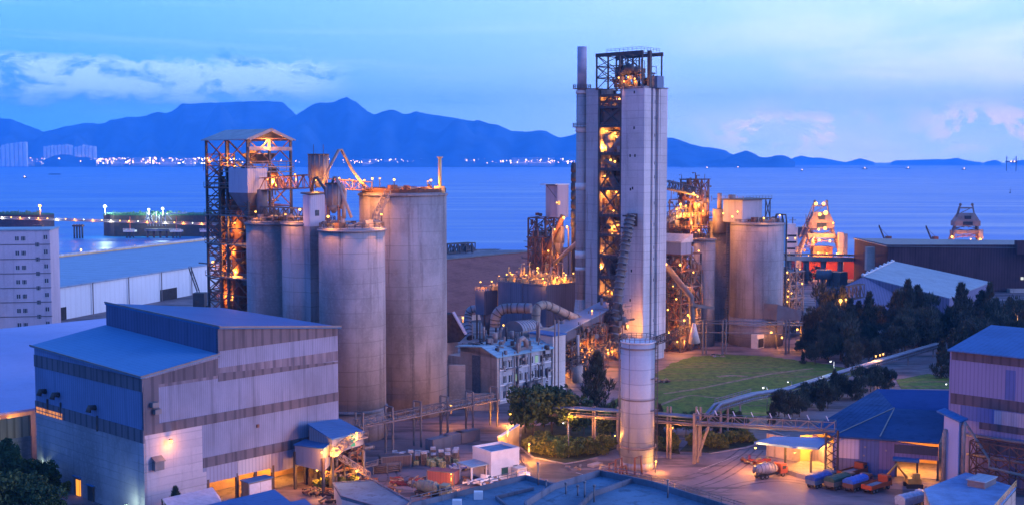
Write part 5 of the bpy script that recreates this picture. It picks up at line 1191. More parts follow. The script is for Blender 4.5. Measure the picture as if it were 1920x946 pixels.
for i, (px, py, s_) in enumerate(((1476, 510, .3), (1504, 531, .28), (1478, 545, .25), (1477, 555, .28), (1484, 549, .25), (1476, 565, .25), (1495, 617, .4), (1446, 623, .5), (1511, 626, .35), (1466, 632, .4), (1478, 523, .25))):
    lamp(pt(px, py, 446 if py < 600 else 424), 450, ['lamp at the top of the pipe tangle by the widest silo', 'lamp at the outer corner of the pipe tangle', 'lamp in the third bay of the pipe tangle', 'lamp just below the third-bay one in the pipe tangle', 'lamp beside the third-bay one in the pipe tangle', 'lowest lamp inside the pipe tangle', 'white-orange lamp on the ground under the lean-to', 'square yellow lamp at the foot of the widest silo', 'lamp behind the green cabin by the trees', 'orange lamp in the doorway under the lean-to', 'lamp on the second level of the pipe tangle'][i], 'small lamps by the foot of the widest right silo', size=s_, pole=.5)
MB().ubox(g(1500, 648), 3, 2, 0, 3.6)
cbn = empty('site_cabin', g(1508, 652), 'small dark green cabin at the edge of the trees by the silo foot', 'cabin')
MB().ubox(g(1504, 654), 4, 2.4, .2, 3).build('wall', m_plain('cabin green', (.05, .16, .13), .6, .2), cbn); MB().ubox(S(g(1504, 654), -.2, -.2), 4.4, 2.8, 3, 3.2).build('roof', M['steel_grey'], cbn)
# loading arches at silo foot
MB().ubox(S(Vector((xat(1420, 424, 4), 424, 0)), 0, 0), 4.5, 2.5, 0, 5).build('porch', M['white'], r1s)
MB().ubox(S(Vector((xat(1421, 423.8, 4), 423.8, 0)), .5, -.08), 3.3, .1, .5, 3.5).build('porch_door', M['dark'], r1s)

# ================================================================ PORT on the right
SHY = 716
ship = empty('cargo_ship', Vector((xat(1560, SHY, 0), SHY, SEA)), 'bright red and orange hull of a moored cargo ship behind the lit jetty', 'cargo ship')
xs0, xs1 = xat(1478, SHY, 4), xat(1700, SHY, 4)
m_hull = m_plain('red hull paint', (.40, .05, .02), .5, .15, .1)
zd = zat(488, SHY)
hull = [(xs0, SHY), (xs0 + 3, SHY - 6), (xs0 + 8, SHY - 8), (xs1 - 5, SHY - 8), (xs1, SHY), (xs1 - 4, SHY + 9), (xs0 + 8, SHY + 9), (xs0 + 2, SHY + 6)]
MB().prism(hull, SEA - 1, zd).build('hull', m_hull, ship)
MB().prism([(x, y + (.5 if y < SHY else -.5)) for x, y in hull], zd, zd + .8).build('deck', M['steel'], ship)
# white superstructure (left) at px 1468-1488
sp0 = xat(1468, 730, 20)
MB().box(sp0, sp0 + 7, 722, 734, zd - 4, zat(426, 722)).box(sp0 + .8, sp0 + 6, 723, 733, zat(426, 722), zat(420, 722)).build('bridge_house', M['white'], ship)
for k in range(4): z = zat(440 + k * 12, 722); MB().box(sp0 + .8, sp0 + 6.2, 721.9, 722, z - 1.1, z).build('window_row', M['glass'], ship)
MB().cyl((sp0 + 5, 727), .3, zat(420, 722), zat(408, 722), 8).box(sp0 + 3, sp0 + 7, 726.8, 727.2, zat(414, 722), zat(413, 722)).build('mast', M['steel_grey'], ship)
def crane(px, yb, ytop, Y, label):
    x = xat(px, Y, 20); z0, z1 = zat(yb, Y), zat(ytop, Y)
    t = empty('deck_crane', (x, Y, z0), label, 'crane', 'deck cranes of ships behind the dark warehouse')
    MB().box(x + 1, x + 4, Y, Y + 3, z0 - 10, z0 + (z1 - z0) * .5).build('pedestal', M['steel_red'], t)
    a, b = Vector((x + 1, Y, z0 + .5)), Vector((x - 3.5, Y, z1)); MB().truss(a, b, .9, 1.2, 1.6, .22).build('jib', M['steel'], t)
    MB().bar((x + 2, Y, z0 + (z1 - z0) * .5), b, .15).build('cable', M['steel'], t)
crane(1659, 461, 425, 712, 'deck crane with raised jib at the left end of the dark warehouse roof'); crane(1747, 461, 426, 715, 'deck crane with raised jib in the middle of the dark warehouse roof')
for px, y0, y1, lb in ((1497, 505, 462, 'lowest'), (1576, 505, 460, 'second'), (1583, 478, 438, 'tall')):
    x = xat(px, 708, 10); t = empty('deck_post', (x, 708, zat(y1 + 30, 708)), lb + ' pinkish deck post on the red ship beside the blazing loader', 'post'); MB().box(x - 1.5, x + 1.5, 707, 710, zat(y0, 708), zat(y1, 708)).build('post', M['office'], t)
def loader(px, Y, yb, yt, label, mat, lit=True, wtop=26, wbot=80):
    s_ = Y / F; x = xat(px, Y, 20); z0, z1 = zat(yb, Y), zat(yt, Y); H = z1 - z0; wb, wt = wbot * s_ / 2, wtop * s_ / 2
    t = empty('ship_loader', (x, Y, 0), label, 'ship loader')
    for sx in (-1, 1):
        for dy in (0, 9): MB().bar((x + sx * wb, Y + dy, z0), (x + sx * wt * 1.3, Y + 4.5, z0 + H * .55), 1.1).build('leg', mat, t)
    lb_ = MB()
    for k in range(5):
        f0, f1 = k / 5, (k + 1) / 5; w0, w1 = wb + (wt * 1.3 - wb) * f0, wb + (wt * 1.3 - wb) * f1; za, zb = z0 + H * .55 * f0, z0 + H * .55 * f1; ya, yb = Y + 4.5 * f0, Y + 4.5 * f1
        for sx in (-1, 1): lb_.bar((x + sx * w0, ya, za), (x + sx * w1, Y + 9 - 4.5 * f1, zb), .35).bar((x + sx * w0, Y + 9 - 4.5 * f0, za), (x + sx * w1, yb, zb), .35)
        if k > 1: lb_.bar((x - w0, ya, za), (x + w1, yb, zb), .4).bar((x + w0, ya, za), (x - w1, yb, zb), .4)
        lb_.rail([(x - w1 - .5, yb - .5, zb), (x + w1 + .5, yb - .5, zb)], 1.4, 2.5, .15)
    lb_.build('bracing', M['steel_red'], t)
    MB().box(x - wt * 1.7, x + wt * 1.7, Y + 1, Y + 8, z0 + H * .32, z0 + H * .4).build('portal_beam', mat, t)
    b = MB(); b.prism([(x - wt * 1.6, Y + 1), (x + wt * 1.6, Y + 1), (x + wt * 1.6, Y + 8), (x - wt * 1.6, Y + 8)], z0 + H * .5, z0 + H * .62)
    v0 = b.addv([(x - wt * 1.5, Y + 1, z0 + H * .62), (x + wt * 1.5, Y + 1, z0 + H * .62), (x + wt * 1.5, Y + 8, z0 + H * .62), (x - wt * 1.5, Y + 8, z0 + H * .62), (x - wt * .95, Y + 2, z0 + H * .8), (x + wt * .95, Y + 2, z0 + H * .8), (x + wt * .95, Y + 7, z0 + H * .8), (x - wt * .95, Y + 7, z0 + H * .8)])
    for f in ((4, 5, 6, 7), (0, 1, 5, 4), (1, 2, 6, 5), (2, 3, 7, 6), (3, 0, 4, 7)): b.face([v0 + i for i in f])
    b.build('machine_house', mat, t)
    MB().box(x - wt * .6, x + wt * .6, Y + .8, Y + 1, z0 + H * .52, z0 + H * .6).box(x - wt * .4, x + wt * .4, Y + .9, Y + 1.9, z0 + H * .66, z0 + H * .74).build('window', M['glass'], t)
    b = MB()
    for sx in (-1, 1): b.bar((x + sx * wt * 1.0, Y + 4, z0 + H * .78), (x + sx * wt * .75, Y + 4, z1), .7); b.ball((x + sx * wt * .75, Y + 4, z1), .9, 8, 5)
    b.bar((x - wt * .8, Y + 4, z0 + H * .92), (x + wt * .8, Y + 4, z0 + H * .92), .8); b.bar((x - wt * .7, Y + 4, z0 + H * .8), (x + wt * .6, Y + 4, z0 + H * .92), .4); b.build('head_sheaves', mat, t)
    MB().bar((x - wb * .95, Y + 4, z0 + H * .3), (x - wt * .9, Y + 4, z1 - 1), .5).build('back_stay', mat, t)
    MB().box(x + wb * .75, x + wb * .98, Y, Y + 3, z0, z0 + H * .42).build('stair_tower', M['office'], t)
    return t, x, z0, H
m_load = m_metal('pale loader steel', (.22, .18, .18), .6, .5)
l1, LX, LZ, LH = loader(1541, 700, 478, 378, 'ship loader crane blazing with orange lamps above the red ship', m_load, wbot=84, wtop=30)
l2, LX2, LZ2, LH2 = loader(1815, 705, 464, 384, 'pinkish grey ship loader standing unlit behind the dark warehouse', m_load, wbot=58, wtop=30)
MB().box(LX - 5, LX + 6, 699, 706, LZ - 1, LZ + LH * .16).build('silo_tanks', M['steel_red'], l1)
for i, (px, py, P_, s_, lb) in enumerate(((1530, 382, 3000, .9, 'lamp at the tip of the blazing ship loader'), (1544, 382, 3000, .9, 'second lamp at the tip of the blazing ship loader'), (1548, 399, 8000, 1.2, 'largest blazing lamp high on the ship loader'), (1537, 402, 4000, .9, 'lamp beside the largest one on the ship loader'), (1547, 428, 6000, .95, 'blazing lamp half way down the ship loader'), (1535, 430, 3000, .6, 'smaller lamp half way down the ship loader'), (1562, 418, 1500, .5, 'small lamp out on the loader side'), (1536, 450, 5000, .7, 'yellow lamp in the portal of the loader'), (1556, 452, 3000, .6, 'lamp by the loader portal leg'), (1534, 474, 2500, .6, 'lamp at the foot of the loader'), (1550, 476, 2500, .6, 'second lamp at the foot of the loader'))):
    lamp(pt(px, py, 697), P_ * 1.6, lb, 'lamps on the blazing ship loader', size=s_ * 1.2, pole=.8, light=i in (0, 2, 4, 7, 9, 10))
for i, (px, py, s_, lb) in enumerate(((1785, 444, .8, 'amber lamp at the left of the unlit loader'), (1838, 449, .8, 'white-orange lamp at the right leg of the unlit loader'), (1820, 448, .4, 'small lamp in the portal of the unlit loader'))): lamp(pt(px, py, 702), 2500, lb, 'lamps on the unlit loader', size=s_, pole=.6)
for i, (px, py, s_, lb) in enumerate(((1480, 475, .5, 'lamp on the jetty in front of the bridge house'), (1516, 478, .4, 'lamp on the jetty left of the loader'), (1569, 475, .5, 'lamp on the jetty right of the loader'), (1587, 478, .4, 'second lamp on the jetty right of the loader'), (1606, 476, .6, 'lamp in the middle of the open jetty'), (1624, 479, .55, 'fifth lamp along the jetty'), (1642, 478, .55, 'lamp at the right end of the jetty'), (1476, 447, .5, 'lamp on the white ship bridge house'), (1491, 446, .4, 'small green-white lamp beside the ship bridge'))): lamp(pt(px, py, 700), 1200, lb, 'lamps along the right jetty', size=s_, pole=1.5, light=i % 2 == 0)
# jetty conveyor on piers
jt = empty('jetty', g(1560, 525), 'long lit elevated jetty conveyor on concrete piers before the red ship', 'jetty')
ja, jb = pt(1440, 483, 640), pt(1662, 487, 690)
MB().bar(ja, jb, 5, 2.2).bar(ja + UP * 2.4, jb + UP * 2.4, 3, .4).build('deck', M['office'], jt)
for k in range(7):
    p = ja.lerp(jb, (k + .15) / 7); MB().bar((p.x, p.y, -4), (p.x, p.y, p.z - 1), 2.2).build('pier', M['silo'], jt)
MB().rail([ja + UP * 1.2, jb + UP * 1.2], 1.4, 6, .3).build('railing', M['steel_red'], jt)
qs = [(1500, 505, 'amber'), (1540, 507, 'amber'), (1575, 508, 'amber')]
for px, py, c in qs: lamp(pt(px, py, 690), 1600, 'lamp under the jetty lighting the red hull, %s' % {1500: 'near the white bridge house', 1540: 'below the loader', 1575: 'furthest along'}[px], 'lamps under the jetty', size=.5, pole=1)
# small boat and blue sheds by shore
sb = empty('storage_tank', g(1550, 560), 'small grey tank structure on stilts by the quay below the loader', 'tank'); o = pt(1545, 518, 640)
MB().cyl((o.x, o.y), 4, 4, zat(505, 640), 16).build('tank', M['steel_grey'], sb); MB().ubox((o.x + 8, o.y - 2), 8, 8, 0, zat(510, 640)).build('clad_hut', M['duct_dark'], sb)
for k in range(4): MB().bar((o.x + 3 * math.cos(k * 1.57), o.y + 3 * math.sin(k * 1.57), 0), (o.x + 3 * math.cos(k * 1.57), o.y + 3 * math.sin(k * 1.57), 4.2), .5).build('leg', M['steel'], sb)
clutter(l1, (LX - 6, 699), 10, 5, LZ + 1, LZ + LH * .72, 40, 213, ('steel_red', 'duct', 'yellowwall'))
for dx, fz in ((-4, .3), (4, .3), (0, .62), (0, .95)): orange('l', (LX + dx, 696.5, LZ + LH * fz), 1700, l1, .4)
clutter(sb, (xat(1500, 650, 3), 646), 26, 6, .5, 7, 40, 214)
# breakwater ship far behind loader
dsh = tag(MB().prism([(xat(1440, 1130, 0), 1130), (xat(1510, 1130, 0), 1126), (xat(1521, 1130, 0), 1131), (xat(1510, 1130, 0), 1142)], SEA, 4.5).build('anchored_ship', M['steel_red']), 'dark low ship anchored behind the blazing loader', 'ship')
# dark warehouse
dw = empty('dark_warehouse', Vector((xat(1657, 618, 0), 618, 0)), 'very long dark purple-brown ribbed warehouse wall on the right quay', 'warehouse')
xw0, xw1 = xat(1657, 618, 10), xat(1657, 618, 10) + 200
m_dw = m_corr('dark purple sheeting', (.105, .055, .065), Vector((1, 0, 0)), 1.4, .7, dirt=.5, ridge=.3)
MB().box(xw0, xw1, 612, 614, 0, zat(459, 612)).box(xw0, xw0 + 1, 613, 672, 0, zat(459, 612) - .2).build('wall', m_dw, dw)
MB().prism([(xw0 - 1, 611.5), (xw1, 611.5), (xw1, 672), (xw0 - 1, 672)], [22.6, 20.5, 20, 22.8], [23.0, 21, 20.5, 23.2]).build('roof', M['steel_grey'], dw)
MB().box(xw0 + 60, xw1, 608, 611.8, 0, zat(540, 612)).build('lower_wall', M['office'], dw)
MB().box(xat(1903, 612, 20), xat(1903, 612, 20) + 25, 609, 613, 19, zat(456, 612) + 1.5).build('roof_box', m_dw, dw)
MB().box(xat(1915, 611, 5), xat(1919, 611, 5), 611, 611.9, zat(524, 611), zat(519, 611)).build('window', m_emit('pale lit window', (.8, .85, .8), .9), dw)
for px in (1600,): MB().box(xw0 - 8, xw0 - 4, 620, 624, 10, zat(463, 620)).build('stair_box', M['office'], dw)
# pale gable shed
ga, gb_, gc, gd = pt(1618, 517, 505), pt(1676, 489, 581), pt(1858, 528, 562), pt(1780, 558, 496)
gs = empty('gabled_shed', Vector((150, 500, 0)), 'wide gabled shed with a pale blue ribbed roof half hidden by dark trees', 'shed')
b = MB(); b.v = []; v0 = b.addv([ga, gb_, gc, gd, ga - UP * .4, gb_ - UP * .4, gc - UP * .4, gd - UP * .4])
for f in ((0, 3, 2, 1), (4, 5, 6, 7), (0, 4, 7, 3), (3, 7, 6, 2), (2, 6, 5, 1), (1, 5, 4, 0)): b.face([v0 + i for i in f])
b.build('roof', m_corr('pale shed roof sheeting', (.22, .29, .36), (gb_ - ga).normalized(), 3.0, .5, dirt=.35, ridge=.06), gs)
el_ = pt(1530, 562, 492)
b = MB(); v0 = b.addv([(el_.x, el_.y, 0), el_, ga - UP * .3, gd - UP * .3, (gd.x, gd.y, 0)]); b.face([v0, v0 + 4, v0 + 3, v0 + 2, v0 + 1]); 
v0 = b.addv([(gd.x, gd.y, 0), gd - UP * .3, gc - UP * .3, (gc.x, gc.y, 0)]); b.face([v0, v0 + 3, v0 + 2, v0 + 1]); b.build('wall', m_corr('shed gable sheeting', (.15, .16, .26), Vector((1, 0, 0)), 1.2, .7, dirt=.3), gs)
dbk = gb_ - ga; b = MB(); v0 = b.addv([ga, gb_, el_ + dbk, el_]); b.face([v0, v0 + 1, v0 + 2, v0 + 3]); b.build('far_roof', bpy.data.materials['pale shed roof sheeting'], gs)
rb2 = MB()
for k in range(8): p = ga.lerp(gb_, k / 7.5); rb2.ball(p + UP * .4, .8, 8, 5)
rb2.bar(ga + UP * .2, gb_ + UP * .2, .8, .3); rb2.build('ridge_vents', M['white'], gs)

# ================================================================ PORT on the left: tankers, jetty, lamps
def tanker(name, px0, px1, Y, ydk, ywl, label, col, bow=1):
    x0, x1 = xat(px0, Y, 0), xat(px1, Y, 0); zd = zat(ydk, Y); t = empty(name, ((x0 + x1) / 2, Y, SEA), label, 'tanker'); L = x1 - x0; Bm = 13
    poly = [(x0, Y + Bm * .5), (x0 + L * .05, Y), (x1 - L * .12, Y), (x1, Y + Bm), (x1 - L * .12, Y + 2 * Bm), (x0 + L * .05, Y + 2 * Bm)] if bow > 0 else [(x1, Y + Bm * .5), (x1 - L * .05, Y), (x0 + L * .12, Y), (x0, Y + Bm), (x0 + L * .12, Y + 2 * Bm), (x1 - L * .05, Y + 2 * Bm)]
    MB().prism(poly, SEA, zd).build('hull', m_metal('dark tanker hull', (.045, .03, .035), .5, .5) if 'dark tanker hull' not in bpy.data.materials else bpy.data.materials['dark tanker hull'], t)
    MB().prism([(x, y + (.6 if y < Y + Bm else -.6)) for x, y in poly], zd, zd + .9).build('deck', m_plain('green deck', (.03, .13, .07), .7, .3) if 'green deck' not in bpy.data.materials else bpy.data.materials['green deck'], t)
    b = MB(); random.seed(px0 + 3)
    for i in range(34):
        x = x0 + L * (.08 + .84 * i / 34); y = Y + random.uniform(2, 9)
        if random.random() < .5: b.box(x, x + random.uniform(1, 4), y, y + 2, zd + .9, zd + random.uniform(1.6, 4))
        else: b.bar((x, y, zd + 1), (x, y, zd + random.uniform(2, 5)), .35)
    b.bar((x0 + L * .08, Y + 5, zd + 2.2), (x1 - L * .12, Y + 5, zd + 2.2), .6); b.rail([(x0 + L * .05, Y + .4, zd + .9), (x1 - L * .1, Y + .4, zd + .9)], 1.5, 6, .25)
    b.build('deck_pipes', m_plain('green-lit deck gear', (.09, .20, .13), .6, .4) if 'green-lit deck gear' not in bpy.data.materials else bpy.data.materials['green-lit deck gear'], t)  # green light of the deck lamps put into the gear colour
    return t, x0, x1, zd
TY = 1130
tk1, ta, tb, tz = tanker('tanker', 186, 420, TY, 404, 432, 'long dark-hulled tanker with a green lamp-lit deck moored at the loading arms', None, -1)
tk2, tc_, td_, tz2 = tanker('tanker', -60, 93, 1210, 403, 424, 'dark tanker cut by the left frame edge with amber lamps along it', None, 1)
def bigpost(px, py, Y, zb, P_, label, k='g', size=1.0, col='steel_grey'):
    p = pt(px, py, Y); t = empty('lamp_tower', (p.x, p.y, zb), label, 'lamp tower'); MB().bar((p.x, p.y, zb), p, .7).box(p.x - 1.6, p.x + 1.6, p.y + .6, p.y + 1.4, p.z - .5, p.z + .5).build('mast', M[col], t)
    MB().ball(p + Vector((0, -.6, 0)), size, 10, 7).build('bulb', M[COLS[k][1]], t); orange('l', p + Vector((0, -3, -3)), P_, t, .5, COLS[k][0])
bigpost(197, 387, TY - 2, tz, 13000, 'tall greenish-white lamp at the bow of the long tanker', 'g', 1.5)
bigpost(279, 393, TY - 6, tz, 9000, 'greenish-white lamp tower left of the loading arms', 'g', 1.1)
bigpost(305, 391, TY - 6, tz, 9000, 'greenish-white lamp tower right of the loading arms', 'g', 1.2)
bigpost(75, 386, 1190, tz2, 14000, 'tall pinkish lamp at the end of the cut-off tanker', 'o', 1.3)
la = empty('marine_loader', pt(290, 420, TY - 16), 'cluster of white marine loading arms beside the long tanker', 'loading arms')
random.seed(7)
for k in range(7):
    p = pt(277 + k * 5.5, 424, TY - 14); q = Vector((p.x + random.uniform(-3, 3), p.y, zat(random.uniform(395, 404), TY))); e_ = q + Vector((random.uniform(-7, 5), 3, -6))
    MB().tube([p, q, e_], .5, 6).build('arm', M['white'], la)
MB().box(xat(272, TY - 16, 4), xat(316, TY - 16, 4), TY - 18, TY - 12, 2, 4).build('platform', M['silo'], la)
for px in (276, 288, 300, 312): x = xat(px, TY - 16, 0); MB().cyl((x, TY - 15), 1.0, SEA - 2, 2, 10).build('pile', M['steel_red'], la)
for px, lb in ((244, 'left of the loading arms'), (331, 'right of the loading arms'), (387, 'by the steel tower'),):
    t = empty('mooring_platform', pt(px, 428, TY - 18), 'white-topped mooring platform %s' % lb, 'mooring platform', 'mooring platforms before the long tanker'); x = xat(px, TY - 18, 0)
    MB().box(x - 5, x + 5, TY - 22, TY - 14, 1.5, 3).rail([(x - 5, TY - 22, 3), (x + 5, TY - 22, 3)], 1.5, 3, .3).build('platform', M['white'], t)
    for dx in (-3, 0, 3): MB().cyl((x + dx, TY - 18), .8, SEA - 2, 1.5, 8).build('pile', M['steel'], t)
    MB().bar((x, TY - 18, 3), (x, TY - 18, 15), .8).build('gangway_tower', m_plain('red tower paint', (.35, .06, .04), .6, .1), t)
gw = tag(MB().truss(pt(313, 403, TY - 10), pt(350, 400, TY - 10), 1.2, 1.2, 2, .3).build('gangway', M['white']), 'thin white gangway truss high over the tanker deck', 'gangway')
# jetty walkway with lamps
jw = empty('jetty_walkway', pt(150, 420, TY - 25), 'thin pipe jetty running in front of both tankers with a row of lamps', 'jetty')
ja, jb = pt(-20, 409, TY - 25), pt(420, 422, TY - 25)
MB().bar(ja, jb, 4, 1.0).bar(ja + UP * 1.4, jb + UP * 1.4, 1.2, .5).build('deck', M['office'], jw)
for px in (72, 147): 
    x = xat(px, TY - 25, 0)
    for dx in (-3, -1, 1, 3): MB().cyl((x + dx, TY - 25 + dx * .6), .8, SEA - 2, 8.5, 8).build('pile', M['steel'], jw)
    MB().box(x - 4.5, x + 4.5, TY - 28, TY - 22, 6.5, 8).build('pile_cap', M['steel_red'], jw)
for k, px in enumerate(list(range(4, 400, 17))):
    p = pt(px, 407 + px * .031, TY - 27.5); lamp(p, 700, 'small warm lamp on the tanker jetty walkway', 'row of lamps on the tanker jetty', k='o' if k % 3 else 'w', size=.62, pole=1.6, light=k % 2 == 0)
# shore lamps and small lit structure behind the office block
for px, py, P_, s_, lb in ((152, 468, 6000, .75, 'amber lamp on the waterfront behind the white warehouse'), (253, 462, 5000, 1.0, 'brightest amber lamp behind the warehouse roof edge'), (213, 466, 1500, .45, 'tiny amber lamp between two bright ones behind the warehouse'), (61, 431, 1500, .6, 'white lamp peeping over the office block roof')):
    lamp(pt(px, py, 800 if px > 200 else 860), P_, lb, 'lamps behind the white warehouse', size=s_, pole=6)
lt2 = empty('lattice_mast', g(100, 480), 'slim orange-lit lattice mast beside the office block roof corner', 'mast'); p = pt(100, 430, 800)
mp, mbr = MB(), MB(); frame(mp, mbr, (p.x - 1.5, p.y), 3, 3, 0, p.z, 9, .35, .25, seed=33); mp.build('columns', M['yellowwall'], lt2); mbr.build('bracing', M['yellowwall'], lt2)
orange('l', (p.x, p.y - 6, 12), 9000, lt2, .5)
# crawler crane by the warehouse
cc_ = empty('crawler_crane', g(375, 585), 'small dark crawler crane with lattice jib against the white warehouse wall', 'crane')
q = pt(372, 548, 540); MB().truss(q, pt(356, 503, 545), .9, 1.1, 1.4, .2).build('jib', M['steel'], cc_)
MB().box(q.x - 2, q.x + 3, 538, 543, 1.2, q.z).build('cab', M['steel'], cc_); MB().box(q.x - 2.4, q.x + 3.4, 538, 539.2, 0, 1.2).box(q.x - 2.4, q.x + 3.4, 542, 543.2, 0, 1.2).build('track', M['dark'], cc_)

# ================================================================ FAR SHORE: tower blocks, airport buildings, lights, ships at anchor
m_tb = m_plain('pale tower block', (.80, .78, .76), .8, .15, .01)
m_tw = m_emit('tower block windows', (1, .8, .55), .7)
def towerblock(px, w_, yt, yb, Y, label, group):
    x0, x1 = xat(px, Y, 50), xat(px + w_, Y, 50); z1 = zat(yt, Y)
    t = empty('tower_block', ((x0 + x1) / 2, Y, 0), label, 'tower block', group)
    MB().box(x0, x1, Y, Y + 40, 0, z1).box(x0 + (x1 - x0) * .4, x0 + (x1 - x0) * .6, Y + 5, Y + 30, z1, z1 + 8).build('wall', m_tb, t)
    b = MB(); nz = int(z1 / 20); random.seed(px * 7)
    for i in range(nz):
        for j in range(3):
            if random.random() < .35: xx = x0 + (x1 - x0) * (.15 + .3 * j); b.box(xx, xx + 7, Y - .6, Y, 12 + i * 20, 19 + i * 20)
    if b.v: b.build('lit_windows', m_tw, t)  # small lit window panes, all in one mesh
    return t
for i, px in enumerate((-6, 3, 11, 20, 28, 36, 44)):
    towerblock(px, 6.4, (276, 272, 270, 269, 268, 267, 266.5)[i], 300, 15800, 'pale high-rise block in the cluster at the far left shore', 'high-rise blocks at the far left shore')
for i in range(14):
    px = 82 + i * 6.9 + (3 if i > 7 else 0); towerblock(px, 5.2, (275, 274, 273, 273, 272, 272, 271, 273, 276, 274, 272, 273, 274, 275)[i], 293, 16300, 'pale high-rise block in the wide far cluster by the wooded knoll', 'high-rise blocks by the wooded knoll')
hills('hill', 'small dark wooded knoll before the far high-rise cluster', [(80, 300), (90, 294), (100, 289), (115, 286), (130, 287), (145, 292), (165, 292), (180, 299)], 16100, 150, 200, seed=30, fine=3)
random.seed(44)
m_low = m_plain('airport building', (.42, .42, .42), .7, .2, .004)
for px, w_, yt, lb in ((960, 30, 296.5, 'long pale terminal hall on the far shore, right part'), (992, 48, 296, 'longest pale terminal hall on the far shore near the tower'), (770, 20, 298, 'low pale building on the far shore near the mast'), (680, 26, 299, 'low pale building behind the inverted V pipe'), (250, 22, 296, 'pale block on the far shore left of the steel tower'), (120, 26, 293, 'stepped pale block under the wooded knoll'), (210, 18, 297, 'low lit hall on the far shore'), (300, 30, 298, 'wide low hall on the far shore'), (346, 16, 297, 'small hall on the far shore next to the steel tower'), (560, 22, 299, 'low hall behind the lit bridge'), (20, 40, 298, 'low wide hall at the foot of the far left high-rises'), (720, 24, 300, 'flat hall on the far shore between mast and pipe'), (900, 22, 300, 'small hall left of the terminal')):
    x0, x1 = xat(px, 16300, 20), xat(px + w_, 16300, 20)
    t = empty('shore_building', ((x0 + x1) / 2, 16300, 0), lb, 'building', 'low buildings on the far shore'); z1 = zat(yt, 16300)
    MB().box(x0, x1, 16300, 16400, 0, z1).build('wall', m_low, t); MB().box(x0 - 4, x1 + 4, 16295, 16405, z1, z1 + 4).build('roof', m_tb, t)
    b = MB()
    for k in range(int(w_ * .5)): xx = x0 + (x1 - x0) * (k + .3) / (w_ * .5); b.box(xx, xx + 6, 16298, 16300, z1 * .4, z1 * .4 + 6)
    b.build('lit_windows', m_emit('terminal windows %d' % px, (1, .75, .6), 1.6), t)
    if lb.startswith('longest'): pass
bo, bw = MB(), MB()
for i in range(1100):
    px = random.choice((random.uniform(-5, 395), random.uniform(100, 395), random.uniform(395, 800), random.uniform(870, 1078))); Y = random.uniform(16000, 17500)
    py = random.uniform(296, 308) if px < 395 else random.uniform(298, 306); r = random.choice((3, 4, 5, 8, 12)) * (1 if px < 395 else .8)
    b = bo if random.random() < .65 else bw; p = pt(px, py, Y); p.z = max(6, p.z); b.ball(p, r * .75, 5, 3)
tag(bo.build('city_lights', M['city_o']), 'countless amber lights spread along the far shore', kind='stuff'); tag(bw.build('city_lights', M['city_w']), 'countless white lights spread along the far shore', kind='stuff')
for px, py, w_, Y, lb in ((1326, 301.5, 5, 12000, 'small lit ship just right of the tall tower on the horizon'), (1384, 302, 4, 12500, 'tiny ship off the headland'), (1504, 304, 4, 9000, 'small white boat off the first islands'), (1622, 300, 11, 11000, 'bright ship on the horizon under a smudge of smoke'), (1703, 301, 8, 11500, 'ship on the horizon left of the long island'), (1808, 302.5, 8, 10500, 'ship on the horizon right of the long island'), (46, 327, 6, 5200, 'small boat with one lamp off the far left shore'), (102, 321, 22, 6500, 'low dark barge off the far left shore')):
    x = xat(px, Y, 0); s_ = Y / F; t = empty('distant_ship', (x, Y, SEA), lb, 'ship'); L = w_ * s_
    MB().prism([(x - L / 2, Y), (x + L * .38, Y), (x + L / 2, Y + 5), (x + L * .38, Y + 12), (x - L / 2, Y + 12)], SEA, SEA + 1.6 * s_).build('hull', M['steel_red'] if w_ < 20 else M['steel'], t)
    if w_ < 20: MB().box(x - L * .4, x - L * .1, Y + 1, Y + 8, SEA + 1.6 * s_, SEA + 3.2 * s_).build('bridge_house', M['white'], t); MB().ball((x, Y + 2, SEA + 2.4 * s_), .7 * s_, 6, 4).build('lamp', M['city_o'], t)
rg_ = empty('drilling_rig', Vector((xat(1897, 9000, 0), 9000, SEA)), 'offshore rig with upright legs and lights at the right horizon', 'rig'); x = xat(1897, 9000, 0); s_ = 9000 / F
for dx in (-10, 8): MB().bar((x + dx * s_, 9000, SEA), (x + dx * s_, 9000, zat(293, 9000)), 1.4 * s_).build('leg', M['steel_grey'], rg_)
MB().box(x - 9 * s_, x + 9 * s_, 8990, 9030, zat(305, 9000), zat(302, 9000)).build('deck', M['steel_red'], rg_); MB().bar((x + 2 * s_, 9000, zat(302, 9000)), (x + 9 * s_, 9000, zat(294, 9000)), 1.2 * s_).build('crane_jib', M['white'], rg_)
for dx in (-3, 3): MB().ball((x + dx * s_, 8985, zat(303, 9000)), .8 * s_, 6, 4).build('lamp', M['city_o'], rg_)
buoy = tag(MB().cyl((xat(1894, 2700, 0), 2700), 1.5, SEA, SEA + 2, 8).bar((xat(1894, 2700, 0), 2700, SEA + 2), (xat(1894, 2700, 0), 2700, SEA + 9), .8).build('buoy', M['steel']), 'lone dark buoy on the open water at the right', 'buoy')
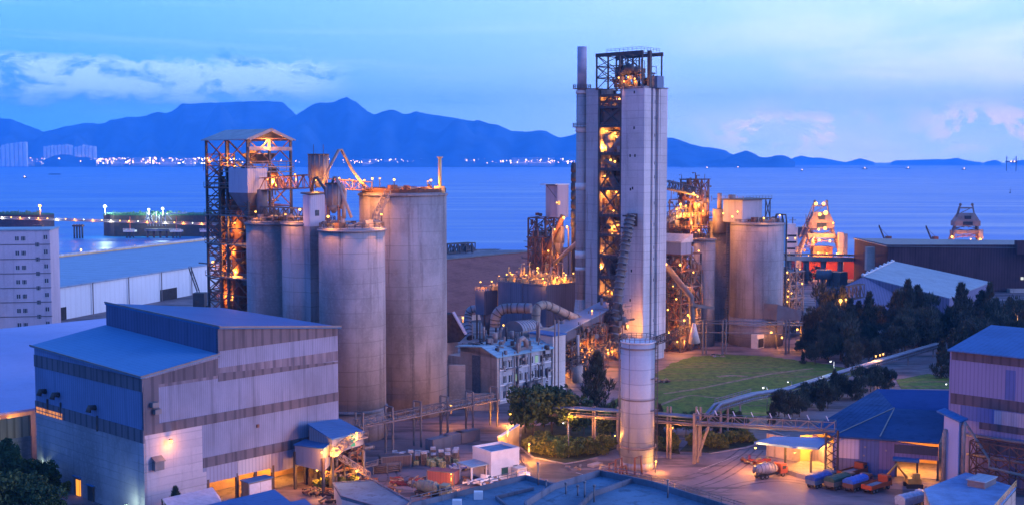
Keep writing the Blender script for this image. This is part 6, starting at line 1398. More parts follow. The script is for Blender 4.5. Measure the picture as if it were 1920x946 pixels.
# ================================================================ WHITE ROUND SILO, foreground
WX2 = xat(1195.5, 258, 10); WR2 = 3.62; WT = zat(640, 258)
ws = empty('white_silo', (WX2, 258, 0), 'slender white round silo with ladder standing on a stained concrete base in the forecourt', 'silo')
MB().cyl((WX2, 258), WR2, zat(862, 258), WT, 48).build('shell', M['whitesilo'], ws)
MB().cyl((WX2, 258), WR2 + .04, 0, zat(862, 258), 48).build('base', m_concrete('stained silo base', (.34, .32, .34), .55, 0, .9, 0), ws)
MB().cyl((WX2, 258), WR2 + .15, WT, WT + .25, 48).build('roof', m_plain('pale blue top', (.42, .48, .55), .5, .1), ws)
for y_ in (650, 745, 835): MB().ring((WX2, 258), WR2 + .06, zat(y_, 258), .16, 40, .3).build('hoop', M['steel_grey'], ws)
MB().ring((WX2, 258), WR2 + .25, zat(833, 258), .3, 40, .35).build('ring_pipe', M['duct'], ws)
rail_ring(ws, (WX2, 258), WR2 - .05, WT + .2, n=20, mat='steel_grey')
ld = MB(); a_ = R(-28); lx, ly = WX2 + (WR2 + .5) * math.cos(a_), 258 + (WR2 + .5) * math.sin(a_)
for dx in (-.28, .28): ld.bar((lx + dx, ly, 1), (lx + dx, ly, WT + 1), .09)
for k in range(78): ld.bar((lx - .28, ly, 1.2 + k * (WT - 1) / 78), (lx + .28, ly, 1.2 + k * (WT - 1) / 78), .05)
for k in range(26): z = 4 + k * (WT - 4) / 26; ld.tube([(lx - .35, ly - .1, z), (lx - .3, ly - .75, z), (lx + .3, ly - .75, z), (lx + .35, ly - .1, z)], .04, 4)
for dx in (-.3, .3): ld.bar((lx + dx, ly - .75, 4), (lx + dx, ly - .75, WT), .05)
ld.build('ladder', M['steel'], ws)
for z in (zat(706, 258), zat(765, 258)): MB().ubox((lx - .8, ly - 1.2, 0), 2.2, 1.8, z, z + .12).build('platform', M['steel_grey'], ws)
MB().tube([(WX2 - WR2 - .4, 257, 3), (WX2 - WR2 - .4, 257, zat(640, 258))], .14, 8).tube([(WX2 - 2.2, 254.2, 4), (WX2 - 2.2, 254.2, WT)], .07, 6).build('riser_pipe', M['steel_grey'], ws)
rp2 = MB(); m_rust = m_metal('rusty pump pipes', (.22, .10, .07), .7, .7)
for dx, h in ((-6.5, 2.4), (-5.2, 3.2), (-1.2, 3.6), (-4.3, 1.6)): rp2.tube([(WX2 + dx, 251.5, 0), (WX2 + dx, 251.5, h), (WX2 + dx + 1.3, 252, h + .3), (WX2 + dx + 1.6, 252.4, 0)], .22, 8)
rp2.bar((WX2 - 8, 251, 1), (WX2 - 3, 251.5, 1), .3)
pump = tag(rp2.build('pipework', m_rust), 'rusty red bent pipes at the foot of the white round silo', 'pipework')
lamp(pt(1229, 864, 253.5), 900, 'amber lamp shining on the ground beside the white round silo', size=.26, pole=3.2, drop=.6, toward=(1, -.3, 0))
street(g(1162, 868) + Vector((0, -1, 0)), 6.5, 500, 'thin post with a dim lamp at the left of the white silo', k='o', size=.15)

# ================================================================ WHITE HUT
HO = Vector((xat(915, 247, 3), 247, 0)); HO = pt(921, 900, g(921, 902).y); HO.z = 0
hut = empty('white_hut', HO, 'small two-storey white flat-roofed hut with parapet, side canopy and outer stair', 'hut')
hu, hv = Vector((.80, .60, 0)), Vector((-.60, .80, 0))
def hb_(mb, a0, a1, b0, b1, z0, z1): return mb.ubox(HO + hu * a0 + hv * b0, a1 - a0, b1 - b0, z0, z1, hu, hv)
HZ = zat(846, HO.y)
hb_(MB(), 0, 7.2, 0, 6.6, 0, HZ - .6).build('wall', M['white'], hut)
b = MB(); hb_(b, -.05, 7.25, -.05, .2, HZ - .6, HZ); hb_(b, -.05, 7.25, 6.4, 6.65, HZ - .6, HZ); hb_(b, -.05, .2, .2, 6.4, HZ - .6, HZ); hb_(b, 7.0, 7.25, .2, 6.4, HZ - .6, HZ); b.build('parapet', M['white'], hut)
hb_(MB(), .2, 7, .2, 6.4, HZ - .55, HZ - .5).build('roof', m_plain('blue grey roof felt', (.13, .20, .30), .8, .2), hut)
for a0, w_, z0, z1, k in ((2.6, 1.6, 1.0, 2.4, 'window'), (5.6, 1.0, 1.2, 2.5, 'window')):
    f_ = hb_(MB(), a0, a0 + w_, -.12, -.05, z0, z1).build(k, m_plain('green hut glass', (.03, .09, .07), .3, .2) if 'green hut glass' not in bpy.data.materials else bpy.data.materials['green hut glass'], hut)
    fb = MB(); hb_(fb, a0 - .1, a0 + w_ + .1, -.2, -.12, z0 - .1, z0); hb_(fb, a0 - .1, a0 + w_ + .1, -.2, -.12, z1, z1 + .1); fb.build('frame', M['steel_grey'], f_)
hb_(MB(), -.12, -.05, 1.0, 2.2, .1, 2.2).build('door', M['steel_red'], hut)
hb_(MB(), -4.6, -.1, .6, 5.8, 3.4, 3.62).build('canopy', M['roof_pale'], hut)
for a, b_ in ((-4.2, 1.0), (-4.2, 5.4), (-.6, .9)): hb_(MB(), a, a + .3, b_, b_ + .3, 0, 3.4).build('canopy_post', M['white'], hut)
st_ = MB()
for k in range(16): hb_(st_, 8.8 + k * .33 * 0, 9.6, 0, 1, 0, .1) if False else hb_(st_, 7.3, 8.2, 2.6 - k * .36, 2.9 - k * .36, HZ - 1.6 - k * .31, HZ - 1.5 - k * .31)
st_.bar(HO + hu * 7.3 + hv * 2.9 + UP * (HZ - 1.7), HO + hu * 7.3 - hv * 3.1 + UP * .2, .1, .4); st_.bar(HO + hu * 8.3 + hv * 2.9 + UP * (HZ - 1.7), HO + hu * 8.3 - hv * 3.1 + UP * .2, .1, .4)
st_.rail([HO + hu * 8.3 + hv * 2.9 + UP * (HZ - 1.6), HO + hu * 8.3 - hv * 3.1 + UP * .3], 1.0, 1.2, .06); st_.build('outer_stair', M['duct'], hut)
hb_(MB(), 5.0, 7.3, -2.4, -.1, 0, 2.4).build('porch', m_plain('cream porch', (.6, .5, .42), .7, .1), hut)
tk = empty('water_tank', HO + Vector((.5, 3.5, HZ)), 'white round water tank on the foreground flat roof', 'tank')
p = pt(983, 893, 222); tk.location = (p.x, p.y, p.z - 1); MB().cyl((p.x, p.y), 1.1, p.z - 1, p.z + .8, 16).cyl((p.x, p.y), .5, p.z + .8, p.z + 1, 12).build('drum', M['white'], tk)
pw = empty('passage_wall', Vector((xat(880, 330, 0), 326, 0)), 'ochre rendered wall glowing in the passage right of the tallest silo', 'wall')
MB().bar(pt(842, 800, 322) * 1, pt(905, 800, 322), .5, .1).build('rail', M['steel'], pw)
MB().box(xat(842, 324, 0), xat(872, 324, 0), 324, 325, 0, 11).build('wall', M['office'], pw)
MB().box(xat(874, 318, 0), xat(926, 318, 0), 318, 318.6, 0, 4.5).build('low_wall', M['office'], pw)
for px, py, Y_, P_, lb in ((886, 806, 321, 4200, 'strong added amber lamp deep in the passage beside the works building gable'), (850, 798, 319, 2600, 'added amber lamp against the foot of the tallest silo in the passage'), (925, 812, 305, 2600, 'added amber lamp before the ochre low wall of the passage')): lamp(pt(px, py, Y_), P_, lb, 'lamps added in the lit passage', size=.22, pole=2, toward=(.2, -1, 0), drop=1.2)  # lamps added to give the passage its yellow glow
# yellow lit wall piece behind hut
yw = empty('garden_wall', g(960, 850), 'low plastered wall glowing yellow behind the white hut', 'wall')
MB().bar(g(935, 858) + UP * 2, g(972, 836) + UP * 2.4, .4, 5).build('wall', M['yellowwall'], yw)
MB().bar(g(935, 858) + UP * 4.7, g(972, 836) + UP * 5.1, .7, .25).build('coping', M['white'], yw)
for px, py, P_, k, s_, lb in ((957, 775, 2600, 'o', .35, 'amber lamp on the building edge above the lit yellow wall'), (952, 800, 3200, 'o', .3, 'amber lamp by the yellow wall behind the hut'), (992, 832, 2600, 'o', .24, 'amber lamp low in the trees beside the hut'), (940, 810, 350, 'g', .25, 'greenish tube lamp at the works gate'), (895, 822, 2200, 'o', .25, 'amber lamp in the passage behind the containers'), (868, 790, 2600, 'o', .3, 'amber lamp between the tallest silo and the works building')):
    lamp(pt(px, py, {868: 318, 895: 306, 957: 300, 940: 300}.get(px, 264)), P_ * (1.7 if px < 945 else .9), lb, 'lamps glowing round the yard behind the white hut', k=k, size=s_, pole=2, drop=1.2)
lamp(g(1100, 660) + UP * 5, 2500, 'amber lamp over the sandy yard beyond the pine tree', size=.3, pole=5, drop=1)
lamp(g(1140, 690) + UP * 6, 2600, 'amber lamp by the tower foot over the sandy yard', size=.3, pole=6, drop=1)
lamp(g(846, 915) + UP * 3, 500, 'small amber lamp in the scrap yard next to the drum truck', size=.16, pole=3, drop=1)
lamp(pt(846, 760, 300), 900, 'amber lamp at the foot of the tallest silo', size=.3, pole=2)
for px, py, P_, s_, lb in ((1061, 702, 300, .2, 'tiny lamp on a thin post by the works building'), (1088, 641, 900, .32, 'lamp below the cream duct'), (1047, 652, 500, .28, 'lamp on a post left of the trees'), (1110, 655, 700, .3, 'lamp on the pipe bridge at the tower foot'), (1110, 582, 700, .28, 'lamp on the sheet-roofed conveyor gallery'), (1158, 617, 1300, .36, 'lamp in the tangle at the tower foot'), (1176, 611, 2200, .55, 'bright lamp over the top of the white round silo'), (1168, 596, 500, .26, 'small lamp above the bright one by the white silo top'), (868, 595, 1500, .35, 'lamp behind the dark open-ended shed'), (944, 609, 700, .3, 'lamp behind the vaulted unit')):
    lamp(pt(px, py, 372 if 1000 < px < 1150 else (392 if px > 1150 else 392)), P_, lb, 'lamps round the foot of the tall tower', size=s_, pole=1.5, toward=(0, -1, 0))
# thicket under the gallery
tg = empty('pipe_bridge', g(1110, 690), 'jumble of pipes posts and tanks under the conveyor gallery by the tower foot', 'pipework')
o = Vector((xat(1070, 366, 6), 366, 0)); mp, mbr = MB(), MB(); frame(mp, mbr, o, 16, 9, 0, 15, 4, .35, .22, nu=4, nv=2, seed=61); mp.build('columns', M['steel_red'], tg); mbr.build('bracing', M['steel'], tg)
for k in range(1, 4): MB().ubox(o, 16, 9, k * 3.75 - .2, k * 3.75).build('floor_deck', M['steel_red'], tg); gear(tg, S(o, 8, 4).x, S(o, 8, 4).y, 8, k * 3.75, 9, 60 + k, ('steel_red', 'duct', 'duct_dark'))
MB().truss(pt(1062, 690, 352), pt(1170, 640, 385), 2.0, 2.2, 2.5, .2).build('walkway', M['steel'], tg)
for px in (1040, 1047): p = g(px, 748); MB().bar(p, (p.x, p.y, 22), .3).build('thin_post', M['duct'], tg)
MB().cyl(g(1083, 715), 1.6, 0, 5, 12).cyl(g(1083, 715), .5, 5, 14, 10).build('tank', M['office'], tg)
clutter(tg, S(o, -1, -2), 18, 11, .5, 15, 80, 215)
orange('l', S(o, 8, -2, 8), 1800, tg, .4); orange('l', S(o, 3, 4, 3), 3000, tg, .4); orange('l', S(o, 13, 4, 5), 3000, tg, .4)

# ================================================================ PIPE BRIDGE across the forecourt
m_bp = M['blue_pipe']
pb = empty('pipe_bridge', g(700, 860), 'conveyor and pipe bridge on trestles passing in front of the tall silos', 'pipe bridge')
pA, pB, pC = pt(668, 800, 262), pt(930, 748, 300), pt(1000, 765, 290)
MB().truss(pA, pB, 1.6, 1.8, 2.4, .16).build('truss_frame', M['steel_grey'], pb)
MB().bar(pA + UP * .3, pB + UP * .3, 1.4, .15).tube([pA + V * 1.4 - UP * .3, pB + V * 1.4 - UP * .3], .25, 8).tube([pA - V * 1.2, pB - V * 1.2], .18, 8).build('belt_and_pipes', M['duct'], pb)
for k in range(6):
    p = pA.lerp(pB, (k + .1) / 5.2)
    for dv_ in (-1, 1):
        q = p + V * dv_ * 1.2; MB().bar((q.x, q.y, 0), (q.x, q.y, p.z + 3.2), .35).build('post', M['steel_grey'], pb)
    MB().bar(p - V * 1.3 + UP * 3.2, p + V * 1.3 + UP * 3.2, .25).bar((p.x - 1, p.y, 1), p, .15).bar((p.x + 1, p.y, p.z - 4), p, .15).build('cross_beam', M['steel_grey'], pb)
pb2 = empty('pipe_bridge', g(1080, 850), 'blue pipe line on slender posts running behind the white silo to the truss corner', 'pipe bridge')
L2 = [pt(1000, 762, 283), pt(1063, 764, 280), pt(1160, 770, 272), pt(1240, 776, 266), pt(1310, 782, 262)]
MB().tube(L2, .33, 10).build('blue_pipe', m_bp, pb2); MB().tube([p + Vector((0, 1.2, .1)) for p in L2], .25, 8).tube([p + Vector((0, .4, -1.6)) for p in L2], .22, 8).tube([p + Vector((0, 1.0, -1.6)) for p in L2], .15, 8).build('thin_pipes', M['duct'], pb2)
rr_ = MB()
for a, b in zip(L2, L2[1:]): rr_.bar(a - UP * .9, b - UP * .9, .12).bar(a - UP * 1.9, b - UP * 1.9, .2)
rr_.build('walk_rail', M['steel_grey'], pb2)
for px in (1065, 1112, 1116, 1158, 1252, 1258, 1306):
    k = min(L2, key=lambda p: abs(960 + F * p.x / p.y - px)); Yk = 280 - (px - 1063) * .075; x = xat(px, Yk, 6); MB().bar((x, Yk + .5, 0), (x, Yk + .5, zat(762, Yk)), .32).build('post', M['duct'], pb2)
for px, Yk, P_, lb in ((1063, 279.5, 1000, 'small added lamp under the blue pipe by the rounded dark trees'), (1112, 275.5, 600, 'small added lamp under the blue pipe left of the white silo'), (1256, 265, 800, 'small added lamp under the blue pipe right of the white silo')): lamp(Vector((xat(px, Yk, 8) + .5, Yk - .8, 7.2)), P_, lb, 'lamps added under the blue pipe', size=.13, pole=.3)  # lamps added to warm the forecourt and the bushes
pb3 = empty('truss_bridge', g(1310, 850), 'long grey lattice truss footbridge with pipes ending at the blue-roofed warehouse', 'truss bridge')
tA, tB = pt(1306, 792, 261), pt(1566, 806, 250)
MB().truss(tA, tB, 1.9, 2.2, 2.6, .17).build('truss_frame', M['steel_grey'], pb3)
MB().bar(tA + UP * .15, tB + UP * .15, 1.9, .12).tube([tA + Vector((0, -1.0, .5)), tB + Vector((0, -1.0, .5))], .22, 8).tube([tA + Vector((0, -.5, -.3)), tB + Vector((0, -.5, -.3))], .2, 8).build('deck_and_pipes', M['blue_pipe'], pb3)
hp_ = MB()
clutter(tg, S(Vector((xat(1150, 384, 8), 384, 0)), -2, -2), 7, 7, 2, 20, 60, 216)
for k in range(8): p = tA.lerp(tB, k / 7.5 + .02); hp_.bar(p + UP * 1.9, p + UP * 2.9 + V * .6, .14)
hp_.build('arms', M['white'], pb3)
for px, Yk in ((1302, 261), (1308, 262.5)): x = xat(px, Yk, 4); MB().bar((x, Yk, 0), (x, Yk, zat(774, Yk)), .55).build('post', M['duct'], pb3)
x = xat(1320, 263, 4); MB().bar((xat(1306, 261, 0), 262, 0), (xat(1330, 263, 8), 264, zat(800, 263)), .4).bar((x, 268, 0), (x, 268, 11), .4).build('raking_post', M['duct'], pb3)
for dx in (0, 4.5):
    x = xat(1548, 251, 4) + dx * .55; MB().bar((x, 251, 0), (x, 251, zat(806, 251)), .35).build('end_post', M['steel'], pb3)
eb = MB(); xa_, xb_ = xat(1548, 251, 4), xat(1548, 251, 4) + 2.5
for k in range(5): z = .5 + k * 1.7; eb.bar((xa_, 251, z), (xb_, 251, z + 1.7), .16).bar((xb_, 251, z), (xa_, 251, z + 1.7), .16)
eb.build('end_bracing', M['steel'], pb3)
pb4 = empty('pipe_line', g(1340, 820), 'pair of pale blue pipes climbing away diagonally over the grass towards the trees', 'pipe line')
L4 = [pt(1322, 778, 264), pt(1340, 757, 275), pt(1408, 737, 300), pt(1470, 728, 318), pt(1560, 700, 345), pt(1640, 676, 368), pt(1755, 643, 408)]
for dx, r in ((0, .34), (1.2, .34), (.6, .2)): MB().tube([p + Vector((dx, -dx * .3, 0 if r > .3 else -1.2)) for p in L4], r, 10).build('blue_pipe', m_metal('light blue pipe', (.10, .15, .25), .4, .1) if 'light blue pipe' not in bpy.data.materials else bpy.data.materials['light blue pipe'], pb4)
wk = MB(); wk.rail([L4[1] + UP * .2, L4[2] + UP * .2], 1.0, 2.4, .1)
for a, b in zip(L4[1:], L4[2:]): wk.truss(a - UP * 1.6, b - UP * 1.6, 1.1, 1.6, 3, .12)
wk.build('support_truss', M['steel_grey'], pb4)
for px, py, Yk in ((1352, 760, 280), (1365, 754, 286), (1388, 745, 294), (1478, 728, 320), (1570, 700, 347), (1640, 678, 368), (1703, 660, 390), (1750, 647, 406)):
    p = pt(px, py, Yk); MB().bar((p.x, p.y, 0), p, .35).build('post', M['duct'], pb4)
for i, (px, py, lb) in enumerate(((1650, 665, 'left one of three amber lamps on the diagonal pipe line'), (1642, 667, 'lowest of the amber lamps on the diagonal pipe line'), (1656, 663, 'highest of the amber lamps on the diagonal pipe line'))): lamp(pt(px, py, 368), 500, lb, 'lamps on the diagonal pipe line', size=.25, pole=.5)

# ================================================================ RIGHT: blue roofed warehouse, tall hall, duct tower, canopy
bw_ = empty('blue_warehouse', g(1650, 880), 'low warehouse with a broad dark blue ribbed roof and a lamp-lit open door', 'warehouse')
fl, lc, bl, br, fr2 = pt(1563, 816, 254), pt(1524, 800, 263), pt(1645, 728, 300), pt(1782, 731, 296), pt(1760, 829, 247)
mid = pt(1677, 764, 277)
m_br = m_corr('deep blue roof sheeting', (.045, .09, .19), Vector((.5, .86, 0)), 1.1, .85, dirt=.35, ridge=.12)
b = MB()
def slab(b, P, t=.3):
    n = len(P); v0 = b.addv(P + [p - UP * t for p in P]); b.face([v0 + i for i in range(n)]); b.face([v0 + 2 * n - 1 - i for i in range(n)])
    for i in range(n): j = (i + 1) % n; b.face([v0 + i, v0 + n + i, v0 + n + j, v0 + j])
    return b
slab(b, [fl, fr2, pt(1782, 770, 272), mid]); b.build('roof', m_br, bw_)
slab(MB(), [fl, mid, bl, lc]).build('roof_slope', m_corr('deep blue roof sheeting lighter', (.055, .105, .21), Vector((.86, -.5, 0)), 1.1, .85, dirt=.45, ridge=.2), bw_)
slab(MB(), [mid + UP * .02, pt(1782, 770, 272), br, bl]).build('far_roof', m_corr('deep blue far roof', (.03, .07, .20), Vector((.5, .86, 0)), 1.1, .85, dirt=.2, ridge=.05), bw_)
MB().bar(mid + UP * .1, fl + UP * .1, .3, .1).bar(pt(1677, 765, 277) + UP * .1, pt(1650, 818, 251) + UP * .1, .25, .08).build('ridge_flashing', M['steel_grey'], bw_)
# front wall in pieces with an open lit door (px 1680-1755, y 880-905)
wl = Vector((fr2.x - fl.x, fr2.y - fl.y, 0)); WL = wl.length; wd = wl.normalized(); wn = Vector((-wd.y, wd.x, 0)); O = Vector((fl.x, fl.y, 0)) + wn * .5
def wb_(mb, a0, a1, z0, z1, off=0, t=.3):
    return mb.ubox(O + wd * a0 + wn * off, a1 - a0, t, z0, z1, wd, wn)
ZW = fl.z - .4
d0, d1 = 12.6, 20.6
m_wl = m_corr('lilac wall sheeting', (.17, .14, .26), wd, .8, .6, dirt=.25)
wb_(MB(), 0, d0, 0, ZW).ubox(O + wd * d0, WL - d0, .3, 4.0, [ZW, ZW - .6, ZW - .6, ZW], wd, wn).build('wall', m_wl, bw_)
wb_(MB(), .1, 5.2, ZW * .42, ZW - .1, -.06).build('pale_panel', m_corr('pale lilac panel', (.42, .38, .50), wd, .8, .6, dirt=.15), bw_)
wb_(MB(), 0, 5.4, 0, ZW * .42, -.05).build('dark_panel', m_corr('dark lilac panel', (.12, .13, .26), wd, .8, .6), bw_)
wb_(MB(), 5.4, 9.2, 0, ZW - .1, -.04).build('blue_panel', m_corr('blue panel', (.10, .13, .28), wd, .8, .6), bw_)
wb_(MB(), 12.2, 20.8, 5.0, 6.8, -.08).build('louvre_band', m_corr('dark louvre', (.07, .07, .09), UP if False else wd, .3, .7), bw_)
wb_(MB(), d0 - .6, 17.2, 3.7, 4.2, -2.0, 2.0).build('door_awning', M['roof_blue'], bw_)
for a_ in (d0, 16.8, d1 + .2): wb_(MB(), a_ - .2, a_ + .2, 0, 4, -.1, .5).build('door_post', M['steel'], bw_)
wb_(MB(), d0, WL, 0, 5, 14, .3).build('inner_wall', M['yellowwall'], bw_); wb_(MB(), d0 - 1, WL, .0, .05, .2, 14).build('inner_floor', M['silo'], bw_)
MB().ubox(O + wd * (d1 + .3), WL - d1 - .3, .3, 0, 4, wd, wn).build('corner_wall', m_wl, bw_)
b = MB(); b.bar((lc.x, lc.y, 3), (fl.x, fl.y, 3), .3, 6).build('side_wall', m_wl, bw_)
orange('l', O + wd * 15 + wn * 5 + UP * 3.6, 1500, bw_, .4); orange('l', O + wd * 19 + wn * 4 + UP * 3.6, 1500, bw_, .4)
for a_, z_ in ((6.2, 5.6), (6.0, 3.8), (10.4, 5.2)): wb_(MB(), a_, a_ + .35, z_, z_ + .3, -.3, .25).build('wall_lamp_box', M['duct'], bw_)
# small vertical duct tower in front
dt_ = empty('duct_tower', pt(1782, 890, 238), 'pale boxed duct tower with sloping cap and two thick pipes', 'duct tower')
dO = Vector((xat(1796, 236, 6), 236, 0)); zt = zat(790, 236)
MB().ubox(dO, 3.0, 3.0, 0, [zt, zt, zt + 1, zt + 1]).build('casing', m_corr('duct tower sheeting', (.36, .36, .52), U, .7, .6, dirt=.2), dt_)
MB().prism([tuple(S(dO, a, b))[:2] for a, b in ((-.4, -.4), (3.4, -.4), (3.4, 4.4), (-.4, 4.4))], [zt - .1, zt - .1, zt + 1.4, zt + 1.4], [zt + .2, zt + .2, zt + 1.7, zt + 1.7]).build('cap_roof', M['roof_blue'], dt_)
for a, b_, y0 in ((-.6, 2.6, 816), (.9, -.6, 800)): p = S(dO, a, b_); MB().tube([p + UP * .5, p + UP * zat(y0, 236), p + UP * (zat(y0, 236) + .8) + U * .6], .42, 10).build('pipe', M['duct'], dt_)
# tall hall right
TC = Vector((xat(1782, 251, 10), 251, 0)); ZT = zat(657, 251)
th2 = empty('tall_hall', TC, 'tall lilac and grey banded metal hall cut by the right frame edge', 'factory hall')
def tb_(mb, a0, a1, z0, z1, off=0, t=.5): return mb.ubox(TC - V * a0 - U * 0 + U * off, -(a1 - a0) * -1, t, z0, z1, -V, U)
m_t1 = m_corr('tall hall sheeting', (.20, .20, .36), V, .8, .55, dirt=.2)
tb_(MB(), 0, 40, 0, ZT).build('wall', m_t1, th2)
b = MB(); tb_(b, -.1, 40, zat(673, 251), ZT + .05, -.1); tb_(b, -.1, 40, 15.2, 17.4, -.1); tb_(b, 6, 40, 10.8, 12.2, -.1); tb_(b, 6, 40, 6.2, 8.6, -.1); b.build('bare_band', m_corr('tall hall bare band', (.115, .095, .115), V, 1.8, .7, dirt=.4, ridge=.3), th2)
b = MB(); tb_(b, 11, 13, 17.5, 23.5, -.07); tb_(b, 2, 9, 12.2, 15.2, -.07); b.build('blue_panel', m_corr('tall hall blue panel', (.08, .13, .34), V, .8, .5), th2)
tb_(MB(), 9, 16, 12.3, 15.0, -.08).build('pale_panel', m_corr('tall hall pale panel', (.40, .36, .44), V, .5, .5), th2)
MB().ubox(TC, 30, .5, 0, ZT).build('end_wall', m_t1, th2)
tcn = [TC + V * .8 - U * .8, TC - V * 41 - U * .8, TC - V * 41 + U * 22, TC + V * .8 + U * 22]
MB().prism([(p.x, p.y) for p in tcn], [ZT, ZT, ZT + 3, ZT + 3], [ZT + .25, ZT + .25, ZT + 3.2, ZT + 3.2]).build('roof', M['roof_blue'], th2)
for zz_, a0, a1 in ((9.5, 2, 30), (5.5, 4, 30)):
    p = TC - V * a0 - U * 1.2 + UP * zz_; q = TC - V * a1 - U * 1.2 + UP * zz_; MB().tube([p, q], .3, 8).build('pipe', M['steel_grey'], th2)
MB().tube([TC - V * 4 - U * 3 + UP * 12.6, TC - V * 10 - U * 4.5 + UP * 5.8, TC - V * 10 - U * 4.5 + UP * 4.2, TC - V * 17 - U * 4.5 + UP * 3.8], .32, 10).build('slanting_pipe', M['duct'], th2)
mp, mbr = MB(), MB(); frame(mp, mbr, TC - V * 26 - U * 4.5, 3.5, 20, 0, 9, 3, .22, .15, nv=5, seed=71); mp.build('gantry_posts', M['steel'], th2); mbr.build('gantry_beams', M['steel_red'], th2)
# lit canopy / loading dock
cp = empty('loading_canopy', g(1490, 880), 'thin blue canopy roof over a brilliantly yellow-lit loading dock', 'canopy')
ct = [g(1414, 827, 6.2), g(1450, 817, 6.2), g(1562, 819, 6.2), g(1534, 838, 6.2), g(1490, 836, 6.2)]
slab(MB(), ct, .45).build('roof', m_plain('blue canopy paint', (.10, .22, .45), .5, .1, .3), cp)
fl4 = [g(1470, 879, .9), g(1520, 893, .9), g(1562, 884, .9), g(1568, 862, .9), g(1500, 864, .9)]
MB().prism([(p.x, p.y) for p in fl4], 0, .95).build('dock_floor', M['silo'], cp)
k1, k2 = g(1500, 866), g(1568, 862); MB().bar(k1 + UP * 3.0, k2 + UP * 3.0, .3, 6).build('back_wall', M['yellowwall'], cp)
k3 = g(1500, 866); MB().bar(k3 + UP * 2.6, k1 + UP * 2.6 + Vector((-6, 6, 0)), .3, 5).build('side_wall', M['office'], cp)
for p_ in (g(1520, 893), g(1472, 878), g(1566, 862)): MB().bar(p_, p_ + UP * 5.4, .35).build('post', M['steel'], cp)
MB().bar(g(1468, 880, .5), g(1519, 895, .5), .3, .9).bar(g(1520, 895, .5), g(1564, 886, .5), .3, .9).build('dock_edge', M['dark'], cp)
for i, (px, py) in enumerate(((1510, 845), (1532, 845), (1552, 842))): q = pt(px, py, 257.5); q.z = 5.0; orange('l', q, 1700, cp, .4, (1.0, .42, .05)); MB().ball(q + UP * .25, .14, 6, 4).build('bulb', M['bulb_o'], cp)
for q, P_, lb in ((g(1420, 829, 6.0) + Vector((-.6, -.8, -1.0)), 3000, 'small added lamp at the free corner of the blue canopy'), (g(1488, 837, 6.0) + Vector((0, -1.0, -1.0)), 1800, 'small added lamp under the near edge of the blue canopy')): lamp(q, P_, lb, 'lamps added on the canopy edge', size=.12, pole=-.2, drop=.5)  # lamps added to spill more dock light onto the road
# road lamps near the canopy
for px, py, h, P_, k, s_, lb in ((1438, 775, 7, 350, 'w', .26, 'white street lamp at the edge of the grass by the dark trees'), (1563, 735, 9, 350, 'w', .24, 'pale street lamp among the trees along the diagonal pipe'), (1484, 748, 5, 120, 'w', .16, 'tiny white lamp in the dark trees'), (1066, 858, 8, 160, 'w', .14, 'grey street lamp in the planted bed'), (1578, 600, 11, 2500, 'o', .6, None), (1907, 630, 8, 900, 'o', .35, 'amber lamp deep in the right trees'), (1780, 745, 4, 150, 'w', .2, 'small white lamp at the corner of the tall lilac hall')):
    if lb: street(g(px, py), h, P_, lb, k=k, size=s_)
lamp(pt(1576, 563, 455), 4500, 'brightest amber lamp in front of the gabled shed by the trees', size=.75, pole=8, drop=1); lamp(pt(1586, 561, 456), 600, 'small amber lamp beside the brightest one by the trees', size=.35, pole=8)
hd = empty('hoarding', pt(1600, 560, 462), 'dark lattice gantry beside the amber lamp at the gabled shed', 'gantry'); MB().truss(pt(1588, 562, 460), pt(1616, 556, 466), 5, 2, 2, .35).build('truss_frame', M['steel'], hd)
# low yard roof and concrete wall bottom right
yr = empty('low_annex', pt(1820, 940, 205), 'low flat blue-roofed annex with railing at the bottom right corner', 'annex')
yq = [g(1738, 912, 5), g(1812, 886, 5), g(1902, 908, 5), g(1860, 946, 5), g(1760, 946, 5)]
yq = [Vector((p.x, p.y, 5)) for p in (g(1733, 915, 5), g(1812, 884, 5), g(1905, 912, 5), g(1850, 975, 5), g(1750, 960, 5))]
slab(MB(), yq, .4).build('roof', m_plain('annex roof felt', (.11, .22, .38), .6, .25, .4), yr)
MB().prism([(p.x * .997, p.y * .997) for p in yq], 0, 4.5).build('wall', M['office'], yr)
MB().ubox(g(1846, 912, 5.4), 5.5, 3.2, 5, 6.2).build('roof_tank', M['steel_grey'], yr); MB().ubox(S(g(1846, 912, 5.4), -.2, -.2), 5.9, 3.6, 6.2, 6.35).build('tank_lid', M['roof_pale'], yr)
MB().rail([yq[2] + UP * .1, yq[3] + UP * .1], 1.1, 1.2, .1).build('railing', M['yellowwall'], yr)

# ================================================================ FOREGROUND FLAT ROOFS
FZ = 13.0
m_fr = m_concrete('blue grey roof screed', (.10, .19, .28), .6, 0, .9, 0)
def flatroof(name, label, P, z=FZ, par=1.0):
    Q = [g(px, py, z) for px, py in P]; c = sum(Q, Vector()) / len(Q); t = empty(name, (c.x, c.y, 0), label, 'building')
    MB().prism([(p.x, p.y) for p in Q], z - .5, z).build('roof', m_fr, t); cc_ = [c + (p - c) * .985 for p in Q]; MB().prism([(p.x, p.y) for p in cc_], 0, z - .5).build('wall', M['officew'], t)
    b = MB()
    for i in range(len(Q)): a, d_ = Q[i], Q[(i + 1) % len(Q)]; b.bar(a + UP * par / 2, d_ + UP * par / 2, .35, par)
    b.build('parapet', m_concrete('dark parapet', (.13, .15, .20), .6, 0, .9, 0) if 'dark parapet' not in bpy.data.materials else bpy.data.materials['dark parapet'], t); return t, Q
f1, Q1 = flatroof('flat_roof_block', 'foreground block with a weathered blue flat roof, parapet and peak corner below the white silo', [(1040, 916), (1125, 891), (1222, 912), (1400, 968), (1330, 1020), (1000, 1000), (985, 950)])
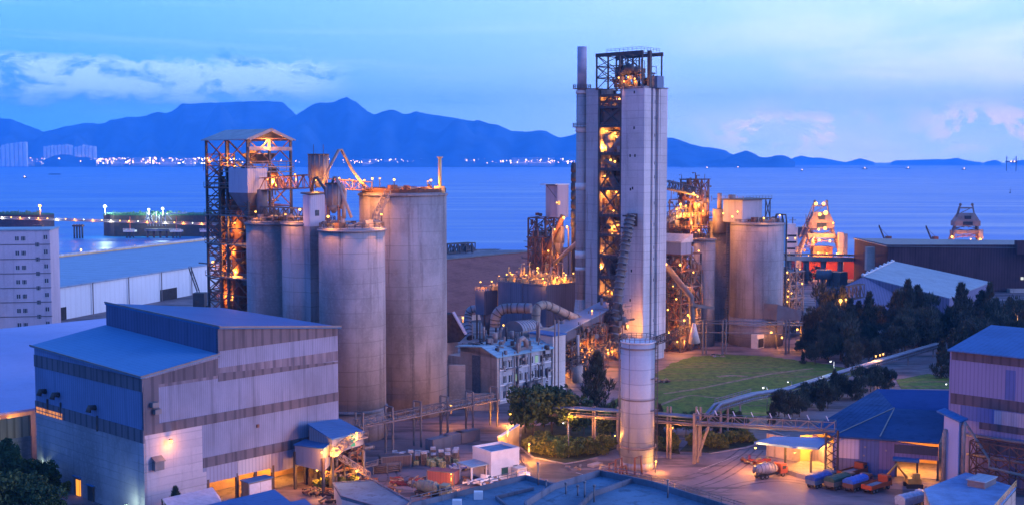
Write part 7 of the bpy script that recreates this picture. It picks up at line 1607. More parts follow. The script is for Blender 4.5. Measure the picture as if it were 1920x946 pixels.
f2_, Q2 = flatroof('flat_roof_block', 'foreground block with puddled blue roof and railing along its long left edge', [(770, 952), (985, 898), (1075, 925), (1000, 960), (960, 1010), (760, 1010)], 12.2, .8)
MB().rail([Q2[0] + UP * .8, Q2[1] + UP * .8], 1.0, 2, .08).build('railing', M['steel_grey'], f2_)
MB().rail([Q1[1] + UP * 1.0, Q1[2] + UP * 1.0, Q1[3] + UP * 1.0], .9, 2.4, .08).build('railing', M['steel_grey'], f1)
dd = MB(); dd.bar(g(1110, 930, FZ) + UP * .4, g(1185, 904, FZ) + UP * .4, .4, .8).bar(g(1110, 930, FZ) + UP * .4, g(1060, 980, FZ) + UP * .4, .4, .8).build('roof_upstand', bpy.data.materials['dark parapet'], f1)
MB().bar(g(930, 935, 12.2) + UP * .3, g(1000, 918, 12.2) + UP * .3, .3, .5).bar(g(930, 935, 12.2) + UP * .3, g(960, 960, 12.2) + UP * .3, .3, .5).build('roof_upstand', bpy.data.materials['dark parapet'], f2_)
for px, py in ((897, 934), (857, 950)): p = g(px, py, 12.2); MB().box(p.x - .7, p.x + .7, p.y - .5, p.y + .5, 12.2, 13.4).build('air_unit', M['white'], f2_)
for i, (px, py, h) in enumerate(((1009, 905, 3.2), (1024, 920, 1.6), (1061, 925, 1.6), (1096, 935, 2.6), (1114, 940, 2.4), (1252, 932, 2.6), (1083, 928, 1.4))):
    p = g(px, py, FZ); t = tag(MB().cyl((p.x, p.y), .13, FZ - .3, FZ + h, 8).cyl((p.x, p.y), .24, FZ + h, FZ + h + .3, 8).build('roof_pipe', M['steel_grey']), 'thin vent pipe %s' % ['by the white water tank, tallest one', 'short, near the white water tank', 'in the middle of the notch between two roofs', 'on the peaked roof, second tallest', 'on the peaked roof beside a taller one', 'alone on the large right part of the peaked roof', 'short, on the peaked roof edge'][i], 'vent pipe', 'vent pipes on the foreground roofs')
t, Q3 = flatroof('low_shed', 'grey flat shed roof with a peach end wall beside the flat roofs', [(625, 905), (700, 900), (770, 940), (745, 960), (640, 930)], 3.2, .2)
p1r = [g(385, 946, 7), g(515, 916, 7), g(545, 940, 7), g(580, 960, 7), g(400, 975, 7)]
br_ = empty('shed', (p1r[0].x, p1r[0].y, 0), 'blue sheet roof cut by the bottom edge in front of the ribbed hall', 'shed'); slab(MB(), p1r, .3).build('roof', M['roof_blue'], br_); MB().prism([(p.x, p.y) for p in p1r], 0, 6.7).build('wall', M['officew'], br_)
p2r = [g(515, 946, 6.4), g(572, 934, 6.4), g(590, 950, 6.4), g(520, 965, 6.4)]
br_ = empty('shed', (p2r[0].x, p2r[0].y, 0), 'small blue sheet roof beside the larger one at the bottom edge', 'shed'); slab(MB(), p2r, .3).build('roof', M['roof_blue'], br_); MB().prism([(p.x, p.y) for p in p2r], 0, 6.1).build('wall', M['officew'], br_)
p3r = [pt(304, 934, 212), pt(398, 912, 222), pt(412, 930, 219), pt(420, 950, 213), pt(330, 965, 205)]
br_ = empty('lean_to', (p3r[0].x, p3r[0].y, 0), 'pinkish sheet lean-to roof against the concrete corner wall', 'shed'); slab(MB(), p3r, .2).build('roof', m_plain('pinkish tin', (.42, .36, .42), .6, .15), br_)
for p in p3r[:3]: MB().bar((p.x, p.y, 0), p, .2).build('post', M['steel'], br_)

for i, (px, py, P_, lb) in enumerate(((1085, 912, 13000, 'lamp on the forecourt wall of the peaked flat-roofed block'), (1170, 912, 6000, 'second unseen lamp on the forecourt side of the peaked flat-roofed block'), (1330, 946, 16000, 'unseen lamp at the road corner of the peaked flat-roofed block'), (1010, 906, 13000, 'unseen lamp in the notch between the two flat-roofed blocks'))):
    q = g(px, py, FZ - 1.5) + Vector((.4, 2.5, 0)); lamp(q, P_, lb, 'unseen wall lamps of the foreground blocks', size=.15, pole=.3, toward=(.3, 1, 0), drop=.5)  # unseen lamps placed to cast the orange glow over the forecourt

# ================================================================ YARD THINGS
def container(px, py, L, W, H, col, rz, label, group=None, matname=None):
    p = g(px, py); t = empty('container', p, label, 'container', group); u_ = Vector((math.cos(rz), math.sin(rz), 0)); v_ = Vector((-u_.y, u_.x, 0))
    m_ = m_corr('container ' + (matname or str(px)), col, u_, .35, .6, dirt=.4, ridge=.3)
    MB().ubox(p, L, W, .15, H, u_, v_).build('body', m_, t)
    b = MB()
    for a in (0, L - .2):
        for c in (0, W - .2): b.ubox(p + u_ * a + v_ * c - u_ * .02 - v_ * .02, .24, .24, 0, H + .05, u_, v_)
    b.ubox(p - v_ * .03 - u_ * .03, L + .06, .12, H - .1, H + .06, u_, v_); b.ubox(p - v_ * .03 - u_ * .03, L + .06, .12, .05, .25, u_, v_); b.build('corner_frame', M['steel_grey'], t)
    MB().ubox(p - u_ * .08 + v_ * .2, .08, W / 2 - .25, .3, H - .2, u_, v_).build('door', m_, t); MB().ubox(p - u_ * .08 + v_ * (W / 2 + .05), .08, W / 2 - .25, .3, H - .2, u_, v_).build('door', m_, t); return t
ru = math.atan2(U.y, U.x)
container(800, 905, 6, 3, 2.7, (.28, .11, .11), -.35, 'faded red cabin with pale top in the scrap yard')
container(812, 846, 6, 2.5, 2.6, (.16, .18, .22), ru, 'first grey container behind the stacked pallets')
container(838, 838, 6, 2.5, 2.6, (.13, .15, .2), ru, 'second grey container, nearest to the white hut')
container(866, 832, 6, 2.4, 2.6, (.17, .17, .2), ru, 'third grey container against the lit passage')
container(715, 880, 6.5, 2.6, 2.7, (.14, .11, .11), -.1 + ru * .5, 'dark open steel cage container between the silos and the pallet stacks')
# pallet stacks
mpl = m_plain('weathered pallet wood', (.30, .20, .13), .85, .4, 2); mw_ = m_plain('shrink wrapped goods', (.34, .36, .40), .5, .4, 1.2); mwy = m_plain('yellow green sacks', (.30, .30, .14), .7, .4, 1.5)
pal = empty('pallet_stack', (0, 0, 0), 'x', 'pallet stack')
b = MB()
for k in range(8): b.box(-.6, .6, -.5, .5, k * .3 + .1, k * .3 + .16)
for k in range(8):
    for x in (-.55, 0, .5): b.box(x - .05, x + .08, -.5, .5, k * .3, k * .3 + .1)
b.build('pallets', mpl, pal)
MB().box(-.55, .55, -.45, .45, 2.42, 3.0).build('load', mw_, pal)
pal2 = empty('pallet_stack', (0, 0, 0), 'x', 'pallet stack'); MB().box(-.6, .6, -.5, .5, 0, .14).build('pallets', mpl, pal2)
b = MB()
for k in range(3):
    for x in (-.3, .28): b.box(x - .26, x + .26, -.46, .46, .16 + k * .42, .54 + k * .42)
b.build('load', mwy, pal2)
random.seed(12); n = 0
for i in range(9):
    for j in range(4):
        base = g(742, 862) + Vector((i * 1.65, -j * 1.5 + i * .15, 0)); src = pal if random.random() < .6 else pal2
        lab = ('tall stack of brown pallets under wrapped goods' if src is pal else 'low pallet with yellowish sacks') + ' in the crowded goods block before the silos'
        gp = 'tall pallet stacks before the silos' if src is pal else 'sack pallets before the silos'
        if n == 0: pass
        copy_tree(src, base + Vector((random.uniform(-.15, .15), random.uniform(-.15, .15), 0)), random.uniform(-.1, .1) + .1, (1, 1, random.uniform(.6, 1.0)), label=lab, group=gp); n += 1
for i in range(7): copy_tree(pal2, g(800 + i * 6, 868 + (i % 3) * 4), random.uniform(0, 3), 1, label='low sack pallet at the outer edge of the goods block', group='sack pallets at the edge of the goods block')
for o_ in (pal, pal2):
    for ch in list(o_.children): bpy.data.objects.remove(ch)
    bpy.data.objects.remove(o_)
# scrap: single timber and pipe bundles, drums
def scrap(px, py, label, mats, n, L, seed, r=3):
    p = g(px, py); t = empty('scrap_heap', p, label, 'scrap heap'); random.seed(seed)
    for mi, m_ in enumerate(mats):
        b = MB()
        for i in range(n):
            q = p + Vector((random.uniform(-r, r), random.uniform(-r * .6, r * .6), random.uniform(.1, .9))); a = random.uniform(0, 3.14); d_ = Vector((math.cos(a), math.sin(a), random.uniform(-.15, .25))) * random.uniform(.4, L)
            b.bar(q - d_, q + d_, random.uniform(.12, .5))
        b.build(['beams', 'planks', 'tins'][mi], m_, t)
m_rd = m_plain('red scrap paint', (.22, .035, .03), .6, .2)
scrap(768, 906, 'heap of red and brown scrap beams left of the drum truck', (M['steel_red'], mpl, m_rd), 16, 1.4, 1)
scrap(820, 925, 'scrap heap strewn round the drum truck', (M['steel_grey'], M['steel_red'], mpl), 14, 1.2, 2)
scrap(905, 905, 'stored timber and crates in front of the white hut', (mpl, M['white'], M['steel_red']), 12, 1.0, 3, 3.5)
scrap(640, 938, 'jumble of machine parts near the bottom edge before the loading house', (M['steel'], M['steel_red'], M['steel_grey']), 14, 1.2, 4, 4)
scrap(680, 941, 'jumble of pale and rusty drums parts at the bottom edge', (M['white'], M['steel_red'], m_rd), 8, .8, 5, 2.5)
scrap(862, 880, 'pile of white sacks and boxes under the hut canopy', (M['white'], M['officew'], m_plain('blue tarp', (.05, .10, .40), .5, .2)), 10, .8, 6, 2)
scrap(1420, 866, 'low row of carts and crates beside the mixer lorry', (M['steel_red'], M['steel_grey'], m_rd), 10, .9, 7, 3.2)
scrap(1345, 668, 'small stack of leftover parts at the far edge of the grass', (M['steel'], M['silo'], mpl), 5, .8, 8, 2)
scrap(1240, 716, 'rusty heap on the near edge of the green field', (M['steel_red'], m_plain('rust orange heap', (.4, .2, .1), .8, .3), mpl), 14, 1.0, 9, 2.2)
scrap(600, 925, 'dark machine parts heaped between the blue sheds and the loading house', (M['steel'], M['steel_red'], mpl), 16, 1.2, 11, 3)
scrap(725, 925, 'loose planks and tins on the open yard beyond the grey shed roof', (mpl, M['steel_grey'], M['steel_red']), 9, .8, 12, 2.5)
scrap(690, 905, 'crates and rails beside the loading house stair foot', (M['steel_red'], mpl, M['steel_grey']), 10, .9, 13, 2.2)
scrap(1075, 880, 'a few boards left on the forecourt by the kerb', (mpl, M['steel_grey']), 4, .8, 14, 1.5)
scrap(1270, 655, 'parts and drums piled under the steel stage beside the tall tower foot', (M['steel_red'], M['steel_grey'], mpl), 14, 1.0, 15, 3.5)
scrap(835, 862, 'timber lengths stacked by the containers', (mpl, mpl, M['steel_grey']), 10, 1.8, 10, 2.4)
rk_ = empty('pipe_stack', g(720, 888), 'stack of long steel tubes in a cage rack below the tallest silo', 'pipe stack')
p = g(700, 888)
b = MB()
for i in range(5):
    for j in range(4): b.tube([p + U * 0 + V * 0 + Vector((0, i * .45, .3 + j * .4)), p + Vector((5.5, 2.4 + i * .45, .3 + j * .4))], .18, 6)
b.build('tubes', M['duct_dark'], rk_)
for k in (0, .5, 1): q = p.lerp(p + Vector((5.5, 2.4, 0)), k); MB().bar(q + Vector((0, -.4, 0)), q + Vector((0, -.4, 2.2)), .2).build('cage_post', M['steel_grey'], rk_)
rdt = tag(MB().ball(g(748, 880) + UP * .5, .6, 10, 6).build('drum', m_rd), 'small red drum at the end of the tube rack', 'drum')
# clutter at left bottom (site between trees and hall)
random.seed(77)
for i, (px, py, kind) in enumerate(((45, 872, 0), (150, 930, 1), (175, 940, 0), (205, 938, 1), (118, 905, 1), (95, 890, 0), (230, 950, 0))):
    p = g(px, py); w_, h_ = random.uniform(2, 3.5), random.uniform(2, 4)
    t = empty('equipment_cabin', p, ['blue-grey cabin by the ribbed fence corner', 'lit orange doorway cabin at the bottom left', 'dark cabin right of the orange-lit one', 'dark cabin nearest the concrete side wall', 'small dark hut under the white yard lamp', 'blue tarp shelter among the left bushes', 'low dark cabin at the bottom edge by the hall corner'][i], 'cabin')
    MB().ubox(p, w_, w_, 0, h_).build('wall', M['steel'] if kind == 0 else M['duct_dark'], t); MB().ubox(S(p, -.2, -.3), w_ + .4, w_ + .6, h_, h_ + .15).build('roof', M['roof_blue'], t)
    if i in (1,): MB().ubox(S(p, -.05, -.08), 1.4, .05, .1, h_ - .4).ubox(S(p, -.1, .1), .05, 1.2, .1, h_ - .4).build('door', m_emit('orange lit doorway', (1, .36, .04), 1.3), t)
for px, py, h, P_, k, s_, lb in ((88, 905, 4, 500, 'g', .3, 'greenish white lamp low in the left bushes'), (157, 925, 4, 500, 'g', .26, 'white lamp on a post by the orange-lit cabin'), (7, 880, 3, 250, 'g', .24, 'white tube lamp at the left frame edge'), (176, 935, 3, 600, 'o', .22, 'amber lamp between the cabins by the hall'), (42, 868, 2, 700, 'o', .2, 'amber lamp beside the fence under the bushes'), (232, 950, 3, 350, 'g', .22, 'greenish lamp at the bottom edge by the hall corner'), (243, 975, 3, 400, 'g', .25, 'white lamp partly cut by the bottom edge at the hall corner')):
    street(g(px, py), h, P_, lb, k=k, size=s_, arm=(-.5, -.4))
# ================================================================ VEHICLES
m_tyre = m_plain('tyre rubber', (.03, .03, .03), .9, .1)
def wheel(parent, x, y, r=.5, w_=.35):
    b = MB().tube([(x, y - w_ / 2, r), (x, y + w_ / 2, r)], r, 16); o_ = b.build('wheel', m_tyre, parent)
    MB().tube([(x, y - w_ / 2 - .02, r), (x, y + w_ / 2 + .02, r)], r * .5, 12).build('rim', M['steel_grey'], o_)
def truck(label, cabcol, kind, loc, rz, covercol=None, group=None):
    t = empty('truck', (0, 0, 0), label, 'truck', group); mc = m_plain('truck paint ' + label[:14], cabcol, .4, .1)
    for x in (-3.2, -2.0, 2.6):
        for y in (-1.0, 1.0): wheel(t, x, y)
    MB().box(-4.2, 3.8, -.45, .45, .6, .95).build('chassis', M['steel'], t)
    b = MB().prism([(2.0, -1.2), (3.9, -1.2), (3.9, 1.2), (2.0, 1.2)], .8, [2.5, 2.1, 2.1, 2.5]); b.prism([(2.0, -1.15), (3.6, -1.15), (3.6, 1.15), (2.0, 1.15)], [2.4] * 4, [3.0, 2.9, 2.9, 3.0]); b.build('cab', mc, t)
    MB().box(3.86, 3.95, -1.0, 1.0, 1.7, 2.2).box(2.4, 3.4, -1.23, -1.2, 1.8, 2.5).box(2.4, 3.4, 1.2, 1.23, 1.8, 2.5).build('windscreen', M['glass'], t)
    for y in (-.85, .85): MB().box(3.92, 4.0, y - .15, y + .15, 1.0, 1.2).build('headlight', M['white'], t)
    MB().box(3.9, 4.1, -1.2, 1.2, .55, .85).build('bumper', M['steel_grey'], t)
    if kind == 'cover':
        MB().box(-4.3, 1.8, -1.25, 1.25, .95, 1.9).build('cargo_bed', mc, t)
        b = MB(); m2 = m_plain('tarp ' + label[:14], covercol, .7, .25, 1.5)
        prof = [(-1.3, 1.9), (-1.28, 2.5), (-.8, 2.85), (0, 2.98), (.8, 2.85), (1.28, 2.5), (1.3, 1.9)]
        st = []
        for i in range(8): x = -4.35 + i * 6.2 / 7; st.append(b.addv([(x, y, z + (.06 if i % 2 else -.03) * (z > 2)) for y, z in prof]))
        for i in range(7):
            for j in range(6): b.face([st[i] + j, st[i + 1] + j, st[i + 1] + j + 1, st[i] + j + 1], False)
        b.face([st[0] + j for j in range(7)]); b.face([st[7] + 6 - j for j in range(7)]); b.build('tarpaulin', m2, t)
    elif kind == 'flat':
        MB().box(-4.3, 1.8, -1.25, 1.25, .95, 1.15).box(-4.3, 1.8, -1.3, -1.2, 1.1, 1.9).box(-4.3, 1.8, 1.2, 1.3, 1.1, 1.9).box(-4.4, -4.3, -1.25, 1.25, 1.1, 1.9).build('cargo_bed', mc, t)
        MB().box(-4.0, 1.5, -1.1, 1.1, 1.15, 1.5).build('load', M['silo_dark'], t)
    elif kind == 'mixer':
        MB().tube([(-4.3, 0, 2.1), (-3.2, 0, 2.2), (-1.2, 0, 2.15), (.8, 0, 1.95), (1.7, 0, 1.85)], [.55, 1.15, 1.35, 1.05, .6], 20).build('drum', m_plain('mixer drum paint', covercol, .5, .25, 1), t)
        b = MB()
        for k in range(5): x = -3.4 + k * .95; b.tube([(x, 0, 2.2), (x + .12, 0, 2.2)], 1.33 - abs(k - 2) * .08, 20)
        b.build('drum_hoop', M['steel_grey'], t); MB().tube([(-4.5, 0, 2.9), (-4.9, 0, 1.5)], [.5, .3], 8).bar((-4.3, -.8, 1), (-4.3, -.8, 2.6), .15).bar((-4.3, .8, 1), (-4.3, .8, 2.6), .15).build('chute', M['steel_grey'], t)
    t.location = loc; t.rotation_euler = (0, 0, rz); t.scale = (.92, .92, .92); return t
tg_ = 'lorries parked in a row before the blue-roofed warehouse'
truck('lorry with a rounded blue tarpaulin at the left end of the parked row', (.10, .14, .2), 'cover', g(1541, 909), R(40), (.03, .07, .26), tg_)
truck('lorry with a dull green tarpaulin between two blue ones', (.14, .12, .1), 'cover', g(1576, 912), R(40), (.03, .07, .05), tg_)
truck('lorry with the brightest blue tarpaulin next to the orange one', (.12, .06, .04), 'cover', g(1610, 915), R(42), (.03, .10, .38), tg_)
truck('bright orange open lorry with grey load at the right of the row', (.36, .065, .02), 'flat', g(1645, 918), R(42), None, tg_)
truck('orange-cabbed lorry half hidden behind the parked row', (.22, .05, .02), 'flat', g(1600, 893), R(40), None, tg_)
truck('blue-topped van-like lorry cut by the bottom edge beside the annex', (.25, .3, .4), 'cover', g(1712, 948), R(35), (.25, .32, .42))
truck('concrete mixer lorry with a long ribbed grey drum crossing the forecourt', (.25, .07, .05), 'mixer', g(1445, 893), R(28), (.34, .32, .32))
truck('old green-grey drum truck parked among the scrap heaps', (.12, .14, .10), 'mixer', g(812, 930), R(-22), (.12, .15, .13))
def car(label, col, loc, rz):
    t = empty('van', (0, 0, 0), label, 'van'); mc = m_plain('van paint ' + label[:10], col, .35, .1)
    for x in (-1.3, 1.4):
        for y in (-.75, .75): wheel(t, x, y, .32, .22)
    MB().box(-2.2, 2.1, -.85, .85, .35, 1.1).prism([(-.2, -.8), (1.6, -.8), (1.6, .8), (-.2, .8)], 1.1, [1.9, 1.35, 1.35, 1.9]).build('body', mc, t)
    MB().box(.2, 1.2, -.86, -.84, 1.15, 1.5).box(.2, 1.2, .84, .86, 1.15, 1.5).build('window', M['glass'], t)
    t.location = loc; t.rotation_euler = (0, 0, rz); return t
car('small white flatbed pick-up parked under the wall of the white hut', (.7, .7, .7), g(908, 905), R(50)); car('small white pick-up near the machine parts at the bottom edge', (.7, .68, .66), g(683, 928), R(-10)); car('small blue pick-up beside the white one at the bottom edge', (.08, .14, .5), g(668, 930), R(100))
# people-free yard excavator by annex
ex_ = empty('excavator', g(1715, 915), 'yellow-armed excavator beside the lit warehouse door', 'excavator'); p = g(1712, 912)
MB().box(p.x - 1.6, p.x + 1.6, p.y - 1.4, p.y - .8, 0, .8).box(p.x - 1.6, p.x + 1.6, p.y + .8, p.y + 1.4, 0, .8).build('track', m_tyre, ex_)
MB().box(p.x - 1.4, p.x + 1.3, p.y - 1.2, p.y + 1.2, .9, 1.9).box(p.x - .2, p.x + 1.0, p.y - 1.2, p.y - .1, 1.9, 2.9).build('body', m_plain('excavator paint', (.35, .22, .05), .5, .2), ex_)
MB().tube([(p.x - 1, p.y, 1.5), (p.x - 3.4, p.y + .2, 4.6), (p.x - 5.2, p.y + .4, 2.2)], .25, 6).build('arm', bpy.data.materials['excavator paint'], ex_)

# ================================================================ TREES
def m_leaf(name, c1, c2):
    m, n, b = base_mat(name, .85); oi = n.new('ShaderNodeObjectInfo').outputs['Random']; P = obj_co(n)
    k = n.noise(P, .5, 3, .6); c_ = n.mix(n.ss(k, .35, .65), c1, c2); c_ = n.mix(n.math('MULTIPLY', oi, .45), c_, tuple(x * .5 for x in c1))
    n.link(c_, b.inputs['Base Color']); b.inputs['Subsurface Weight'].default_value = 0; return m
ml1 = m_leaf('feathery needle foliage', (.038, .046, .036), (.066, .076, .050)); ml2 = m_leaf('broad leaf foliage', (.030, .060, .022), (.055, .095, .035)); ml3 = m_leaf('shrub foliage', (.07, .10, .02), (.16, .17, .04))
m_bark = m_plain('tree bark', (.10, .075, .055), .9, .3, 1)
def crown(rnd, H, spread, z0, kind, n, leaf):
    b = MB(); cl = []
    if kind in ('round', 'wisp'):
        for i in range(16): a = rnd.uniform(0, 6.28); r = spread * rnd.uniform(.15, .8); z = z0 + (H - z0) * rnd.uniform(.2, .88); cl.append((r * math.cos(a), r * math.sin(a), z, spread * rnd.uniform(.25, .45)))
    else:
        for i in range(26): t_ = i / 25; r = spread * (1 - t_) ** .8 * rnd.uniform(.2, 1.0); a = i * 2.4 + rnd.uniform(-.4, .4); cl.append((r * math.cos(a), r * math.sin(a), z0 + (H - z0) * t_ * .96, spread * (.30 - .17 * t_) * rnd.uniform(.8, 1.3)))
    for i in range(n):
        c = rnd.choice(cl); d = Vector((rnd.gauss(0, 1), rnd.gauss(0, 1), rnd.gauss(0, .8))); d = d.normalized() * c[3] * rnd.random() ** .35
        p = Vector(c[:3]) + d; a1 = Vector((rnd.gauss(0, 1), rnd.gauss(0, 1), rnd.gauss(0, 1))).normalized(); a2 = a1.cross(Vector((rnd.gauss(0, 1), rnd.gauss(0, 1), rnd.gauss(0, 1)))).normalized(); s_ = leaf * rnd.uniform(.6, 1.5)
        if kind != 'round': a1 = (a1 * .4 + UP * .9 + d.normalized() * .5).normalized(); v0 = b.addv([p - a2 * s_ * .3, p + a1 * s_ * 1.7, p + a2 * s_ * .3, p - a1 * s_ * .5])
        else: v0 = b.addv([p - a1 * s_, p - a2 * s_ * .6, p + a1 * s_, p + a2 * s_ * .6])
        b.face([v0, v0 + 1, v0 + 2, v0 + 3], False)
    return b, cl
def proto(kind, seed, H, spread, z0, n, leaf, mat, name='tree'):
    rnd = random.Random(seed); t = empty(name, (0, 0, 0), 'x', 'tree' if name != 'shrub' else 'shrub')
    b, cl = crown(rnd, H, spread, z0, kind, n, leaf); b.build('crown', mat, t)
    tr = MB().tube([(0, 0, -.2), (.1, .05, H * .35), (-.05, .1, H * .7), (0, 0, H * .92)], [H * .022, H * .018, H * .010, .04], 8)
    for c in cl[::2]: tr.tube([(0, 0, max(z0 * .8, c[2] - spread * .5)), (c[0] * .5, c[1] * .5, c[2] - c[3] * .4), (c[0] * .95, c[1] * .95, c[2])], [H * .008, .07, .03], 5)
    tr.build('trunk', m_bark, t); return t
F1 = [proto('feather', s, 13, 4.4, 1.0, 3200, .42, ml1) for s in (1, 2, 3)]
W1 = [proto('wisp', s, 12, 5.2, 1.5, 3600, .42, ml1) for s in (11, 12, 13)]
B1 = [proto('round', s, 10, 5.0, 2.0, 3000, .38, ml2) for s in (4, 5, 6)]
S1 = [proto('round', s, 3, 2.2, .2, 1500, .22, ml3, 'shrub') for s in (7, 8)]
rnd = random.Random(99)
def plant(src, px, py, sc_, label, group, name=None):
    o = copy_tree(rnd.choice(src), g(px, py), rnd.uniform(0, 6.28), (sc_ * rnd.uniform(.85, 1.2), sc_ * rnd.uniform(.85, 1.2), sc_ * rnd.uniform(.9, 1.15)), label=label, group=group)
    if name: o.name = name
    return o
# wood on the right
gW = 'dark feathery trees of the belt before the gabled shed'
def wood(px, row):
    k = next((t for x, t in ((1560, 'beside the silo foot'), (1610, 'just past the bright amber lamp'), (1665, 'under the low end of the pale shed ridge'), (1720, 'below the middle of the pale shed roof'), (1775, 'below the far eave of the pale shed'), (1830, 'behind the tall lilac hall corner'), (1880, 'between the lilac hall and the dark warehouse')) if px < x), 'at the right frame edge')
    r = ('rear-row', 'middle-row', 'front-row')[row]
    return '%s dark feathery tree %s' % (r, k), '%s belt trees %s' % (r, k)
for i in range(99):
    px = 1508 + (i % 33) * 12.8 + rnd.uniform(-6, 6); row = i // 33; py = 628 + row * 24 + rnd.uniform(-10, 14)
    if px > 1745 and row == 1: py -= 8
    hs = (1.05, .85, .8)[row] + .2 * math.sin(px * .045) + rnd.uniform(-.15, .15) - (.25 if px < 1530 else 0) 
    py = min(py, 697 - max(0, px - 1580) * .33) if 1580 < px < 1790 else py
    plant(F1 if rnd.random() < .22 else W1, px, py, hs, *wood(px, row))
for px, py, s_, lb in ((1628, 640, 1.45, 'tallest spindly tree standing out of the belt beside the bright amber lamp'), (1800, 640, 1.5, 'tall feathery tree before the end of the pale shed roof'), (1700, 640, 1.5, 'broad tall tree rising in front of the pale shed roof'), (1590, 690, .5, 'small bush at the corner of the green field')): plant(F1, px, py, s_, lb, None)
for i in range(24):
    px = 1450 + i * 9.4 + rnd.uniform(-4, 4); py = 792 - (i * 9.4) * .30 + rnd.uniform(-6, 8)
    plant(F1 if rnd.random() < .3 else W1, px, py - 4, rnd.uniform(.42, .62), 'small dark tree %s in the line before the blue warehouse' % ('nearest the truss bridge' if i < 6 else 'by the thin white lamp' if i < 12 else 'below the amber pipe lamps' if i < 18 else 'nearest the lilac hall'), 'pipe-side trees %d' % (i // 6))
for i in range(9): plant(F1, 1765 + i * 20, 700 + rnd.uniform(-14, 10), rnd.uniform(.8, 1.1), 'dark tree behind the roof of the tall lilac hall', 'trees behind the tall lilac hall')
# trees around the white silo
for px, py, s_, lb in ((1000, 828, 1.15, 'broad dark tree closest to the lit yellow wall'), (1035, 822, 1.25, 'largest rounded dark tree behind the planted bed'), (1068, 822, 1.0, 'rounded dark tree right of the largest one'), (1020, 800, 1.1, 'dark tree hiding the corner of the windowed works building'), (985, 812, .8, 'small dark tree beside the yellow-lit gate'), (1145, 832, .7, 'low tree just left of the white silo'), (1095, 815, .7, 'small dark tree between the two posts of the blue pipe')): plant(B1, px, py, s_, lb, None)
for px, py, s_, lb in ((1118, 792, 1.28, 'solitary open-branched pine before the orange-lit yard'), (1236, 826, .6, 'small dark conifer right of the white silo'), (1345, 820, .5, 'small conifer beside the truss bridge post')): plant(F1, px, py, s_, lb, None)
for i in range(10): plant(B1, 1235 + i * 17, 812 + rnd.uniform(-4, 6), rnd.uniform(.35, .55), 'low dark bush tree in the strip below the pipe line by the green field', 'bush trees below the pipe line')
for px, py in ((1015, 850), (1028, 853), (1041, 856), (1054, 857), (1068, 856), (1082, 853), (1020, 842), (1038, 845), (1058, 846)): plant(S1, px, py, rnd.uniform(1.0, 1.5), 'yellow-green lamp-lit shrub in the planted bed by the forecourt', 'lamp-lit shrubs in the planted bed')
for px, py in ((1000, 846), (1100, 850), (1125, 850), (1135, 845), (1252, 845), (1262, 838), (1330, 838), (1350, 840), (1372, 832), (1395, 828), (1300, 835)): plant(S1, px, py, rnd.uniform(.9, 1.3), 'dim green shrub in the strip %s' % ('left of the white silo' if px < 1200 else 'right of the white silo' if px < 1320 else 'below the truss bridge'), 'dim shrubs %d' % (0 if px < 1200 else 1 if px < 1320 else 2))
for i in range(15): plant(B1, rnd.uniform(-15, 110), 908 + (i % 3) * 30 + rnd.uniform(-6, 10), rnd.uniform(.6, .85), ('dark tree on the upper edge of the bottom left thicket', 'dark tree in the middle of the bottom left thicket', 'dark tree cut by the frame in the bottom left thicket')[i % 3], 'bottom left thicket trees %d' % (i % 3))
for i in range(6): plant(S1, 20 + i * 22, 880 + i * 8, rnd.uniform(.8, 1.2), 'dark shrub at the upper edge of the bottom left thicket', 'shrubs at the bottom left thicket')
for px, py in ((620, 912), (640, 916), (655, 914), (600, 918)): plant(S1, px, py, .8, 'green shrub on the shed edge at the bottom before the loading house', 'shrubs before the loading house')
plant(F1, 330, 985, .55, 'thin bare sapling rising before the lean-to roof at the hall corner', None)
for o_ in F1 + B1 + S1 + W1:
    for ch in list(o_.children): bpy.data.objects.remove(ch)
    bpy.data.objects.remove(o_)
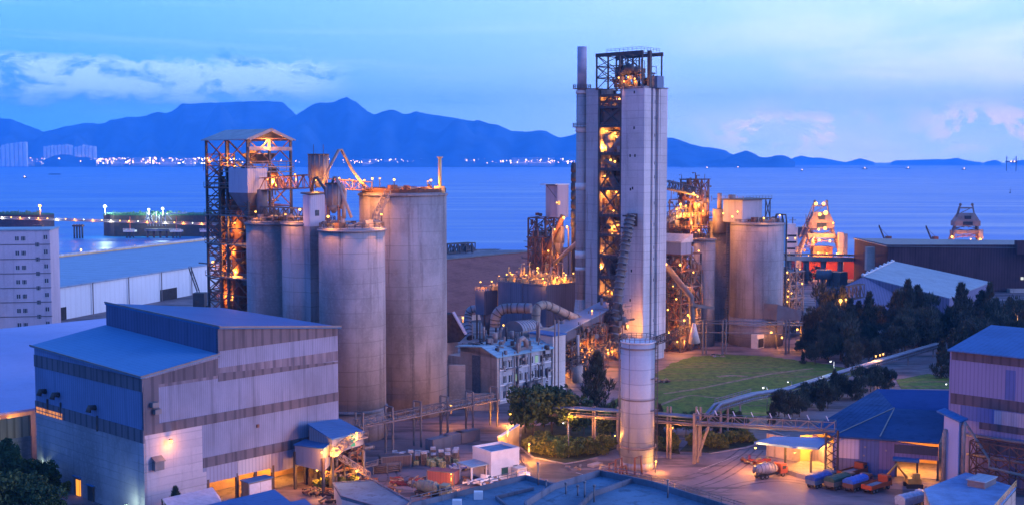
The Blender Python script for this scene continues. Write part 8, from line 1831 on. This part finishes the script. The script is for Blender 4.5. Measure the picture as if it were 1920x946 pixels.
def strip(name, label, pts, w_, mat, z, seed, lift=.004, ground=0.0):
    r_ = random.Random(seed); P = [g(*p, ground) for p in pts]; out = []
    for i in range(len(P) - 1):
        p0_, p1_, p2_, p3_ = P[max(i - 1, 0)], P[i], P[i + 1], P[min(i + 2, len(P) - 1)]
        for k in range(10):
            t_ = k / 10; out.append(.5 * ((2 * p1_) + (-p0_ + p2_) * t_ + (2 * p0_ - 5 * p1_ + 4 * p2_ - p3_) * t_ ** 2 + (-p0_ + 3 * p1_ - 3 * p2_ + p3_) * t_ ** 3))
    b = MB()
    for off in ((-.95, .95) if w_ < .8 else (0,)):
        st = []
        for i, p in enumerate(out):
            d_ = (out[min(i + 1, len(out) - 1)] - out[max(i - 1, 0)]).normalized(); n_ = Vector((-d_.y, d_.x, 0)); c = p + n_ * off
            st.append(b.addv([c + n_ * w_ * r_.uniform(.3, .6) + UP * z, c - n_ * w_ * r_.uniform(.3, .6) + UP * z]))
        for a, d_ in zip(st, st[1:]): b.face([a, a + 1, d_ + 1, d_], False)
    tag(b.build(name, mat), label, kind='structure')
m_mud = m_plain('worn earth', (.19, .14, .09), .95, .45, .6); m_trk = m_plain('tyre dirt', (.09, .072, .08), .8, .5, .5)
strip('worn_path', 'bare earth track crossing the green field', [(1245, 738), (1310, 728), (1380, 714), (1450, 700), (1530, 690)], 1.6, m_mud, .126, 1, ground=0)
strip('worn_path', 'second bare earth track curving over the near part of the field', [(1230, 762), (1290, 742), (1350, 745), (1430, 735)], 1.2, m_mud, .130, 2)
strip('worn_path', 'pale trodden patch in the middle of the green field', [(1345, 706), (1375, 704), (1402, 706)], 2.6, m_mud, .134, 3)
for i, pts in enumerate(([(1240, 905), (1320, 885), (1370, 860), (1400, 838)], [(1250, 925), (1340, 900), (1395, 868), (1425, 842)], [(1330, 925), (1400, 905), (1480, 900), (1600, 925)], [(1000, 880), (1080, 888), (1150, 876)], [(700, 930), (735, 900), (730, 875)], [(760, 890), (720, 905), (650, 900)])):
    strip('tyre_marks', 'pair of dark tyre marks %s' % ['curving from the white silo to the truss', 'on the outer side of the road bend', 'in front of the parked lorries', 'across the warm-lit forecourt', 'through the yard beside the pallets', 'towards the loading house'][i], pts, .45, m_trk, .006 + .004 * i, 20 + i)
# painted road marks and drain patches
for i, (a, b_) in enumerate((((1310, 880), (1360, 862)), ((1080, 885), (1115, 895)), ((1360, 862), (1385, 852)))):
    p, q = g(*a), g(*b_); d_ = (q - p); n_ = Vector((-d_.y, d_.x, 0)).normalized() * .12
    tag(MB().poly([(p + n_) + UP * .04, (p - n_) + UP * .04, (q - n_) + UP * .04, (q + n_) + UP * .04]).build('road_marking', m_plain('worn road paint %d' % i, (.4, .36, .34), .8, .3, 2)), 'faint worn paint line on the forecourt', kind='structure')
bl = empty('concrete_block', g(1118, 872), 'flat pale concrete block lying on the forecourt by the kerb', 'block'); MB().ubox(g(1112, 876), 3.4, 1.6, 0, .5).build('slab', M['silo'], bl)
